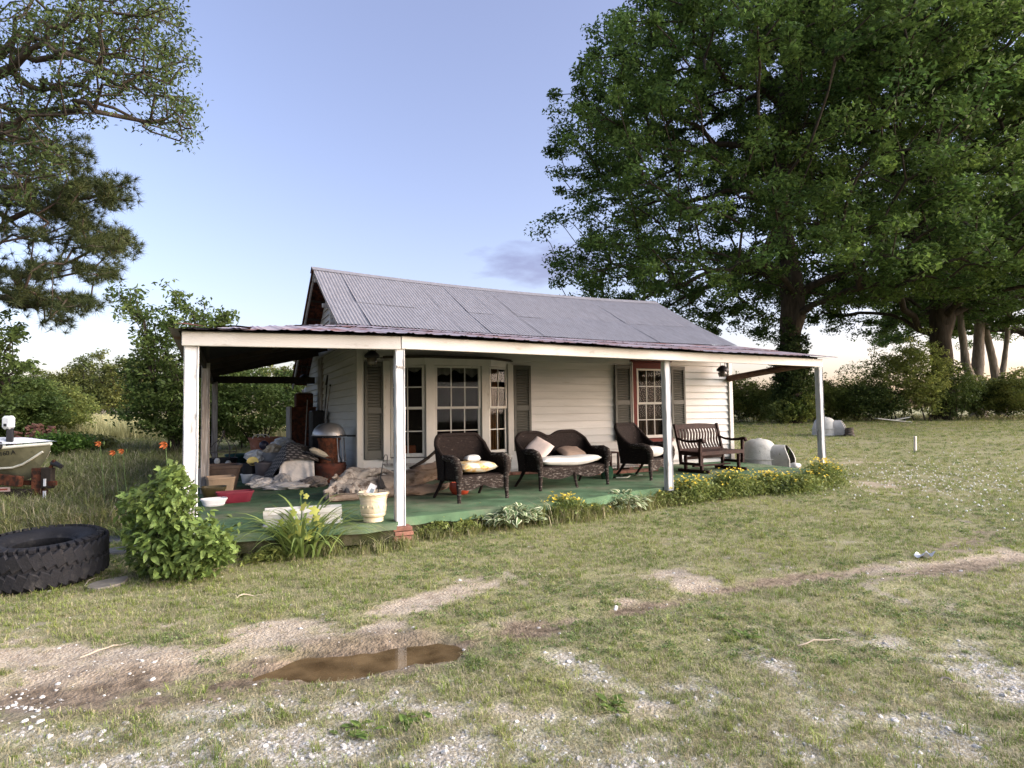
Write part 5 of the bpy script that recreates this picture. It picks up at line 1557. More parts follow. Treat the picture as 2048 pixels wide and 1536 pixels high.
# brick pile behind the boat
for i in range(26):
    pass
bp_ = empty("brick_heap", onground(75, 905), "tumbled heap of old red bricks behind the boat", "bricks")
bz = B().box((0, 0, 0), (.21, .10, .065), bev=.006).mesh("brick", m_brick)
for i in range(90):
    o = bpy.data.objects.new("brick", bz)
    u, v = random.gauss(0, .55), random.gauss(0, .3)
    h_ = max(0, .95 - .7 * u * u - 1.6 * v * v)
    o.location = (u * 1.3 * RT[0] + v * FW[0], u * 1.3 * RT[1] + v * FW[1], random.uniform(.35, 1) * h_ + .03)
    o.rotation_euler = (random.uniform(-.4, .4), random.uniform(-.4, .4), random.uniform(0, 3)); reg(o, bp_)


# ================================================================ FOLIAGE TOOLS
def leaf_arrays(cen, size, aspect=.45, up=.5, r_=rng, droop=0.0, outw=None, fold=.25):
    """one folded kite-shaped leaf (2 triangles as a quad) per centre"""
    n = len(cen)
    size = np.broadcast_to(np.asarray(size, float), (n,)) * r_.uniform(.65, 1.3, n)
    nr = r_.normal(0, 1, (n, 3)); nr[:, 2] = np.abs(nr[:, 2]) + up
    if outw is not None: nr += outw
    nr /= np.linalg.norm(nr, axis=1)[:, None]
    ax = r_.normal(0, 1, (n, 3)); ax[:, 2] -= droop
    ax -= nr * (ax * nr).sum(1)[:, None]; ax /= np.linalg.norm(ax, axis=1)[:, None]
    bx = np.cross(nr, ax)
    a, w = size[:, None], (size * aspect)[:, None]
    V = np.empty((n, 4, 3))
    V[:, 0] = cen - ax * a; V[:, 2] = cen + ax * a - nr * a * .15
    V[:, 1] = cen + bx * w + nr * w * fold; V[:, 3] = cen - bx * w + nr * w * fold
    F_ = np.arange(n * 4).reshape(n, 4)
    return V.reshape(-1, 3), F_


def cluster(tips, per, spread, flat=.45, r_=rng):
    n = len(tips)
    g = r_.normal(0, 1, (n, per, 3)); g /= np.maximum(np.linalg.norm(g, axis=2, keepdims=True), 1e-6)
    g *= r_.uniform(0, 1, (n, per, 1)) ** .5
    sp = (np.broadcast_to(np.asarray(spread, float), (n,)) * r_.uniform(.6, 1.35, n))[:, None, None]
    g = g * sp; g[:, :, 2] *= flat
    return (tips[:, None, :] + g).reshape(-1, 3)


def skeleton(trunk, tips, step=.8, wpath=.35, rtip=.012, expo=.44, rmax=None, wig=.12, r_=rng):
    """connect every tip to the growing branch net; returns edge list with radii"""
    pos = [np.array(p, float) for p in trunk]; par = [-1] + list(range(len(trunk) - 1)); pl = [0.0]
    for i in range(1, len(trunk)): pl.append(pl[-1] + np.linalg.norm(pos[i] - pos[i - 1]) * .25)
    cap = len(trunk) + len(tips) * 60
    A = np.zeros((cap, 3)); PL = np.zeros(cap); n = len(pos)
    A[:n] = pos; PL[:n] = pl
    axis = np.array(trunk); cen = axis[-1]
    order = np.argsort([np.min(np.linalg.norm(axis - t, axis=1)) for t in tips])
    leafn = []
    for o in order:
        t = tips[o]
        d = A[:n] - t; dist = np.sqrt((d ** 2).sum(1))
        cost = dist + wpath * PL[:n] + .5 * np.maximum(0, d[:, 2])
        k = int(np.argmin(cost)); L = dist[k]; m_ = max(1, int(L / step))
        p0 = A[k].copy(); prev = k
        for s in range(1, m_ + 1):
            f = s / m_
            q = p0 + (t - p0) * f
            q[2] += L * .10 * math.sin(math.pi * f)
            if s < m_: q += r_.normal(0, wig * step, 3)
            if n >= cap: break
            A[n] = q; PL[n] = PL[prev] + L / m_; par.append(prev); prev = n; n += 1
        leafn.append(prev)
    cnt = np.zeros(n)
    for l_ in leafn: cnt[l_] += 1
    for i in range(n - 1, 0, -1):
        cnt[par[i]] += cnt[i]
    rad_ = rtip * np.maximum(cnt, 1) ** expo
    if rmax:
        rad_ = np.minimum(rad_, rmax)
    return A[:n], np.array(par), rad_


def limb_arrays(A, par, R_, minr=0.0, sides=6):
    idx = np.nonzero((par >= 0) & (R_ >= minr))[0]
    P0, P1 = A[par[idx]], A[idx]; r0, r1 = np.minimum(R_[par[idx]], R_[idx] * 1.35), R_[idx]
    d = P1 - P0; d /= np.maximum(np.linalg.norm(d, axis=1)[:, None], 1e-6)
    h = np.where(np.abs(d[:, 2:3]) > .9, np.array([[1., 0, 0]]), np.array([[0, 0, 1.]]))
    a = np.cross(d, h); a /= np.linalg.norm(a, axis=1)[:, None]; b_ = np.cross(d, a)
    an = np.linspace(0, 2 * math.pi, sides, endpoint=False)
    ring = a[:, None, :] * np.cos(an)[None, :, None] + b_[:, None, :] * np.sin(an)[None, :, None]
    V = np.concatenate([P0[:, None, :] + ring * r0[:, None, None], (P1 + d * r1[:, None] * .3)[:, None, :] + ring * r1[:, None, None]], 1).reshape(-1, 3)
    base = np.arange(len(idx))[:, None] * (2 * sides)
    k = np.arange(sides)[None, :]; k1 = (np.arange(sides)[None, :] + 1) % sides
    F_ = np.stack([base + k, base + k1, base + sides + k1, base + sides + k], -1).reshape(-1, 4)
    return V, F_


def put_tree(name, label, cat, loc, trunk_me, crown_me, rz=0.0, s=1.0, group=None, trunk_name="trunk"):
    t = empty(name, loc, label, cat, rz, group); t.scale = (s, s, s)
    for nm, me in ((trunk_name, trunk_me), ("crown", crown_me)):
        if me is not None: reg(bpy.data.objects.new(nm, me), t)
    return t


m_bark = mat("grey_brown_bark", (.042, .034, .026), .95, .4, 4, .8, 12, .1, stretch=(2, 2, .5))
m_bark_l = mat("pale_grey_bark", (.17, .145, .12), .95, .35, 4, .6, 12, .1, stretch=(2, 2, .5))
m_bark_p = mat("pine_bark", (.075, .055, .045), .95, .4, 5, .7, 12, .1)
m_oak = leafmat("oak_leaves", (.040, .080, .020), (.112, .175, .040), .5, scale=.35, vlo=.5, vhi=1.5)
m_oakd = leafmat("oak_leaves_deep", (.040, .064, .020), (.085, .12, .030), .4, scale=.4)
m_sap = leafmat("sapling_leaves", (.068, .110, .028), (.140, .190, .050), .45, scale=.9)
m_far = leafmat("far_wood_leaves", (.085, .110, .030), (.19, .20, .055), .35, scale=.3)
m_hedge = leafmat("hedge_leaves", (.12, .165, .038), (.24, .27, .075), .45, scale=.5)
m_pine = leafmat("pine_needles", (.034, .052, .018), (.070, .085, .028), .25, scale=.5)
m_shrub = leafmat("bright_shrub_leaves", (.060, .125, .020), (.120, .190, .035), .35, scale=2.5, vlo=.6, vhi=1.4)


# ---- the two great oaks and their neighbours
def oak_tips(n, H, a, b_up, b_dn, zc, seed, lopside=(0, 0), inner=.44):
    r_ = np.random.default_rng(seed); out = []
    cl = r_.normal(0, 1, (46, 3)); cl /= np.linalg.norm(cl, axis=1)[:, None]
    while len(out) < n:
        v = r_.normal(0, 1, 3); v /= np.linalg.norm(v)
        lump = 1 + .13 * np.max(cl @ v * 6 - 5) + .05 * math.sin(5 * v[0] + 3 * v[2]) - .02
        rr_ = (inner + (1 - inner) * r_.uniform() ** .55) * lump
        z_ = zc + (v[2] * b_up if v[2] > 0 else -b_dn * abs(v[2]) ** .62) * rr_
        rxy = math.hypot(v[0], v[1]) * rr_ * a
        if z_ < 6.0 + .08 * (a - rxy): continue
        if z_ < zc and r_.uniform() < .25: continue
        if z_ < 11.5 and rxy < .42 * a: continue
        out.append((v[0] * rr_ * a + lopside[0], v[1] * rr_ * a + lopside[1], z_))
    return np.array(out)


def big_oak(seed, H=27, a=13.0, nt=1900, per=150, lsz=.115, trunk_r=.56):
    r_ = np.random.default_rng(seed)
    tips = oak_tips(nt, H, a, 13.5, 11.0, 14.0, seed)
    tr_ = [(0, 0, z_) for z_ in np.linspace(0, 5.0, 7)]
    tr_ += [(.25 * math.sin(z_ * .4 + seed), .25 * math.cos(z_ * .5), z_) for z_ in np.linspace(6, 19, 12)]
    A, par, R_ = skeleton(tr_, tips, .9, .42, .020, .46, trunk_r, .10, r_)
    V, F_ = limb_arrays(A, par, R_, .0, 6)
    # the bole itself, buttressed
    b = B(); gnarl(b, [(0, 0, -.4), (0, 0, .5), (0, 0, 2), (0, 0, 5), (.05, 0, 8)], [trunk_r * 1.35, trunk_r * 1.1, trunk_r, trunk_r * .95, trunk_r * .7], seed, 16, .10)
    bv = np.array(b.v); bf = np.array([f for f in b.f if len(f) == 4])
    V = np.concatenate([V, bv]); F_ = np.concatenate([F_, bf + (len(V) - len(bv))])
    tme = fastmesh("oak_trunk", V, F_, m_bark, True)
    cen = cluster(tips, per, .78, .62, r_)
    LV, LF = leaf_arrays(cen, lsz, .48, .55, r_)
    return tme, fastmesh("oak_crown", LV, LF, m_oak)


oakA = big_oak(5)
oakB = big_oak(9, a=12.3, nt=1600, per=145)


def at_depth(px, py_guess, d):
    p = dep(px, py_guess, d); z_ = float(terrain(p[0], p[1])); return (p[0], p[1], z_)


put_tree("oak_tree", "huge spreading oak with an ivy-wrapped bole beyond the end of the house", "tree", at_depth(1586, 830, 35), *oakA, rz=.3)
put_tree("oak_tree", "second huge oak, its bole rising out of the thicket by the lawn's far corner", "tree", at_depth(1888, 830, 37), *oakB, rz=1.9, s=1.02)
put_tree("oak_tree", "pale-barked oak standing behind the second huge oak", "tree", at_depth(2085, 830, 50), *oakB, rz=4.0, s=1.05)


# bare forked trunks
def forked(label, px, d, lean, hgt, seed, r0):
    t = empty("forked_tree", at_depth(px, 830, d), label, "tree")
    b = B()
    gnarl(b, [(0, 0, -.3), (.1 * lean, 0, 1.5), (.3 * lean, .1, 3.2), (.9 * lean, .2, 6.0), (1.6 * lean, .3, 10)], [r0 * 1.3, r0, r0 * .9, r0 * .7, r0 * .45], seed, 12, .08)
    gnarl(b, [(.1 * lean, 0, 1.6), (-.9 * lean, .2, 3.6), (-1.4 * lean, .1, 6), (-1.7 * lean, 0, 9.5)], [r0 * .75, r0 * .6, r0 * .5, r0 * .35], seed + 1, 10, .08)
    b.obj("trunk", m_bark_l, t, smooth=60)
    r_ = np.random.default_rng(seed)
    tips = np.stack([r_.normal(0, 2.4, 240), r_.normal(0, 2.4, 240), r_.uniform(6.5, 15, 240)], 1)
    LV, LF = leaf_arrays(cluster(tips, 40, .8, .5, r_), .14, .48, .5, r_)
    reg(bpy.data.objects.new("crown", fastmesh("crown", LV, LF, m_oak)), t)


forked("grey two-stemmed tree beside the second huge oak", 1958, 42, 1.0, 12, 31, .42)
forked("thin forked tree at the edge of the thicket", 2003, 44, -1.1, 12, 41, .30)


# ---- shrubs, hedges and small trees as leafy volumes with stems
def shrub(name, label, cat, loc, rx, ry, h, ntips, per, lsz, m, seed, spread=.35, stems=7, bark=None, up=.5, group=None, aspect=.48, shape=.8, z0=.1, share=None, sr=.02):
    t = empty(name, loc, label, cat, 0, group)
    if share is not None:
        for nm, me in share: reg(bpy.data.objects.new(nm, me), t)
        return share
    r_ = np.random.default_rng(seed)
    tips = []
    while len(tips) < ntips:
        v = r_.normal(0, 1, 3); v /= np.linalg.norm(v)
        k = .45 + .55 * r_.uniform() ** .6
        k *= 1 + .16 * math.sin(4 * v[0] + seed) * math.sin(5 * v[1]) + .1 * math.sin(9 * v[2] + 3 * v[0] + seed)
        z_ = h * (z0 + (1 - z0) * (.5 + .5 * v[2] * k))
        w_ = (1.0 if z_ > h * .35 else shape + (1 - shape) * z_ / (h * .35))
        tips.append((v[0] * k * rx * w_, v[1] * k * ry * w_, z_))
    tips = np.array(tips)
    b = B()
    for s in range(stems):
        tp = tips[r_.integers(len(tips))]
        f = r_.uniform(-.25, .25, 2) * (rx, ry)
        b.tube([(f[0], f[1], -.1), (f[0] * .6 + tp[0] * .35, f[1] * .6 + tp[1] * .35, tp[2] * .5), tuple(tp)], [sr * 1.4, sr, sr * .35], 5)
    me1 = b.mesh("stems", bark or m_bark, 60)
    LV, LF = leaf_arrays(cluster(tips, per, spread, .65, r_), lsz, aspect, up, r_)
    me2 = fastmesh("foliage", LV, LF, m)
    for nm, me in (("stem", me1), ("foliage", me2)): reg(bpy.data.objects.new(nm, me), t)
    return (("stem", me1), ("foliage", me2))


# ivy and thicket round the bole, hedge along the far lawn edge
q_ = at_depth(1586, 830, 34.6)
shrub("ivy_growth", "dark ivy climbing the bole of the huge oak beyond the house", "ivy", q_, .98, .98, 5.6, 420, 40, .09, m_oakd, 51, .28, 3, shape=1.0, z0=0.0)
shrub("ivy_growth", "low ivy mound at the foot of the huge oak beyond the house", "ivy", q_, 1.35, 1.35, 1.6, 200, 36, .085, m_hedge, 52, .3, 3, shape=1.1, z0=0.0)
hedge1 = None
hx = [(1405, 40), (1440, 38), (1482, 38), (1520, 40), (1556, 37), (1630, 38), (1668, 37), (1705, 39)]
hl = ["beside the house corner", "low against the far field", "under the porch beam", "with pale tips beyond the porch", "left of the ivy-clad oak", "right of the ivy-clad oak", "behind the distant dog igloo", "next to the dark bramble"]
hl = ["farthest back, mostly behind the house", "just behind the house corner", "seen between the house corner and the porch end", "with pale tips seen under the log beam", "touching the ivy-clad oak on its house side", "touching the ivy-clad oak on its lawn side", "behind the distant dog igloo", "next to the dark bramble mound"]
for i, (px_, d_) in enumerate(hx):
    s_ = shrub("hedge_bush", "bushy green hedge shrub " + hl[i], "bush", at_depth(px_, 838, d_), 1.5, 1.3, 2.15 + .35 * ((i * 7) % 3), 220, 34, .075, m_hedge, 60 + i % 3, .42, 6, group="hedge shrubs along the far lawn")
for i, (px_, d_, rx_, h_, mm, lab, sd) in enumerate(((1745, 36, 1.9, 2.1, m_oakd, "dark bramble mound in front of the thicket", 71), (1800, 36.5, 2.3, 4.3, m_hedge, "tall grey-green shrub at the foot of the second oak", 72), (1850, 35.5, 1.9, 5.0, m_hedge, "tall bush wrapped round the second oak's bole", 73), (1905, 36, 1.7, 3.2, m_oakd, "dark bush below the second oak's low limb", 74),
                                                     (1960, 38, 2.0, 2.6, m_hedge, "rounded bush under the grey two-stemmed tree", 75), (2015, 38, 2.2, 2.4, m_oakd, "dense low bush at the lawn's far corner", 76), (2075, 36, 2.4, 3.0, m_hedge, "green bush just past the lawn's far corner", 77), (1720, 44, 2.2, 4.2, m_sap, "thin reddish sapling against the sunset gap", 78))):
    shrub("thicket_bush", lab, "bush", at_depth(px_, 838, d_), rx_, rx_ * .8, h_, int(130 * rx_) if i < 7 else 120, 34 if i < 7 else 22, .075, mm, sd, .42, 6, group="thicket along the lawn's edge")

# ---- left side: bushes, saplings, far trees
shrub("overgrown_bush", "big dark-green bush crowding the back of the side porch", "bush", at_depth(505, 850, 21.5), 2.0, 1.5, 2.75, 330, 34, .075, m_sap, 81, .36, 8)
shrub("overgrown_bush", "leafy bush rising behind the corner post of the porch", "bush", at_depth(360, 850, 20.5), 1.7, 1.4, 2.9, 300, 32, .075, m_sap, 82, .36, 8)
shrub("overgrown_bush", "yellow-green bush behind the house's back corner", "bush", at_depth(600, 850, 25), 1.2, 1.1, 3.1, 150, 30, .075, m_far, 83, .36, 8)
for i, (px_, d_, w_, h_, lab) in enumerate(((-5, 24, 2.3, 2.75, "wide dark bush behind the boat"), (72, 26, 2.0, 2.5, "rounded bush behind the brick heap"), (-60, 23, 2.4, 3.0, "bush at the edge of the yard behind the boat's stern"), (95, 33, 2.2, 2.6, "dusky bush between the boat and the far field"))):
    shrub("yard_bush", lab, "bush", at_depth(px_, 845, d_), w_, 1.6, h_, 300, 34, .08, m_hedge if i % 2 else m_sap, 90 + i, .42, 8)
shrub("weed_patch", "light-green leafy weeds beside the brick heap", "weeds", onground(115, 915), 1.0, .7, .75, 120, 24, .06, m_shrub, 95, .22, 6, sr=.008)
shrub("weed_patch", "yellow-green weeds at the near end of the pale field", "weeds", onground(165, 905), 1.1, .7, .55, 120, 24, .06, m_far, 96, .22, 6, sr=.008)


def sapling(label, px, d, tipspx, seed, lsz=.085, per=17, sp=.34, m=m_sap):
    """young oak: leafy sprays along leaning shoots"""
    base = np.array(at_depth(px, 850, d)); r_ = np.random.default_rng(seed)
    t = empty("oak_sapling", base, label, "tree")
    tips = []
    for (x0, y0, x1, y1, n, j) in tipspx:
        for k in range(n):
            f = r_.uniform(0, 1) ** .8
            q = dep(x0 + (x1 - x0) * f + r_.normal(0, j), y0 + (y1 - y0) * f + r_.normal(0, j), d + r_.normal(0, .5))
            tips.append(q - base)
    tips = np.array(tips)
    A, par, R_ = skeleton([(0, 0, z_) for z_ in np.linspace(0, 2.0, 5)], tips, .4, .4, .006, .5, .09, .12, r_)
    V, F_ = limb_arrays(A, par, R_, 0, 5)
    reg(bpy.data.objects.new("trunk", fastmesh("trunk", V, F_, m_bark, True)), t)
    LV, LF = leaf_arrays(cluster(tips, per, sp, .7, r_), lsz, .45, .3, r_)
    reg(bpy.data.objects.new("crown", fastmesh("crown", LV, LF, m)), t)


sapling("leaning young oak with a plume reaching over the porch eave", 345, 20, [(360, 780, 260, 600, 60, 14), (300, 660, 235, 575, 26, 8), (345, 760, 290, 690, 40, 16), (330, 700, 255, 752, 26, 9), (380, 740, 350, 640, 40, 14)], 101)
sapling("young oak with its tip showing above the porch roof", 420, 21, [(420, 780, 400, 620, 50, 16), (400, 640, 345, 585, 26, 8), (420, 660, 460, 628, 26, 8), (350, 720, 330, 610, 20, 10)], 102)
sapling("slim sapling at the yard edge behind the boat", -10, 15, [(0, 800, 10, 650, 40, 12), (20, 740, 70, 730, 16, 8), (10, 690, 40, 660, 16, 8)], 103, .07, 18, .22)


def far_tree(seed, a, h):
    r_ = np.random.default_rng(seed)
    tips = []
    while len(tips) < 150:
        v = r_.normal(0, 1, 3); v /= np.linalg.norm(v); k = .5 + .5 * r_.uniform() ** .5
        k *= 1 + .2 * math.sin(4 * v[0] + seed) * math.cos(3 * v[1] + 2 * v[2])
        tips.append((v[0] * k * a, v[1] * k * a, h * .58 + v[2] * k * h * .42))
    tips = np.array(tips)
    A, par, R_ = skeleton([(0, 0, z_) for z_ in np.linspace(0, h * .5, 5)], tips, 1.2, .4, .03, .45, .3, .1, r_)
    V, F_ = limb_arrays(A, par, R_, .03, 5)
    LV, LF = leaf_arrays(cluster(tips, 36, 1.0, .7, r_), .22, .5, .5, r_)
    return fastmesh("far_trunk", V, F_, m_bark, True), fastmesh("far_crown", LV, LF, m_far)


fts = [far_tree(111, 3.4, 9), far_tree(112, 3.0, 11), far_tree(113, 4.0, 8.5)]
names_ = ["seen over the boat", "next in line past the boat", "with a rounded top, third along the wood's edge", "taller and slimmer, above the bush behind the boat", "with a domed crown over the pale field", "with golden tips beyond the field", "with golden crown nearest the young oaks", "half hidden by the young oak", "glimpsed behind the leaning young oak", "seen through the porch", "behind the bush at the side porch", "at the house's back corner", "behind the stern of the boat", "far past the boat's stern"]
for i, (px_, d_, s_) in enumerate(((30, 78, .85), (75, 74, .80), (110, 80, .95), (150, 82, 1.05), (185, 76, 1.05), (215, 84, 1.0), (255, 70, 1.05), (300, 74, 1.1), (345, 80, 1.0), (450, 76, 1.0), (520, 80, 1.0), (610, 74, 1.0), (-20, 74, .9), (-90, 78, 1.0))):
    put_tree("field_tree", "tree past the field, " + names_[i], "tree", at_depth(px_, 835, d_), *fts[i % 3], rz=i * 1.3, s=s_ * .78, group="trees beyond the pale field")
for i, (px_, d_) in enumerate(((1440, 120), (1520, 130), (1600, 125), (1680, 130), (1760, 120), (1850, 125), (1940, 130), (2050, 120))):
    put_tree("field_tree", "small far tree on the sunset horizon, %s from the house" % ("first second third fourth fifth sixth seventh eighth".split()[i]), "tree", at_depth(px_, 820, d_), *fts[i % 3], rz=i * 2.1, s=.42, group="trees on the sunset horizon")


# ---- broadleaf boughs and pine boughs reaching in over the yard
def overhang(name, label, trunkpx, d, blobs, seed, kind, trunk_r):
    r_ = np.random.default_rng(seed)
    p = dep(trunkpx, 835, d); base = np.array([p[0], p[1], float(terrain(p[0], p[1]))])
    t = empty(name, base, label, "tree")
    tips = []
    for (cx, cy, rx, ry, n) in blobs:
        for k in range(n):
            while True:
                u, v = r_.uniform(-1, 1, 2)
                if u * u + v * v < 1: break
            q = dep(cx + u * rx, cy + v * ry, d + r_.normal(0, .9)); tips.append(q - base)
    tips = np.array(tips)
    A, par, R_ = skeleton([(0, 0, z_) for z_ in np.linspace(0, 16, 30)], tips, .45, .22, .0065 if kind == 'oak' else .007, .48, trunk_r, .10, r_)
    V, F_ = limb_arrays(A, par, R_, 0, 6)
    b = B(); gnarl(b, [(0, 0, -.3), (0, 0, 3), (0, 0, 16)], [trunk_r * 1.3, trunk_r, trunk_r * .6], seed, 14, .06)
    bv = np.array(b.v); bf = np.array([f for f in b.f if len(f) == 4])
    V = np.concatenate([V, bv]); F_ = np.concatenate([F_, bf + (len(V) - len(bv))])
    reg(bpy.data.objects.new("trunk", fastmesh("trunk", V, F_, m_bark if kind == 'oak' else m_bark_p, True)), t)
    if kind == 'oak':
        LV, LF = leaf_arrays(cluster(tips, 16, .33, .8, r_), .046, .42, .2, r_, droop=.3)
        me = fastmesh("crown", LV, LF, m_oakd)
    else:
        # tufts of long needles at the shoot ends
        shoots = np.concatenate([tips, tips + r_.normal(0, .10, tips.shape), tips + r_.normal(0, .12, tips.shape), tips + r_.normal(0, .13, tips.shape)])
        n = len(shoots); per = 34
        dr_ = r_.normal(0, 1, (n, per, 3)); dr_[:, :, 2] += .25; dr_ += (ch(1, -.2, 0) * .8)[None, None, :]
        dr_ /= np.linalg.norm(dr_, axis=2, keepdims=True); L = r_.uniform(.14, .25, (n, per, 1))
        c0 = np.repeat(shoots[:, None, :], per, 1); c1_ = c0 + dr_ * L
        sd = np.cross(dr_, r_.normal(0, 1, (n, per, 3))); sd /= np.linalg.norm(sd, axis=2, keepdims=True); sd *= .0065
        V = np.stack([c0 - sd, c0 + sd, c1_], 2).reshape(-1, 3)
        me = fastmesh("crown", V, np.arange(n * per * 3).reshape(-1, 3), m_pine)
    reg(bpy.data.objects.new("crown", me), t)


overhang("pine_tree", "long-needled pine with layered boughs at the edge of the yard", -190, 15.5,
         [(30, 330, 90, 90, 70), (80, 400, 80, 36, 50), (170, 395, 70, 34, 60), (235, 385, 40, 28, 30), (150, 445, 60, 20, 26), (40, 470, 70, 20, 24), (190, 480, 70, 26, 50), (240, 500, 36, 22, 22), (110, 530, 70, 12, 16), (60, 545, 70, 16, 30), (190, 548, 45, 14, 24), (90, 600, 80, 20, 46), (160, 610, 50, 14, 26), (110, 645, 40, 10, 10), (30, 585, 60, 20, 20), (160, 330, 24, 60, 24), (-60, 450, 90, 150, 60), (120, 330, 40, 60, 26)], 121, 'pine', .26)
overhang("shade_tree", "broadleaf tree whose boughs hang into the sky over the yard", -260, 12.5,
         [(40, 60, 90, 70, 100), (150, 60, 80, 60, 100), (240, 90, 70, 60, 90), (320, 60, 50, 60, 60), (340, 130, 46, 40, 46), (350, 215, 40, 26, 34), (370, 260, 22, 40, 20), (290, 170, 60, 30, 34), (180, 170, 80, 40, 60), (60, 180, 80, 50, 70), (60, 260, 70, 40, 60), (140, 230, 60, 20, 30), (30, 350, 60, 60, 50), (90, 330, 50, 40, 30), (300, 250, 36, 16, 10), (250, 15, 120, 24, 60), (-90, 150, 80, 160, 80)], 131, 'oak', .30)
# ================================================================ GARDEN PLANTS
m_stemg = mat("green_stem", (.10, .16, .05), .7, .2, 8)


def leaf_mesh(name, L, W, mats, curl=.25, margin=0.0, n=6, fold=.18, tipw=1.0):
    """a pointed leaf along +x with a midrib fold; margin > 0 adds a second-material edge"""
    b = B()
    def prof(t): return W / 2 * (math.sin(math.pi * min(t, .999) ** (.75 * tipw))) ** .85 + .001
    cols = [-1, -.62, 0, .62, 1] if margin else [-1, 0, 1]
    P = []
    for i in range(n + 1):
        t = i / n; w = prof(t); row = []
        for c in cols: row.append((L * t * (1 - .12 * curl * t), w * c, fold * w * abs(c) - curl * L * t * t * .55 + .25 * L * t * curl))
        P.append(row)
    for i in range(n):
        for j in range(len(cols) - 1):
            edge = margin and (j in (0, len(cols) - 2))
            b.add([P[i][j], P[i][j + 1], P[i + 1][j + 1], P[i + 1][j]], [(0, 1, 2, 3)], 1 if edge else 0)
    return b.mesh(name, mats, 60)


def add_leaf(parent, me, loc, yaw, pitch, s, roll=0.0, name="leaf"):
    o = bpy.data.objects.new(name, me); o.location = loc
    o.rotation_euler = (Matrix.Rotation(yaw, 3, 'Z') @ Matrix.Rotation(-pitch, 3, 'Y') @ Matrix.Rotation(roll, 3, 'X')).to_euler()
    o.scale = (s, s, s)
    return reg(o, parent)


# ---- shrub at the foot of the corner post
m_shl = leafmat("shrub_leaf", (.105, .165, .038), (.165, .225, .060), .35, scale=3, vlo=.5, vhi=1.4)
shl = [leaf_mesh("shrub_leaf", .10, .042, m_shl, c_) for c_ in (.3, .6, .9)]
sb_base = onground(355, 1150)
sbo = empty("leafy_shrub", sb_base, "bright green leafy shrub sprawling against the porch corner", "shrub")
blobs = [(360, 1120, 95, 50, 110), (390, 1080, 80, 50, 80), (330, 1040, 80, 55, 80), (350, 985, 45, 40, 55), (290, 1010, 60, 40, 45), (430, 1100, 45, 30, 40), (300, 1090, 60, 50, 60), (345, 950, 30, 22, 22)]
rs_ = np.random.default_rng(77); pts = []
for cx, cy, rx, ry, n in blobs:
    for k in range(n * 4):
        while True:
            u, v, w = rs_.uniform(-1, 1, 3)
            if u * u + v * v + w * w < 1: break
        if rs_.uniform() < .10: u, v = u * 1.3, v * 1.3 - .12
        pts.append(dep(cx + u * rx, cy + v * ry, 6.45 + w * .38 - .0012 * (cy - 1050)))
pts = np.array(pts) - sb_base; pts[:, 2] = np.maximum(pts[:, 2], .02)
ctr = pts.mean(0); depth_ = pts @ FW
order = np.argsort(depth_)
near_ = order[:int(len(order) * .55)]; sel = rs_.choice(near_, 300, replace=False); rest = np.setdiff1d(np.arange(len(pts)), sel)
for i in sel:
    q = pts[i]; ya = math.atan2(q[1] - ctr[1], q[0] - ctr[0]) + rs_.normal(0, .8)
    add_leaf(sbo, shl[int(rs_.integers(3))], q, ya, rs_.normal(-.45, .35), rs_.uniform(.8, 1.5), rs_.normal(0, .4))
LV, LF = leaf_arrays(pts[rest], .05, .48, .5, rs_, droop=.6)
LV2, LF2 = leaf_arrays(pts[rest] + rs_.normal(0, .03, (len(rest), 3)), .045, .48, .5, rs_, droop=.6)
reg(bpy.data.objects.new("inner_foliage", fastmesh("inner_foliage", np.concatenate([LV, LV2]), np.concatenate([LF, LF2 + len(LV)]), m_shl)), sbo, kind="stuff")
A, par, R_ = skeleton([(0, 0, z_) for z_ in np.linspace(0, .3, 3)], pts[rs_.choice(len(pts), 160)], .12, .4, .002, .5, .014, .15, rs_)
V, F_ = limb_arrays(A, par, R_, 0, 4); reg(bpy.data.objects.new("stems", fastmesh("stems", V, F_, m_bark, True)), sbo)


# ---- strap-leaved clumps
def strap(name, label, cat, loc, n, L, W, mat_, seed, arch=1.0, lean=.55, spread=.08, sun_dir=None):
    t = empty(name, loc, label, cat); r_ = np.random.default_rng(seed)
    for k in range(n):
        ya = 2 * math.pi * k / n + r_.normal(0, .35); l_ = L * r_.uniform(.65, 1.15); b = B(); P = []
        e0 = rad(r_.uniform(42, 84)) if arch > .5 else rad(r_.uniform(62, 86)); a = e0; x_, z_ = spread * r_.uniform(.1, 1), 0.0
        m_ = 9
        for i in range(m_ + 1):
            f = i / m_; w = W / 2 * (1 - f ** 2.2) * (.8 + .4 * math.sin(f * 3)) + .0008
            P.append([(x_, -w, z_ + w * .25), (x_, 0, z_), (x_, w, z_ + w * .25)])
            x_ += l_ / m_ * math.cos(a); z_ = max(z_ + l_ / m_ * math.sin(a), .004); a -= arch * (e0 + lean) / m_ * (.4 + 1.2 * f)
        b.grid(P)
        o = b.obj("leaf", mat_, t, smooth=60); o.rotation_euler = (0, 0, ya); o.location = (r_.normal(0, spread * .5), r_.normal(0, spread * .5), 0)
    return t


m_day = leafmat("daylily_leaf", (.16, .23, .06), (.22, .28, .09), .35, scale=4, vlo=.6, vhi=1.25)
strap("daylily_clump", "arching yellow-green daylily clump in front of the window box", "plant", onground(605, 1112), 120, 1.02, .032, m_day, 201, 1.0, .9, .15)
m_iris = leafmat("iris_leaf", (.06, .11, .035), (.10, .16, .05), .3, scale=4)
strap("iris_clump", "upright iris clump in front of the near dog igloo", "plant", onground(1553, 941), 16, .72, .030, m_iris, 202, .18, .0, .16)
strap("lily_foliage", "thin grassy lily foliage beside the leafy shrub", "plant", onground(255, 1080), 40, .55, .016, m_day, 203, .9, .7, .12)

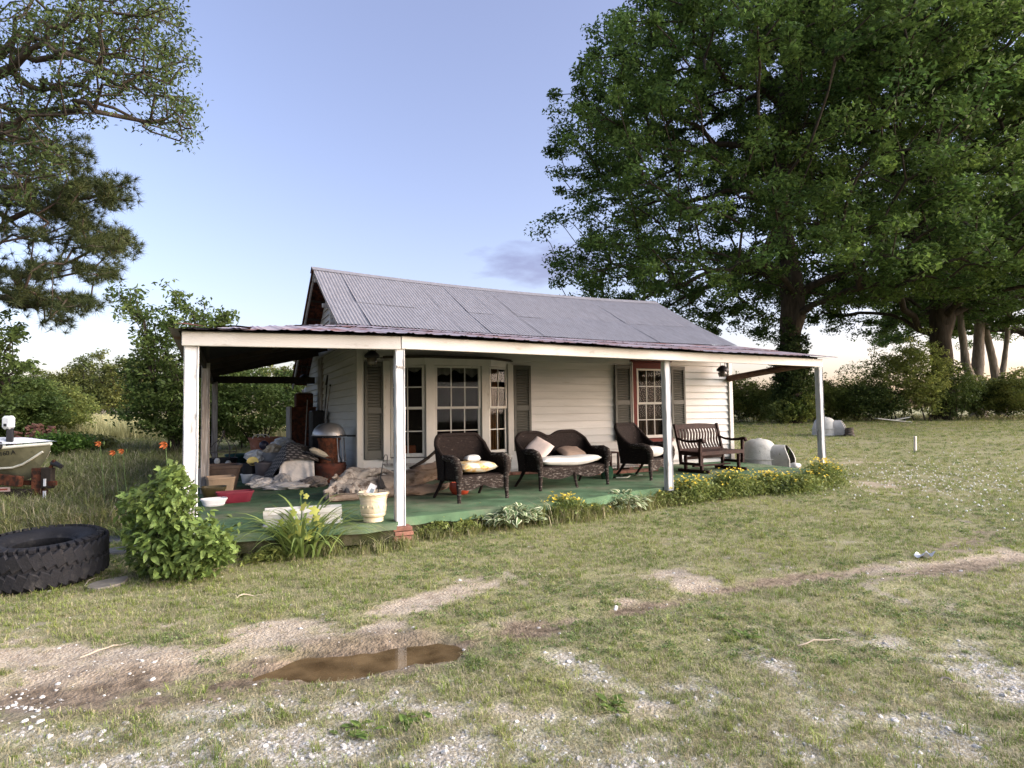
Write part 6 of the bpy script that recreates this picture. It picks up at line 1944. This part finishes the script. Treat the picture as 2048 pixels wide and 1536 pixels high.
# maple seedling above the window box
mp_b = onground(600, 1110)
m_maple = leafmat("maple_leaf", (.30, .34, .07), (.40, .40, .10), .45, scale=6, vlo=.75, vhi=1.2)
mb = B(); n_ = 24; ring = []
for i in range(n_):
    a = 2 * math.pi * i / n_
    r_ = .055 * (.55 + .45 * abs(math.cos(2.5 * a)) ** .8) * (1 if abs(a - math.pi) > .5 else .6)
    ring.append((r_ * math.cos(a), r_ * math.sin(a), -.25 * r_))
mb.add([(0, 0, 0)] + ring, [(0, 1 + i, 1 + (i + 1) % n_) for i in range(n_)])
mme = mb.mesh("maple_leaf", m_maple, 60)
mps = empty("maple_seedling", mp_b, "yellow-green maple seedling growing up in front of the window box", "plant")
stemp = [(0, 0, 0), (.0, .02, .25), (.02, .02, .5), (.0, .0, .74)]
B().tube(stemp, [.007, .006, .005, .003], 6).obj("stem", m_stemg, mps, smooth=60)
for i, (px_, py_, sz) in enumerate(((605, 1012, 1.0), (590, 1045, 1.1), (612, 1040, 1.0), (628, 1020, 1.1), (570, 1060, .95), (600, 1060, 1.2), (585, 1025, .8), (560, 1045, .8), (640, 1048, .9), (622, 1060, 1.0), (602, 985, .55), (612, 992, .6), (578, 1070, 1.0), (615, 1072, 1.1), (632, 1035, .8))):
    q = dep(px_, py_, 7.15 + random.uniform(-.1, .1)) - mp_b
    o = add_leaf(mps, mme, q, random.uniform(0, 6.28), random.uniform(-.2, .9), sz * 1.15, random.uniform(-.6, .6))
    o.rotation_euler = (rad(random.uniform(20, 75)), random.uniform(-.4, .4), math.atan2(FW[1], FW[0]) - math.pi / 2 + random.uniform(-.6, .6))
    B().tube([Vector(stemp[2]) * .8, Vector(stemp[2]) * .4 + Vector(q) * .5 + Vector((0, 0, .03)), q], .0025, 4).obj("stalk", m_stemg, mps)

# hostas with cream-edged leaves
m_hos = leafmat("hosta_green", (.10, .17, .07), (.15, .22, .09), .3, scale=6, vlo=.7, vhi=1.2)
m_hose = leafmat("hosta_cream_edge", (.62, .64, .40), (.68, .70, .50), .3, scale=6, vlo=.85, vhi=1.1)
hlf = [leaf_mesh("hosta_leaf", .17, .075, [m_hos, m_hose], c_, .3) for c_ in (.7, 1.0, 1.3)]


def hosta(label, loc, n, s, seed, sx=1.5):
    t = empty("hosta_plant", loc, label, "plant"); r_ = np.random.default_rng(seed)
    for k in range(n):
        ya = r_.uniform(0, 2 * math.pi); rr_ = r_.uniform(0, 1) ** .6 * .17 * s
        x_, y_ = rr_ * math.cos(ya) * sx, rr_ * math.sin(ya)
        z_ = (.30 - .9 * rr_ / s) * s * r_.uniform(.5, 1.1)
        add_leaf(t, hlf[int(r_.integers(3))], (x_, y_, max(.03, z_)), ya + r_.normal(0, .4), r_.uniform(-.1, .75), s * r_.uniform(.75, 1.2), r_.normal(0, .3))
    b = B()
    for k in range(10): b.tube([(r_.normal(0, .03), r_.normal(0, .03), 0), (r_.normal(0, .09) * sx, r_.normal(0, .08), .16 * s)], .004, 4)
    b.obj("stalks", m_stemg, t, kind="stuff")
    return t


hosta("variegated hosta in front of the armchair, the nearest of the row", onground(1030, 1056), 170, 1.05, 211, 2.2)
hosta("variegated hosta in front of the loveseat's end", onground(1245, 1022), 170, 1.05, 212, 2.4)
hosta("small variegated hosta tucked among the yellow flowers", onground(1560, 985), 40, .9, 213, 1.6)

# yellow-flowering clumps
m_yfol = leafmat("flower_foliage", (.13, .175, .045), (.24, .275, .08), .35, scale=5)
m_yel = leafmat("yellow_petals", (.80, .58, .05), (.88, .70, .12), .3, scale=8, vlo=.85, vhi=1.1)
fb_ = B()
for i in range(4):
    a = i * math.pi / 2
    fb_.add([(0, 0, 0), (.016 * math.cos(a - .6), .016 * math.sin(a - .6), .008), (.026 * math.cos(a), .026 * math.sin(a), .011), (.016 * math.cos(a + .6), .016 * math.sin(a + .6), .008)], [(0, 1, 2, 3)])
fme = fb_.mesh("flower", m_yel, 60)


def flowers(label, loc, w, h, nfol, nfl, seed, sy=.5, rz=.15):
    t = empty("yellow_flower_clump", loc, label, "flowers", rz, None); r_ = np.random.default_rng(seed)
    c = np.stack([r_.normal(0, w * .42, nfol), r_.normal(0, w * .42 * sy, nfol), h * r_.uniform(.05, 1, nfol) ** .8], 1)
    c[:, 2] *= np.exp(-(c[:, 0] / w) ** 2)
    LV, LF = leaf_arrays(c, .036, .32, .4, r_)
    reg(bpy.data.objects.new("foliage", fastmesh("foliage", LV, LF, m_yfol)), t)
    b = B()
    for k in range(nfl):
        q = np.array([r_.normal(0, w * .40), r_.normal(0, w * .38 * sy), h * r_.uniform(.75, 1.25)]); q[2] *= math.exp(-(q[0] / (w * 1.2)) ** 2)
        o = bpy.data.objects.new("flower", fme); o.location = q; o.rotation_euler = (r_.normal(0, .5), r_.normal(0, .5), r_.uniform(0, 6)); s_ = r_.uniform(.8, 1.5); o.scale = (s_, s_, s_); reg(o, t)
        b.tube([(q[0] * .7, q[1] * .7, 0), tuple(q)], .002, 3)
    b.obj("stems", m_stemg, t, kind="stuff")


for lab, px_, py_, w_, h_, nf, nfl, sd in (("yellow flowers between the two big hostas", 1130, 1040, .50, .34, 1900, 60, 221), ("sparse yellow flowers at the slab edge near the corner post", 945, 1062, .36, .24, 420, 9, 222), ("yellow flowers in front of the middle porch post", 1385, 1005, .70, .42, 3200, 70, 223),
                                           ("thick yellow flowers in front of the glider bench", 1465, 995, .80, .46, 3600, 90, 224), ("yellow flowers in front of the near dog igloo", 1545, 985, .70, .38, 2800, 60, 225), ("tall yellow flowers round the foot of the end post", 1650, 975, .75, .50, 3400, 80, 226), ("a few yellow flowers beside the brick pier", 760, 1085, .28, .20, 300, 5, 227), ("green-leaved flower clump on the house side of the end post", 1605, 985, .65, .36, 2400, 40, 228)):
    flowers(lab, onground(px_, py_), w_, h_, nf, nfl, sd)
for lab, px_, py_, w_, h_, nf, nfl, sd in (("leafy green border plants just past the brick pier", 868, 1072, .34, .22, 1000, 5, 231), ("low green border plants before the nearest hosta", 925, 1068, .30, .20, 800, 6, 232), ("green filler between the flowers and the far hosta", 1185, 1034, .34, .22, 1000, 6, 233),
                                           ("low green border plants at the middle post", 1325, 1012, .34, .24, 1200, 10, 234), ("leafy weeds below the window box", 690, 1098, .30, .18, 700, 2, 235), ("leafy weeds at the foot of the daylily clump", 540, 1122, .32, .16, 700, 0, 236)):
    flowers(lab, onground(px_, py_), w_, h_, nf, nfl, sd)
# broad-leaved weeds along the slab
wl_ = [leaf_mesh("weed_leaf", .11, .045, leafmat("weed_leaf", (.09, .15, .03), (.15, .22, .05), .35, scale=5), c_) for c_ in (.4, .8)]
for i, (px_, py_, n_, s_, lab) in enumerate(((850, 1068, 26, 1.0, "broad-leaved weed at the slab edge beside the brick pier"), (900, 1066, 20, .9, "low broad-leaved weed under the carpet edge"), (735, 1092, 18, .8, "small weed with pale tips below the cream planter"), (1225, 1411, 12, .9, "round-leaved dock seedling in the gravel"), (820, 1450, 14, .9, "dandelion rosette in the drive near the bottom of the picture"), (1490, 1275, 14, .9, "pale rosette weed in the drive"), (700, 1470, 12, .8, "flat plantain rosette in the gravel"))):
    t = empty("broadleaf_weed", onground(px_, py_), lab, "weed")
    for k in range(n_): add_leaf(t, wl_[k % 2], (random.gauss(0, .05), random.gauss(0, .04), random.uniform(.0, .10 if i < 3 else .015)), random.uniform(0, 6.28), random.uniform(.1, .9) if i < 3 else random.uniform(0, .5), s_ * random.uniform(.6, 1.1))

# orange daylilies
m_or = leafmat("orange_petals", (.72, .20, .06), (.80, .27, .09), .35, scale=6, vlo=.85, vhi=1.1)
pet = leaf_mesh("petal", .10, .036, m_or, 1.1)


def lily(label, px, py, basepy, d):
    top = dep(px, py, d); b0 = np.array([top[0], top[1], float(terrain(top[0], top[1]))])
    t = empty("orange_daylily", b0, label, "flower"); hh = top - b0
    B().tube([(0.1, 0, 0), (.04, 0, hh[2] * .6), tuple(hh)], [.008, .006, .005], 5).obj("stem", m_stemg, t, smooth=60)
    fw_ = math.atan2(-FW[1], -FW[0])
    for k in range(6):
        a = 2 * math.pi * k / 6
        o = add_leaf(t, pet, hh, 0, 0, 1.0, name="petal")
        M = Matrix.Rotation(fw_, 3, 'Z') @ Matrix.Rotation(rad(15), 3, 'Y') @ Matrix.Rotation(a, 3, 'X') @ Matrix.Rotation(rad(-55), 3, 'Y')
        o.rotation_euler = M.to_euler()
    B().lathe([(.0, 0), (.012, .03), (.009, .07), (0, .09)], 8, at=tuple(hh + np.array([.06, .02, -.05]))).obj("bud", m_stemg, t, smooth=60)


for lab, px_, py_, d_ in (("orange daylily farthest from the porch, in the long grass", 200, 886, 11.5), ("orange daylily in the middle, lowest of the three in the grass", 228, 904, 11.3), ("orange daylily just beside the lowest one", 245, 901, 11.4), ("tall orange daylily standing above the leafy shrub", 331, 888, 8.6)):
    lily(lab, px_, py_, 960, d_)

# ================================================================ GRASS, GRAVEL (scattered ground cover)
def scatter(name, label, cat, P, rot, scl, idx, objs):
    me = bpy.data.meshes.new(name + "_points"); me.vertices.add(len(P)); me.vertices.foreach_set("co", np.asarray(P, np.float32).ravel())
    for nm, typ, arr in (("rot", 'FLOAT_VECTOR', rot), ("scl", 'FLOAT', scl), ("idx", 'INT', idx)):
        a = me.attributes.new(nm, typ, 'POINT')
        a.data.foreach_set("vector" if typ == 'FLOAT_VECTOR' else "value", np.asarray(arr, np.int32 if typ == 'INT' else np.float32).ravel())
    o = bpy.data.objects.new(name, me)
    col = bpy.data.collections.new(name + "_kinds")
    for q in objs: col.objects.link(q)
    g = bpy.data.node_groups.new(name + "_scatter", 'GeometryNodeTree')
    g.interface.new_socket("Geometry", in_out='INPUT', socket_type='NodeSocketGeometry'); g.interface.new_socket("Geometry", in_out='OUTPUT', socket_type='NodeSocketGeometry')
    N, L = g.nodes, g.links
    gi, go = N.new("NodeGroupInput"), N.new("NodeGroupOutput")
    iop = N.new("GeometryNodeInstanceOnPoints"); ci = N.new("GeometryNodeCollectionInfo")
    ci.inputs[0].default_value = col; ci.inputs[1].default_value = True; ci.inputs[2].default_value = True
    iop.inputs['Pick Instance'].default_value = True
    def na(nm, t):
        x = N.new("GeometryNodeInputNamedAttribute"); x.data_type = t; x.inputs[0].default_value = nm; return x.outputs[0]
    L.new(gi.outputs[0], iop.inputs['Points']); L.new(ci.outputs[0], iop.inputs['Instance']); L.new(na("idx", 'INT'), iop.inputs['Instance Index'])
    L.new(na("rot", 'FLOAT_VECTOR'), iop.inputs['Rotation']); L.new(na("scl", 'FLOAT'), iop.inputs['Scale']); L.new(iop.outputs[0], go.inputs[0])
    md = o.modifiers.new("scatter", 'NODES'); md.node_group = g
    return reg(o, None, label, cat, None, "stuff")


m_gr = leafmat("lawn_grass", (.145, .212, .042), (.258, .305, .076), .35, scale=.9, vlo=.6, vhi=1.35)
m_dry = leafmat("dry_grass", (.33, .29, .17), (.45, .40, .26), .3, scale=2, vlo=.65, vhi=1.2)
m_clov = leafmat("clover", (.10, .16, .045), (.18, .23, .08), .3, scale=2, vlo=.65, vhi=1.3)
m_tall = leafmat("tall_field_grass", (.42, .41, .19), (.55, .51, .27), .3, scale=.4, vlo=.75, vhi=1.2)
m_rough = leafmat("rough_grass", (.15, .18, .055), (.24, .255, .09), .35, scale=.8, vlo=.55, vhi=1.3)


def clump_mesh(name, n, h, w, spread, m, seed, lean=.6, dry=None, seg=2):
    r_ = np.random.default_rng(seed); V, Fq, mi = [], [], []
    for k in range(n):
        a = r_.uniform(0, 6.283); x0, y0 = r_.normal(0, spread, 2); hh = h * r_.uniform(.45, 1.2); ln = lean * r_.uniform(.2, 1.3) * hh
        dx, dy = math.cos(a), math.sin(a); px_, py_ = -dy * w / 2, dx * w / 2; o = len(V)
        V += [(x0 - px_, y0 - py_, -.01), (x0 + px_, y0 + py_, -.01), (x0 + dx * ln * .35 + px_ * .8, y0 + dy * ln * .35 + py_ * .8, hh * .62), (x0 + dx * ln * .35 - px_ * .8, y0 + dy * ln * .35 - py_ * .8, hh * .62),
              (x0 + dx * ln + px_ * .1, y0 + dy * ln + py_ * .1, hh * (1 - .25 * lean)), (x0 + dx * ln - px_ * .1, y0 + dy * ln - py_ * .1, hh * (1 - .25 * lean))]
        Fq += [(o, o + 1, o + 2, o + 3), (o + 3, o + 2, o + 4, o + 5)]; q = 1 if (dry and r_.uniform() < dry) else 0; mi += [q, q]
    return bpy.data.objects.new(name, fastmesh(name, V, Fq, [m, m_dry], False, mi))


def rosette_mesh(name, n, s, m, seed):
    r_ = np.random.default_rng(seed); c = np.stack([r_.normal(0, s, n), r_.normal(0, s, n), r_.uniform(.01, .035, n)], 1)
    LV, LF = leaf_arrays(c, .011, .7, 1.2, r_); return bpy.data.objects.new(name, fastmesh(name, LV, LF, m))


grass_kinds = [clump_mesh("grass_a", 16, .045, .0042, .022, m_gr, 1, .8, .25), clump_mesh("grass_b", 18, .06, .0042, .026, m_gr, 2, .9, .3), clump_mesh("grass_c", 14, .04, .004, .03, m_gr, 3, 1.2, .5),
               clump_mesh("dry_a", 14, .04, .0036, .03, m_dry, 4, 1.6), rosette_mesh("clover_a", 16, .028, m_clov, 5), rosette_mesh("clover_b", 22, .035, m_clov, 6), clump_mesh("tuft", 30, .12, .005, .02, m_gr, 7, 1.0, .2)]
# collection order is alphabetical in the instance list
order_ = sorted(range(len(grass_kinds)), key=lambda i: grass_kinds[i].name); rank = {k: i for i, k in enumerate(order_)}

gr_ = np.random.default_rng(301)


def in_slab(x, y):
    return (x > -3.05) & (x < 10.05) & (y > np.interp(x, [p_[0] for p_ in SLE], [p_[1] for p_ in SLE])) & (y < 8.4) & ((x > .0) | (y < 6.0))


def lawn_points(n, d0, d1, rmax, power=1.0):
    d = d0 * (d1 / d0) ** gr_.uniform(0, 1, n); r = gr_.uniform(-1, 1, n) * rmax * d
    x = CAM[0] + r * _s + d * _c; y = CAM[1] - r * _c + d * _s
    ok = ~in_slab(x, y); x, y = x[ok], y[ok]
    return np.stack([x, y, terrain(x, y)], 1)


P = lawn_points(150000, 2.3, 42, 1.0)
so, mu, gv, px_, py_, d_ = masks(P)
patch = vnoise(P[:, 0], P[:, 1], .35, 12)
keep = gr_.uniform(0, 1, len(P)) < np.clip(1.05 - 1.0 * so - 1.05 * mu - .6 * gv, .03, 1) * np.clip(.35 + patch, 0, 1) * np.clip(.22 + d_ / 10, .45, 1)
keep &= ~((poly_dist(P[:, 0], P[:, 1], PUD) < .30) & (gr_.uniform(0, 1, len(P)) < .97))
P, d_, so, mu, gv = P[keep], d_[keep], so[keep], mu[keep], gv[keep]
n = len(P)
lush = vnoise(P[:, 0], P[:, 1], 1.1, 8)
kind = np.where(gr_.uniform(0, 1, n) < .20 + .35 * np.maximum(so, gv) + .22 * np.clip((7.5 - d_) / 3, 0, 1), 3, gr_.integers(0, 3, n))
kind = np.where((gr_.uniform(0, 1, n) < .20) & (lush > .5) & (d_ > 4), 4 + gr_.integers(0, 2, n), kind)
kind = np.where(gr_.uniform(0, 1, n) < .006, 6, kind)
scl = gr_.uniform(.7, 1.35, n) * np.clip(.46 + d_ / 28, .6, 1.5) * np.where(so + mu + gv > .6, .75, 1.0)
rot = np.stack([gr_.normal(0, .12, n), gr_.normal(0, .12, n), gr_.uniform(0, 6.28, n)], 1)
scatter("lawn_grass", "short patchy lawn grass and clover covering the yard", "grass", P, rot, scl, np.vectorize(rank.get)(kind), grass_kinds)

# longer rough grass on the far side of the porch and round edges
rk = [clump_mesh("rough_a", 22, .26, .011, .07, m_rough, 11, .9, .18), clump_mesh("rough_b", 22, .34, .012, .08, m_rough, 12, .8, .12), clump_mesh("rough_c", 18, .20, .010, .09, m_rough, 13, 1.1, .35)]
Pl = []
for px0, px1, py0, py1, n in ((-100, 400, 868, 1010, 5200), (-100, 300, 1000, 1075, 900), (1440, 2080, 832, 842, 900)):
    for k in range(n):
        p = onground(gr_.uniform(px0, px1), gr_.uniform(py0, py1)) if k < 0 else None
    u, v = gr_.uniform(px0, px1, n), gr_.uniform(py0, py1, n)
    zz = np.full(n, .1)
    for _ in range(10):
        dv = FW[None] + RT[None] * ((u - 1024) / F_PX)[:, None] + UP[None] * ((768 - v) / F_PX)[:, None]
        tt = (zz - CAM[2]) / dv[:, 2]; Q = CAM[None] + dv * tt[:, None]; zz = .5 * zz + .5 * terrain(Q[:, 0], Q[:, 1])
    Q[:, 2] = terrain(Q[:, 0], Q[:, 1]); far_ = (tt > 0) & (tt < 60); Pl.append(Q[far_])
# weeds and long grass left by the mower along the slab
e_ = np.array(SLE); t_ = gr_.uniform(0, len(SLE) - 1.001, 330); k_ = t_.astype(int); Q = e_[k_] + (e_[k_ + 1] - e_[k_]) * (t_ - k_)[:, None]
Q = np.stack([Q[:, 0] + gr_.normal(0, .05, 330), Q[:, 1] - .04 - np.abs(gr_.normal(0, .10, 330)), np.zeros(330)], 1); Q[:, 2] = terrain(Q[:, 0], Q[:, 1]); Pl.append(Q)
P = np.concatenate(Pl); P = P[~in_slab(P[:, 0], P[:, 1])]; n = len(P)
dP = (P - CAM) @ FW
scatter("rough_grass", "longer unmown grass and weeds behind the boat and along the edges", "grass", P, np.stack([gr_.normal(0, .1, n), gr_.normal(0, .1, n), gr_.uniform(0, 6.28, n)], 1), gr_.uniform(.55, 1.15, n) * np.where(dP < 9, .6, 1.0), gr_.integers(0, 3, n), rk)
# pale tall hay in the field
tk = [clump_mesh("hay_a", 26, .95, .022, .25, m_tall, 21, .35), clump_mesh("hay_b", 26, .8, .022, .28, m_tall, 22, .45)]
n = 9000; d = 27 * (75 / 27) ** gr_.uniform(0, 1, n); r = gr_.uniform(-1.0, -.28, n) * d
x = CAM[0] + r * _s + d * _c; y = CAM[1] - r * _c + d * _s
P = np.stack([x, y, terrain(x, y)], 1)
scatter("field_grass", "pale tall hay standing in the field beyond the yard", "grass", P, np.stack([gr_.normal(0, .08, n), gr_.normal(0, .08, n), gr_.uniform(0, 6.28, n)], 1), gr_.uniform(.7, 1.2, n), gr_.integers(0, 2, n), tk)

# gravel
m_st = mat("pale_limestone_gravel", (.48, .465, .435), .9, .2, 30, .4, 60, .15, rnd=.35)
sk_ = []
for s in range(5):
    r_ = np.random.default_rng(400 + s); b = B(); Pn = []
    for j in range(5):
        th = math.pi * j / 4
        Pn.append([(.5 * math.sin(th) * math.cos(f) * r_.uniform(.75, 1.25), .38 * math.sin(th) * math.sin(f) * r_.uniform(.75, 1.25), .26 * math.cos(th) * r_.uniform(.8, 1.2)) for f in np.linspace(0, 2 * math.pi, 8)[:-1]])
    V = [p for row in Pn for p in row]
    b.add(V, [(j * 7 + i, j * 7 + (i + 1) % 7, (j + 1) * 7 + (i + 1) % 7, (j + 1) * 7 + i) for j in range(4) for i in range(7)])
    sk_.append(bpy.data.objects.new("stone_%s" % "abcde"[s], b.mesh("stone", m_st)))
P = lawn_points(60000, 2.3, 11, .95)
so, mu, gv, px_, py_, d_ = masks(P)
keep = gr_.uniform(0, 1, len(P)) < np.clip(gv ** 1.3 * .62 + so * .025 + mu * .03 + .005, 0, 1)
keep &= poly_dist(P[:, 0], P[:, 1], PUD) > .22
P = P[keep]; n = len(P); P[:, 2] -= .002
scatter("gravel", "scattered pale limestone gravel in the drive", "gravel", P, gr_.uniform(-.6, .6, (n, 3)) + np.stack([np.zeros(n), np.zeros(n), gr_.uniform(0, 6.28, n)], 1), np.clip(gr_.lognormal(math.log(.0155), .5, n), .006, .055), gr_.integers(0, 5, n), sk_)
# fallen twigs
for i, (x0, y0, x1, y1, lab) in enumerate(((160, 1322, 260, 1285, "long pale twig on the bare soil"), (470, 1201, 520, 1190, "short twig on the thin grass before the shrub"), (1590, 1297, 1710, 1280, "crooked pale twig in the drive"), (165, 1176, 205, 1150, "thin stick beside the tyre"), (1880, 1368, 1935, 1372, "dark thin twig in the gravel at the picture's edge"))):
    a, b2 = onground(x0, y0), onground(x1, y1); t = empty("fallen_twig", a, lab, "twig"); L = b2 - a
    B().tube([(L[0] * f + random.uniform(-.02, .02), L[1] * f + random.uniform(-.02, .02), L[2] * f + .02 + .015 * math.sin(f * 5)) for f in np.linspace(0, 1, 7)], [.005, .006, .006, .005, .005, .004, .002], 5).obj("stick", mat("dry_twig%d" % i, (.32, .27, .21), .9), t, smooth=60)

# white clover heads in the lawn, dead leaves on the carpet
cl_o = bpy.data.objects.new("clover_head", B().lathe([(.0, 0), (.010, .004), (.012, .012), (.006, .020), (0, .022)], 7, at=(0, 0, .035)).mesh("clover_head", mat("white_clover", (.60, .60, .54), .9)))
Pl = []
for cx, cy, sx, sy, n in ((1850, 955, 130, 22, 380), (1990, 990, 80, 26, 120)):
    u, v = gr_.normal(cx, sx, n), np.clip(gr_.normal(cy, sy, n), 880, 1180); zz = np.full(n, .1)
    for _ in range(10):
        dv = FW[None] + RT[None] * ((u - 1024) / F_PX)[:, None] + UP[None] * ((768 - v) / F_PX)[:, None]
        Q = CAM[None] + dv * ((zz - CAM[2]) / dv[:, 2])[:, None]; zz = .5 * zz + .5 * terrain(Q[:, 0], Q[:, 1])
    Q[:, 2] = terrain(Q[:, 0], Q[:, 1]); Pl.append(Q)
P = np.concatenate(Pl); P = P[~in_slab(P[:, 0], P[:, 1])]; n = len(P)
scatter("clover_flowers", "tiny white clover heads dotted over the mown lawn", "flowers", P, np.zeros((n, 3)), gr_.uniform(.8, 1.6, n), np.zeros(n), [cl_o])
lt = [bpy.data.objects.new("litter_%s" % "ab"[i], leaf_mesh("litter_leaf", .055, .03, mat("dead_leaf%d" % i, ((.20, .13, .07), (.13, .15, .06))[i], .9), .8)) for i in (0, 1)]
n = 150; P = np.stack([gr_.uniform(-2.8, 9.0, n), gr_.uniform(-4.3, -.6, n), np.full(n, FZ + .004)], 1)
P = P[in_slab(P[:, 0], P[:, 1] - .12)]; n = len(P)
scatter("leaf_litter", "scattered dead leaves and bits blown onto the green carpet", "leaves", P, np.stack([gr_.normal(0, .2, n), gr_.normal(0, .2, n), gr_.uniform(0, 6.28, n)], 1), gr_.uniform(.5, 1.2, n), gr_.integers(0, 2, n), lt)
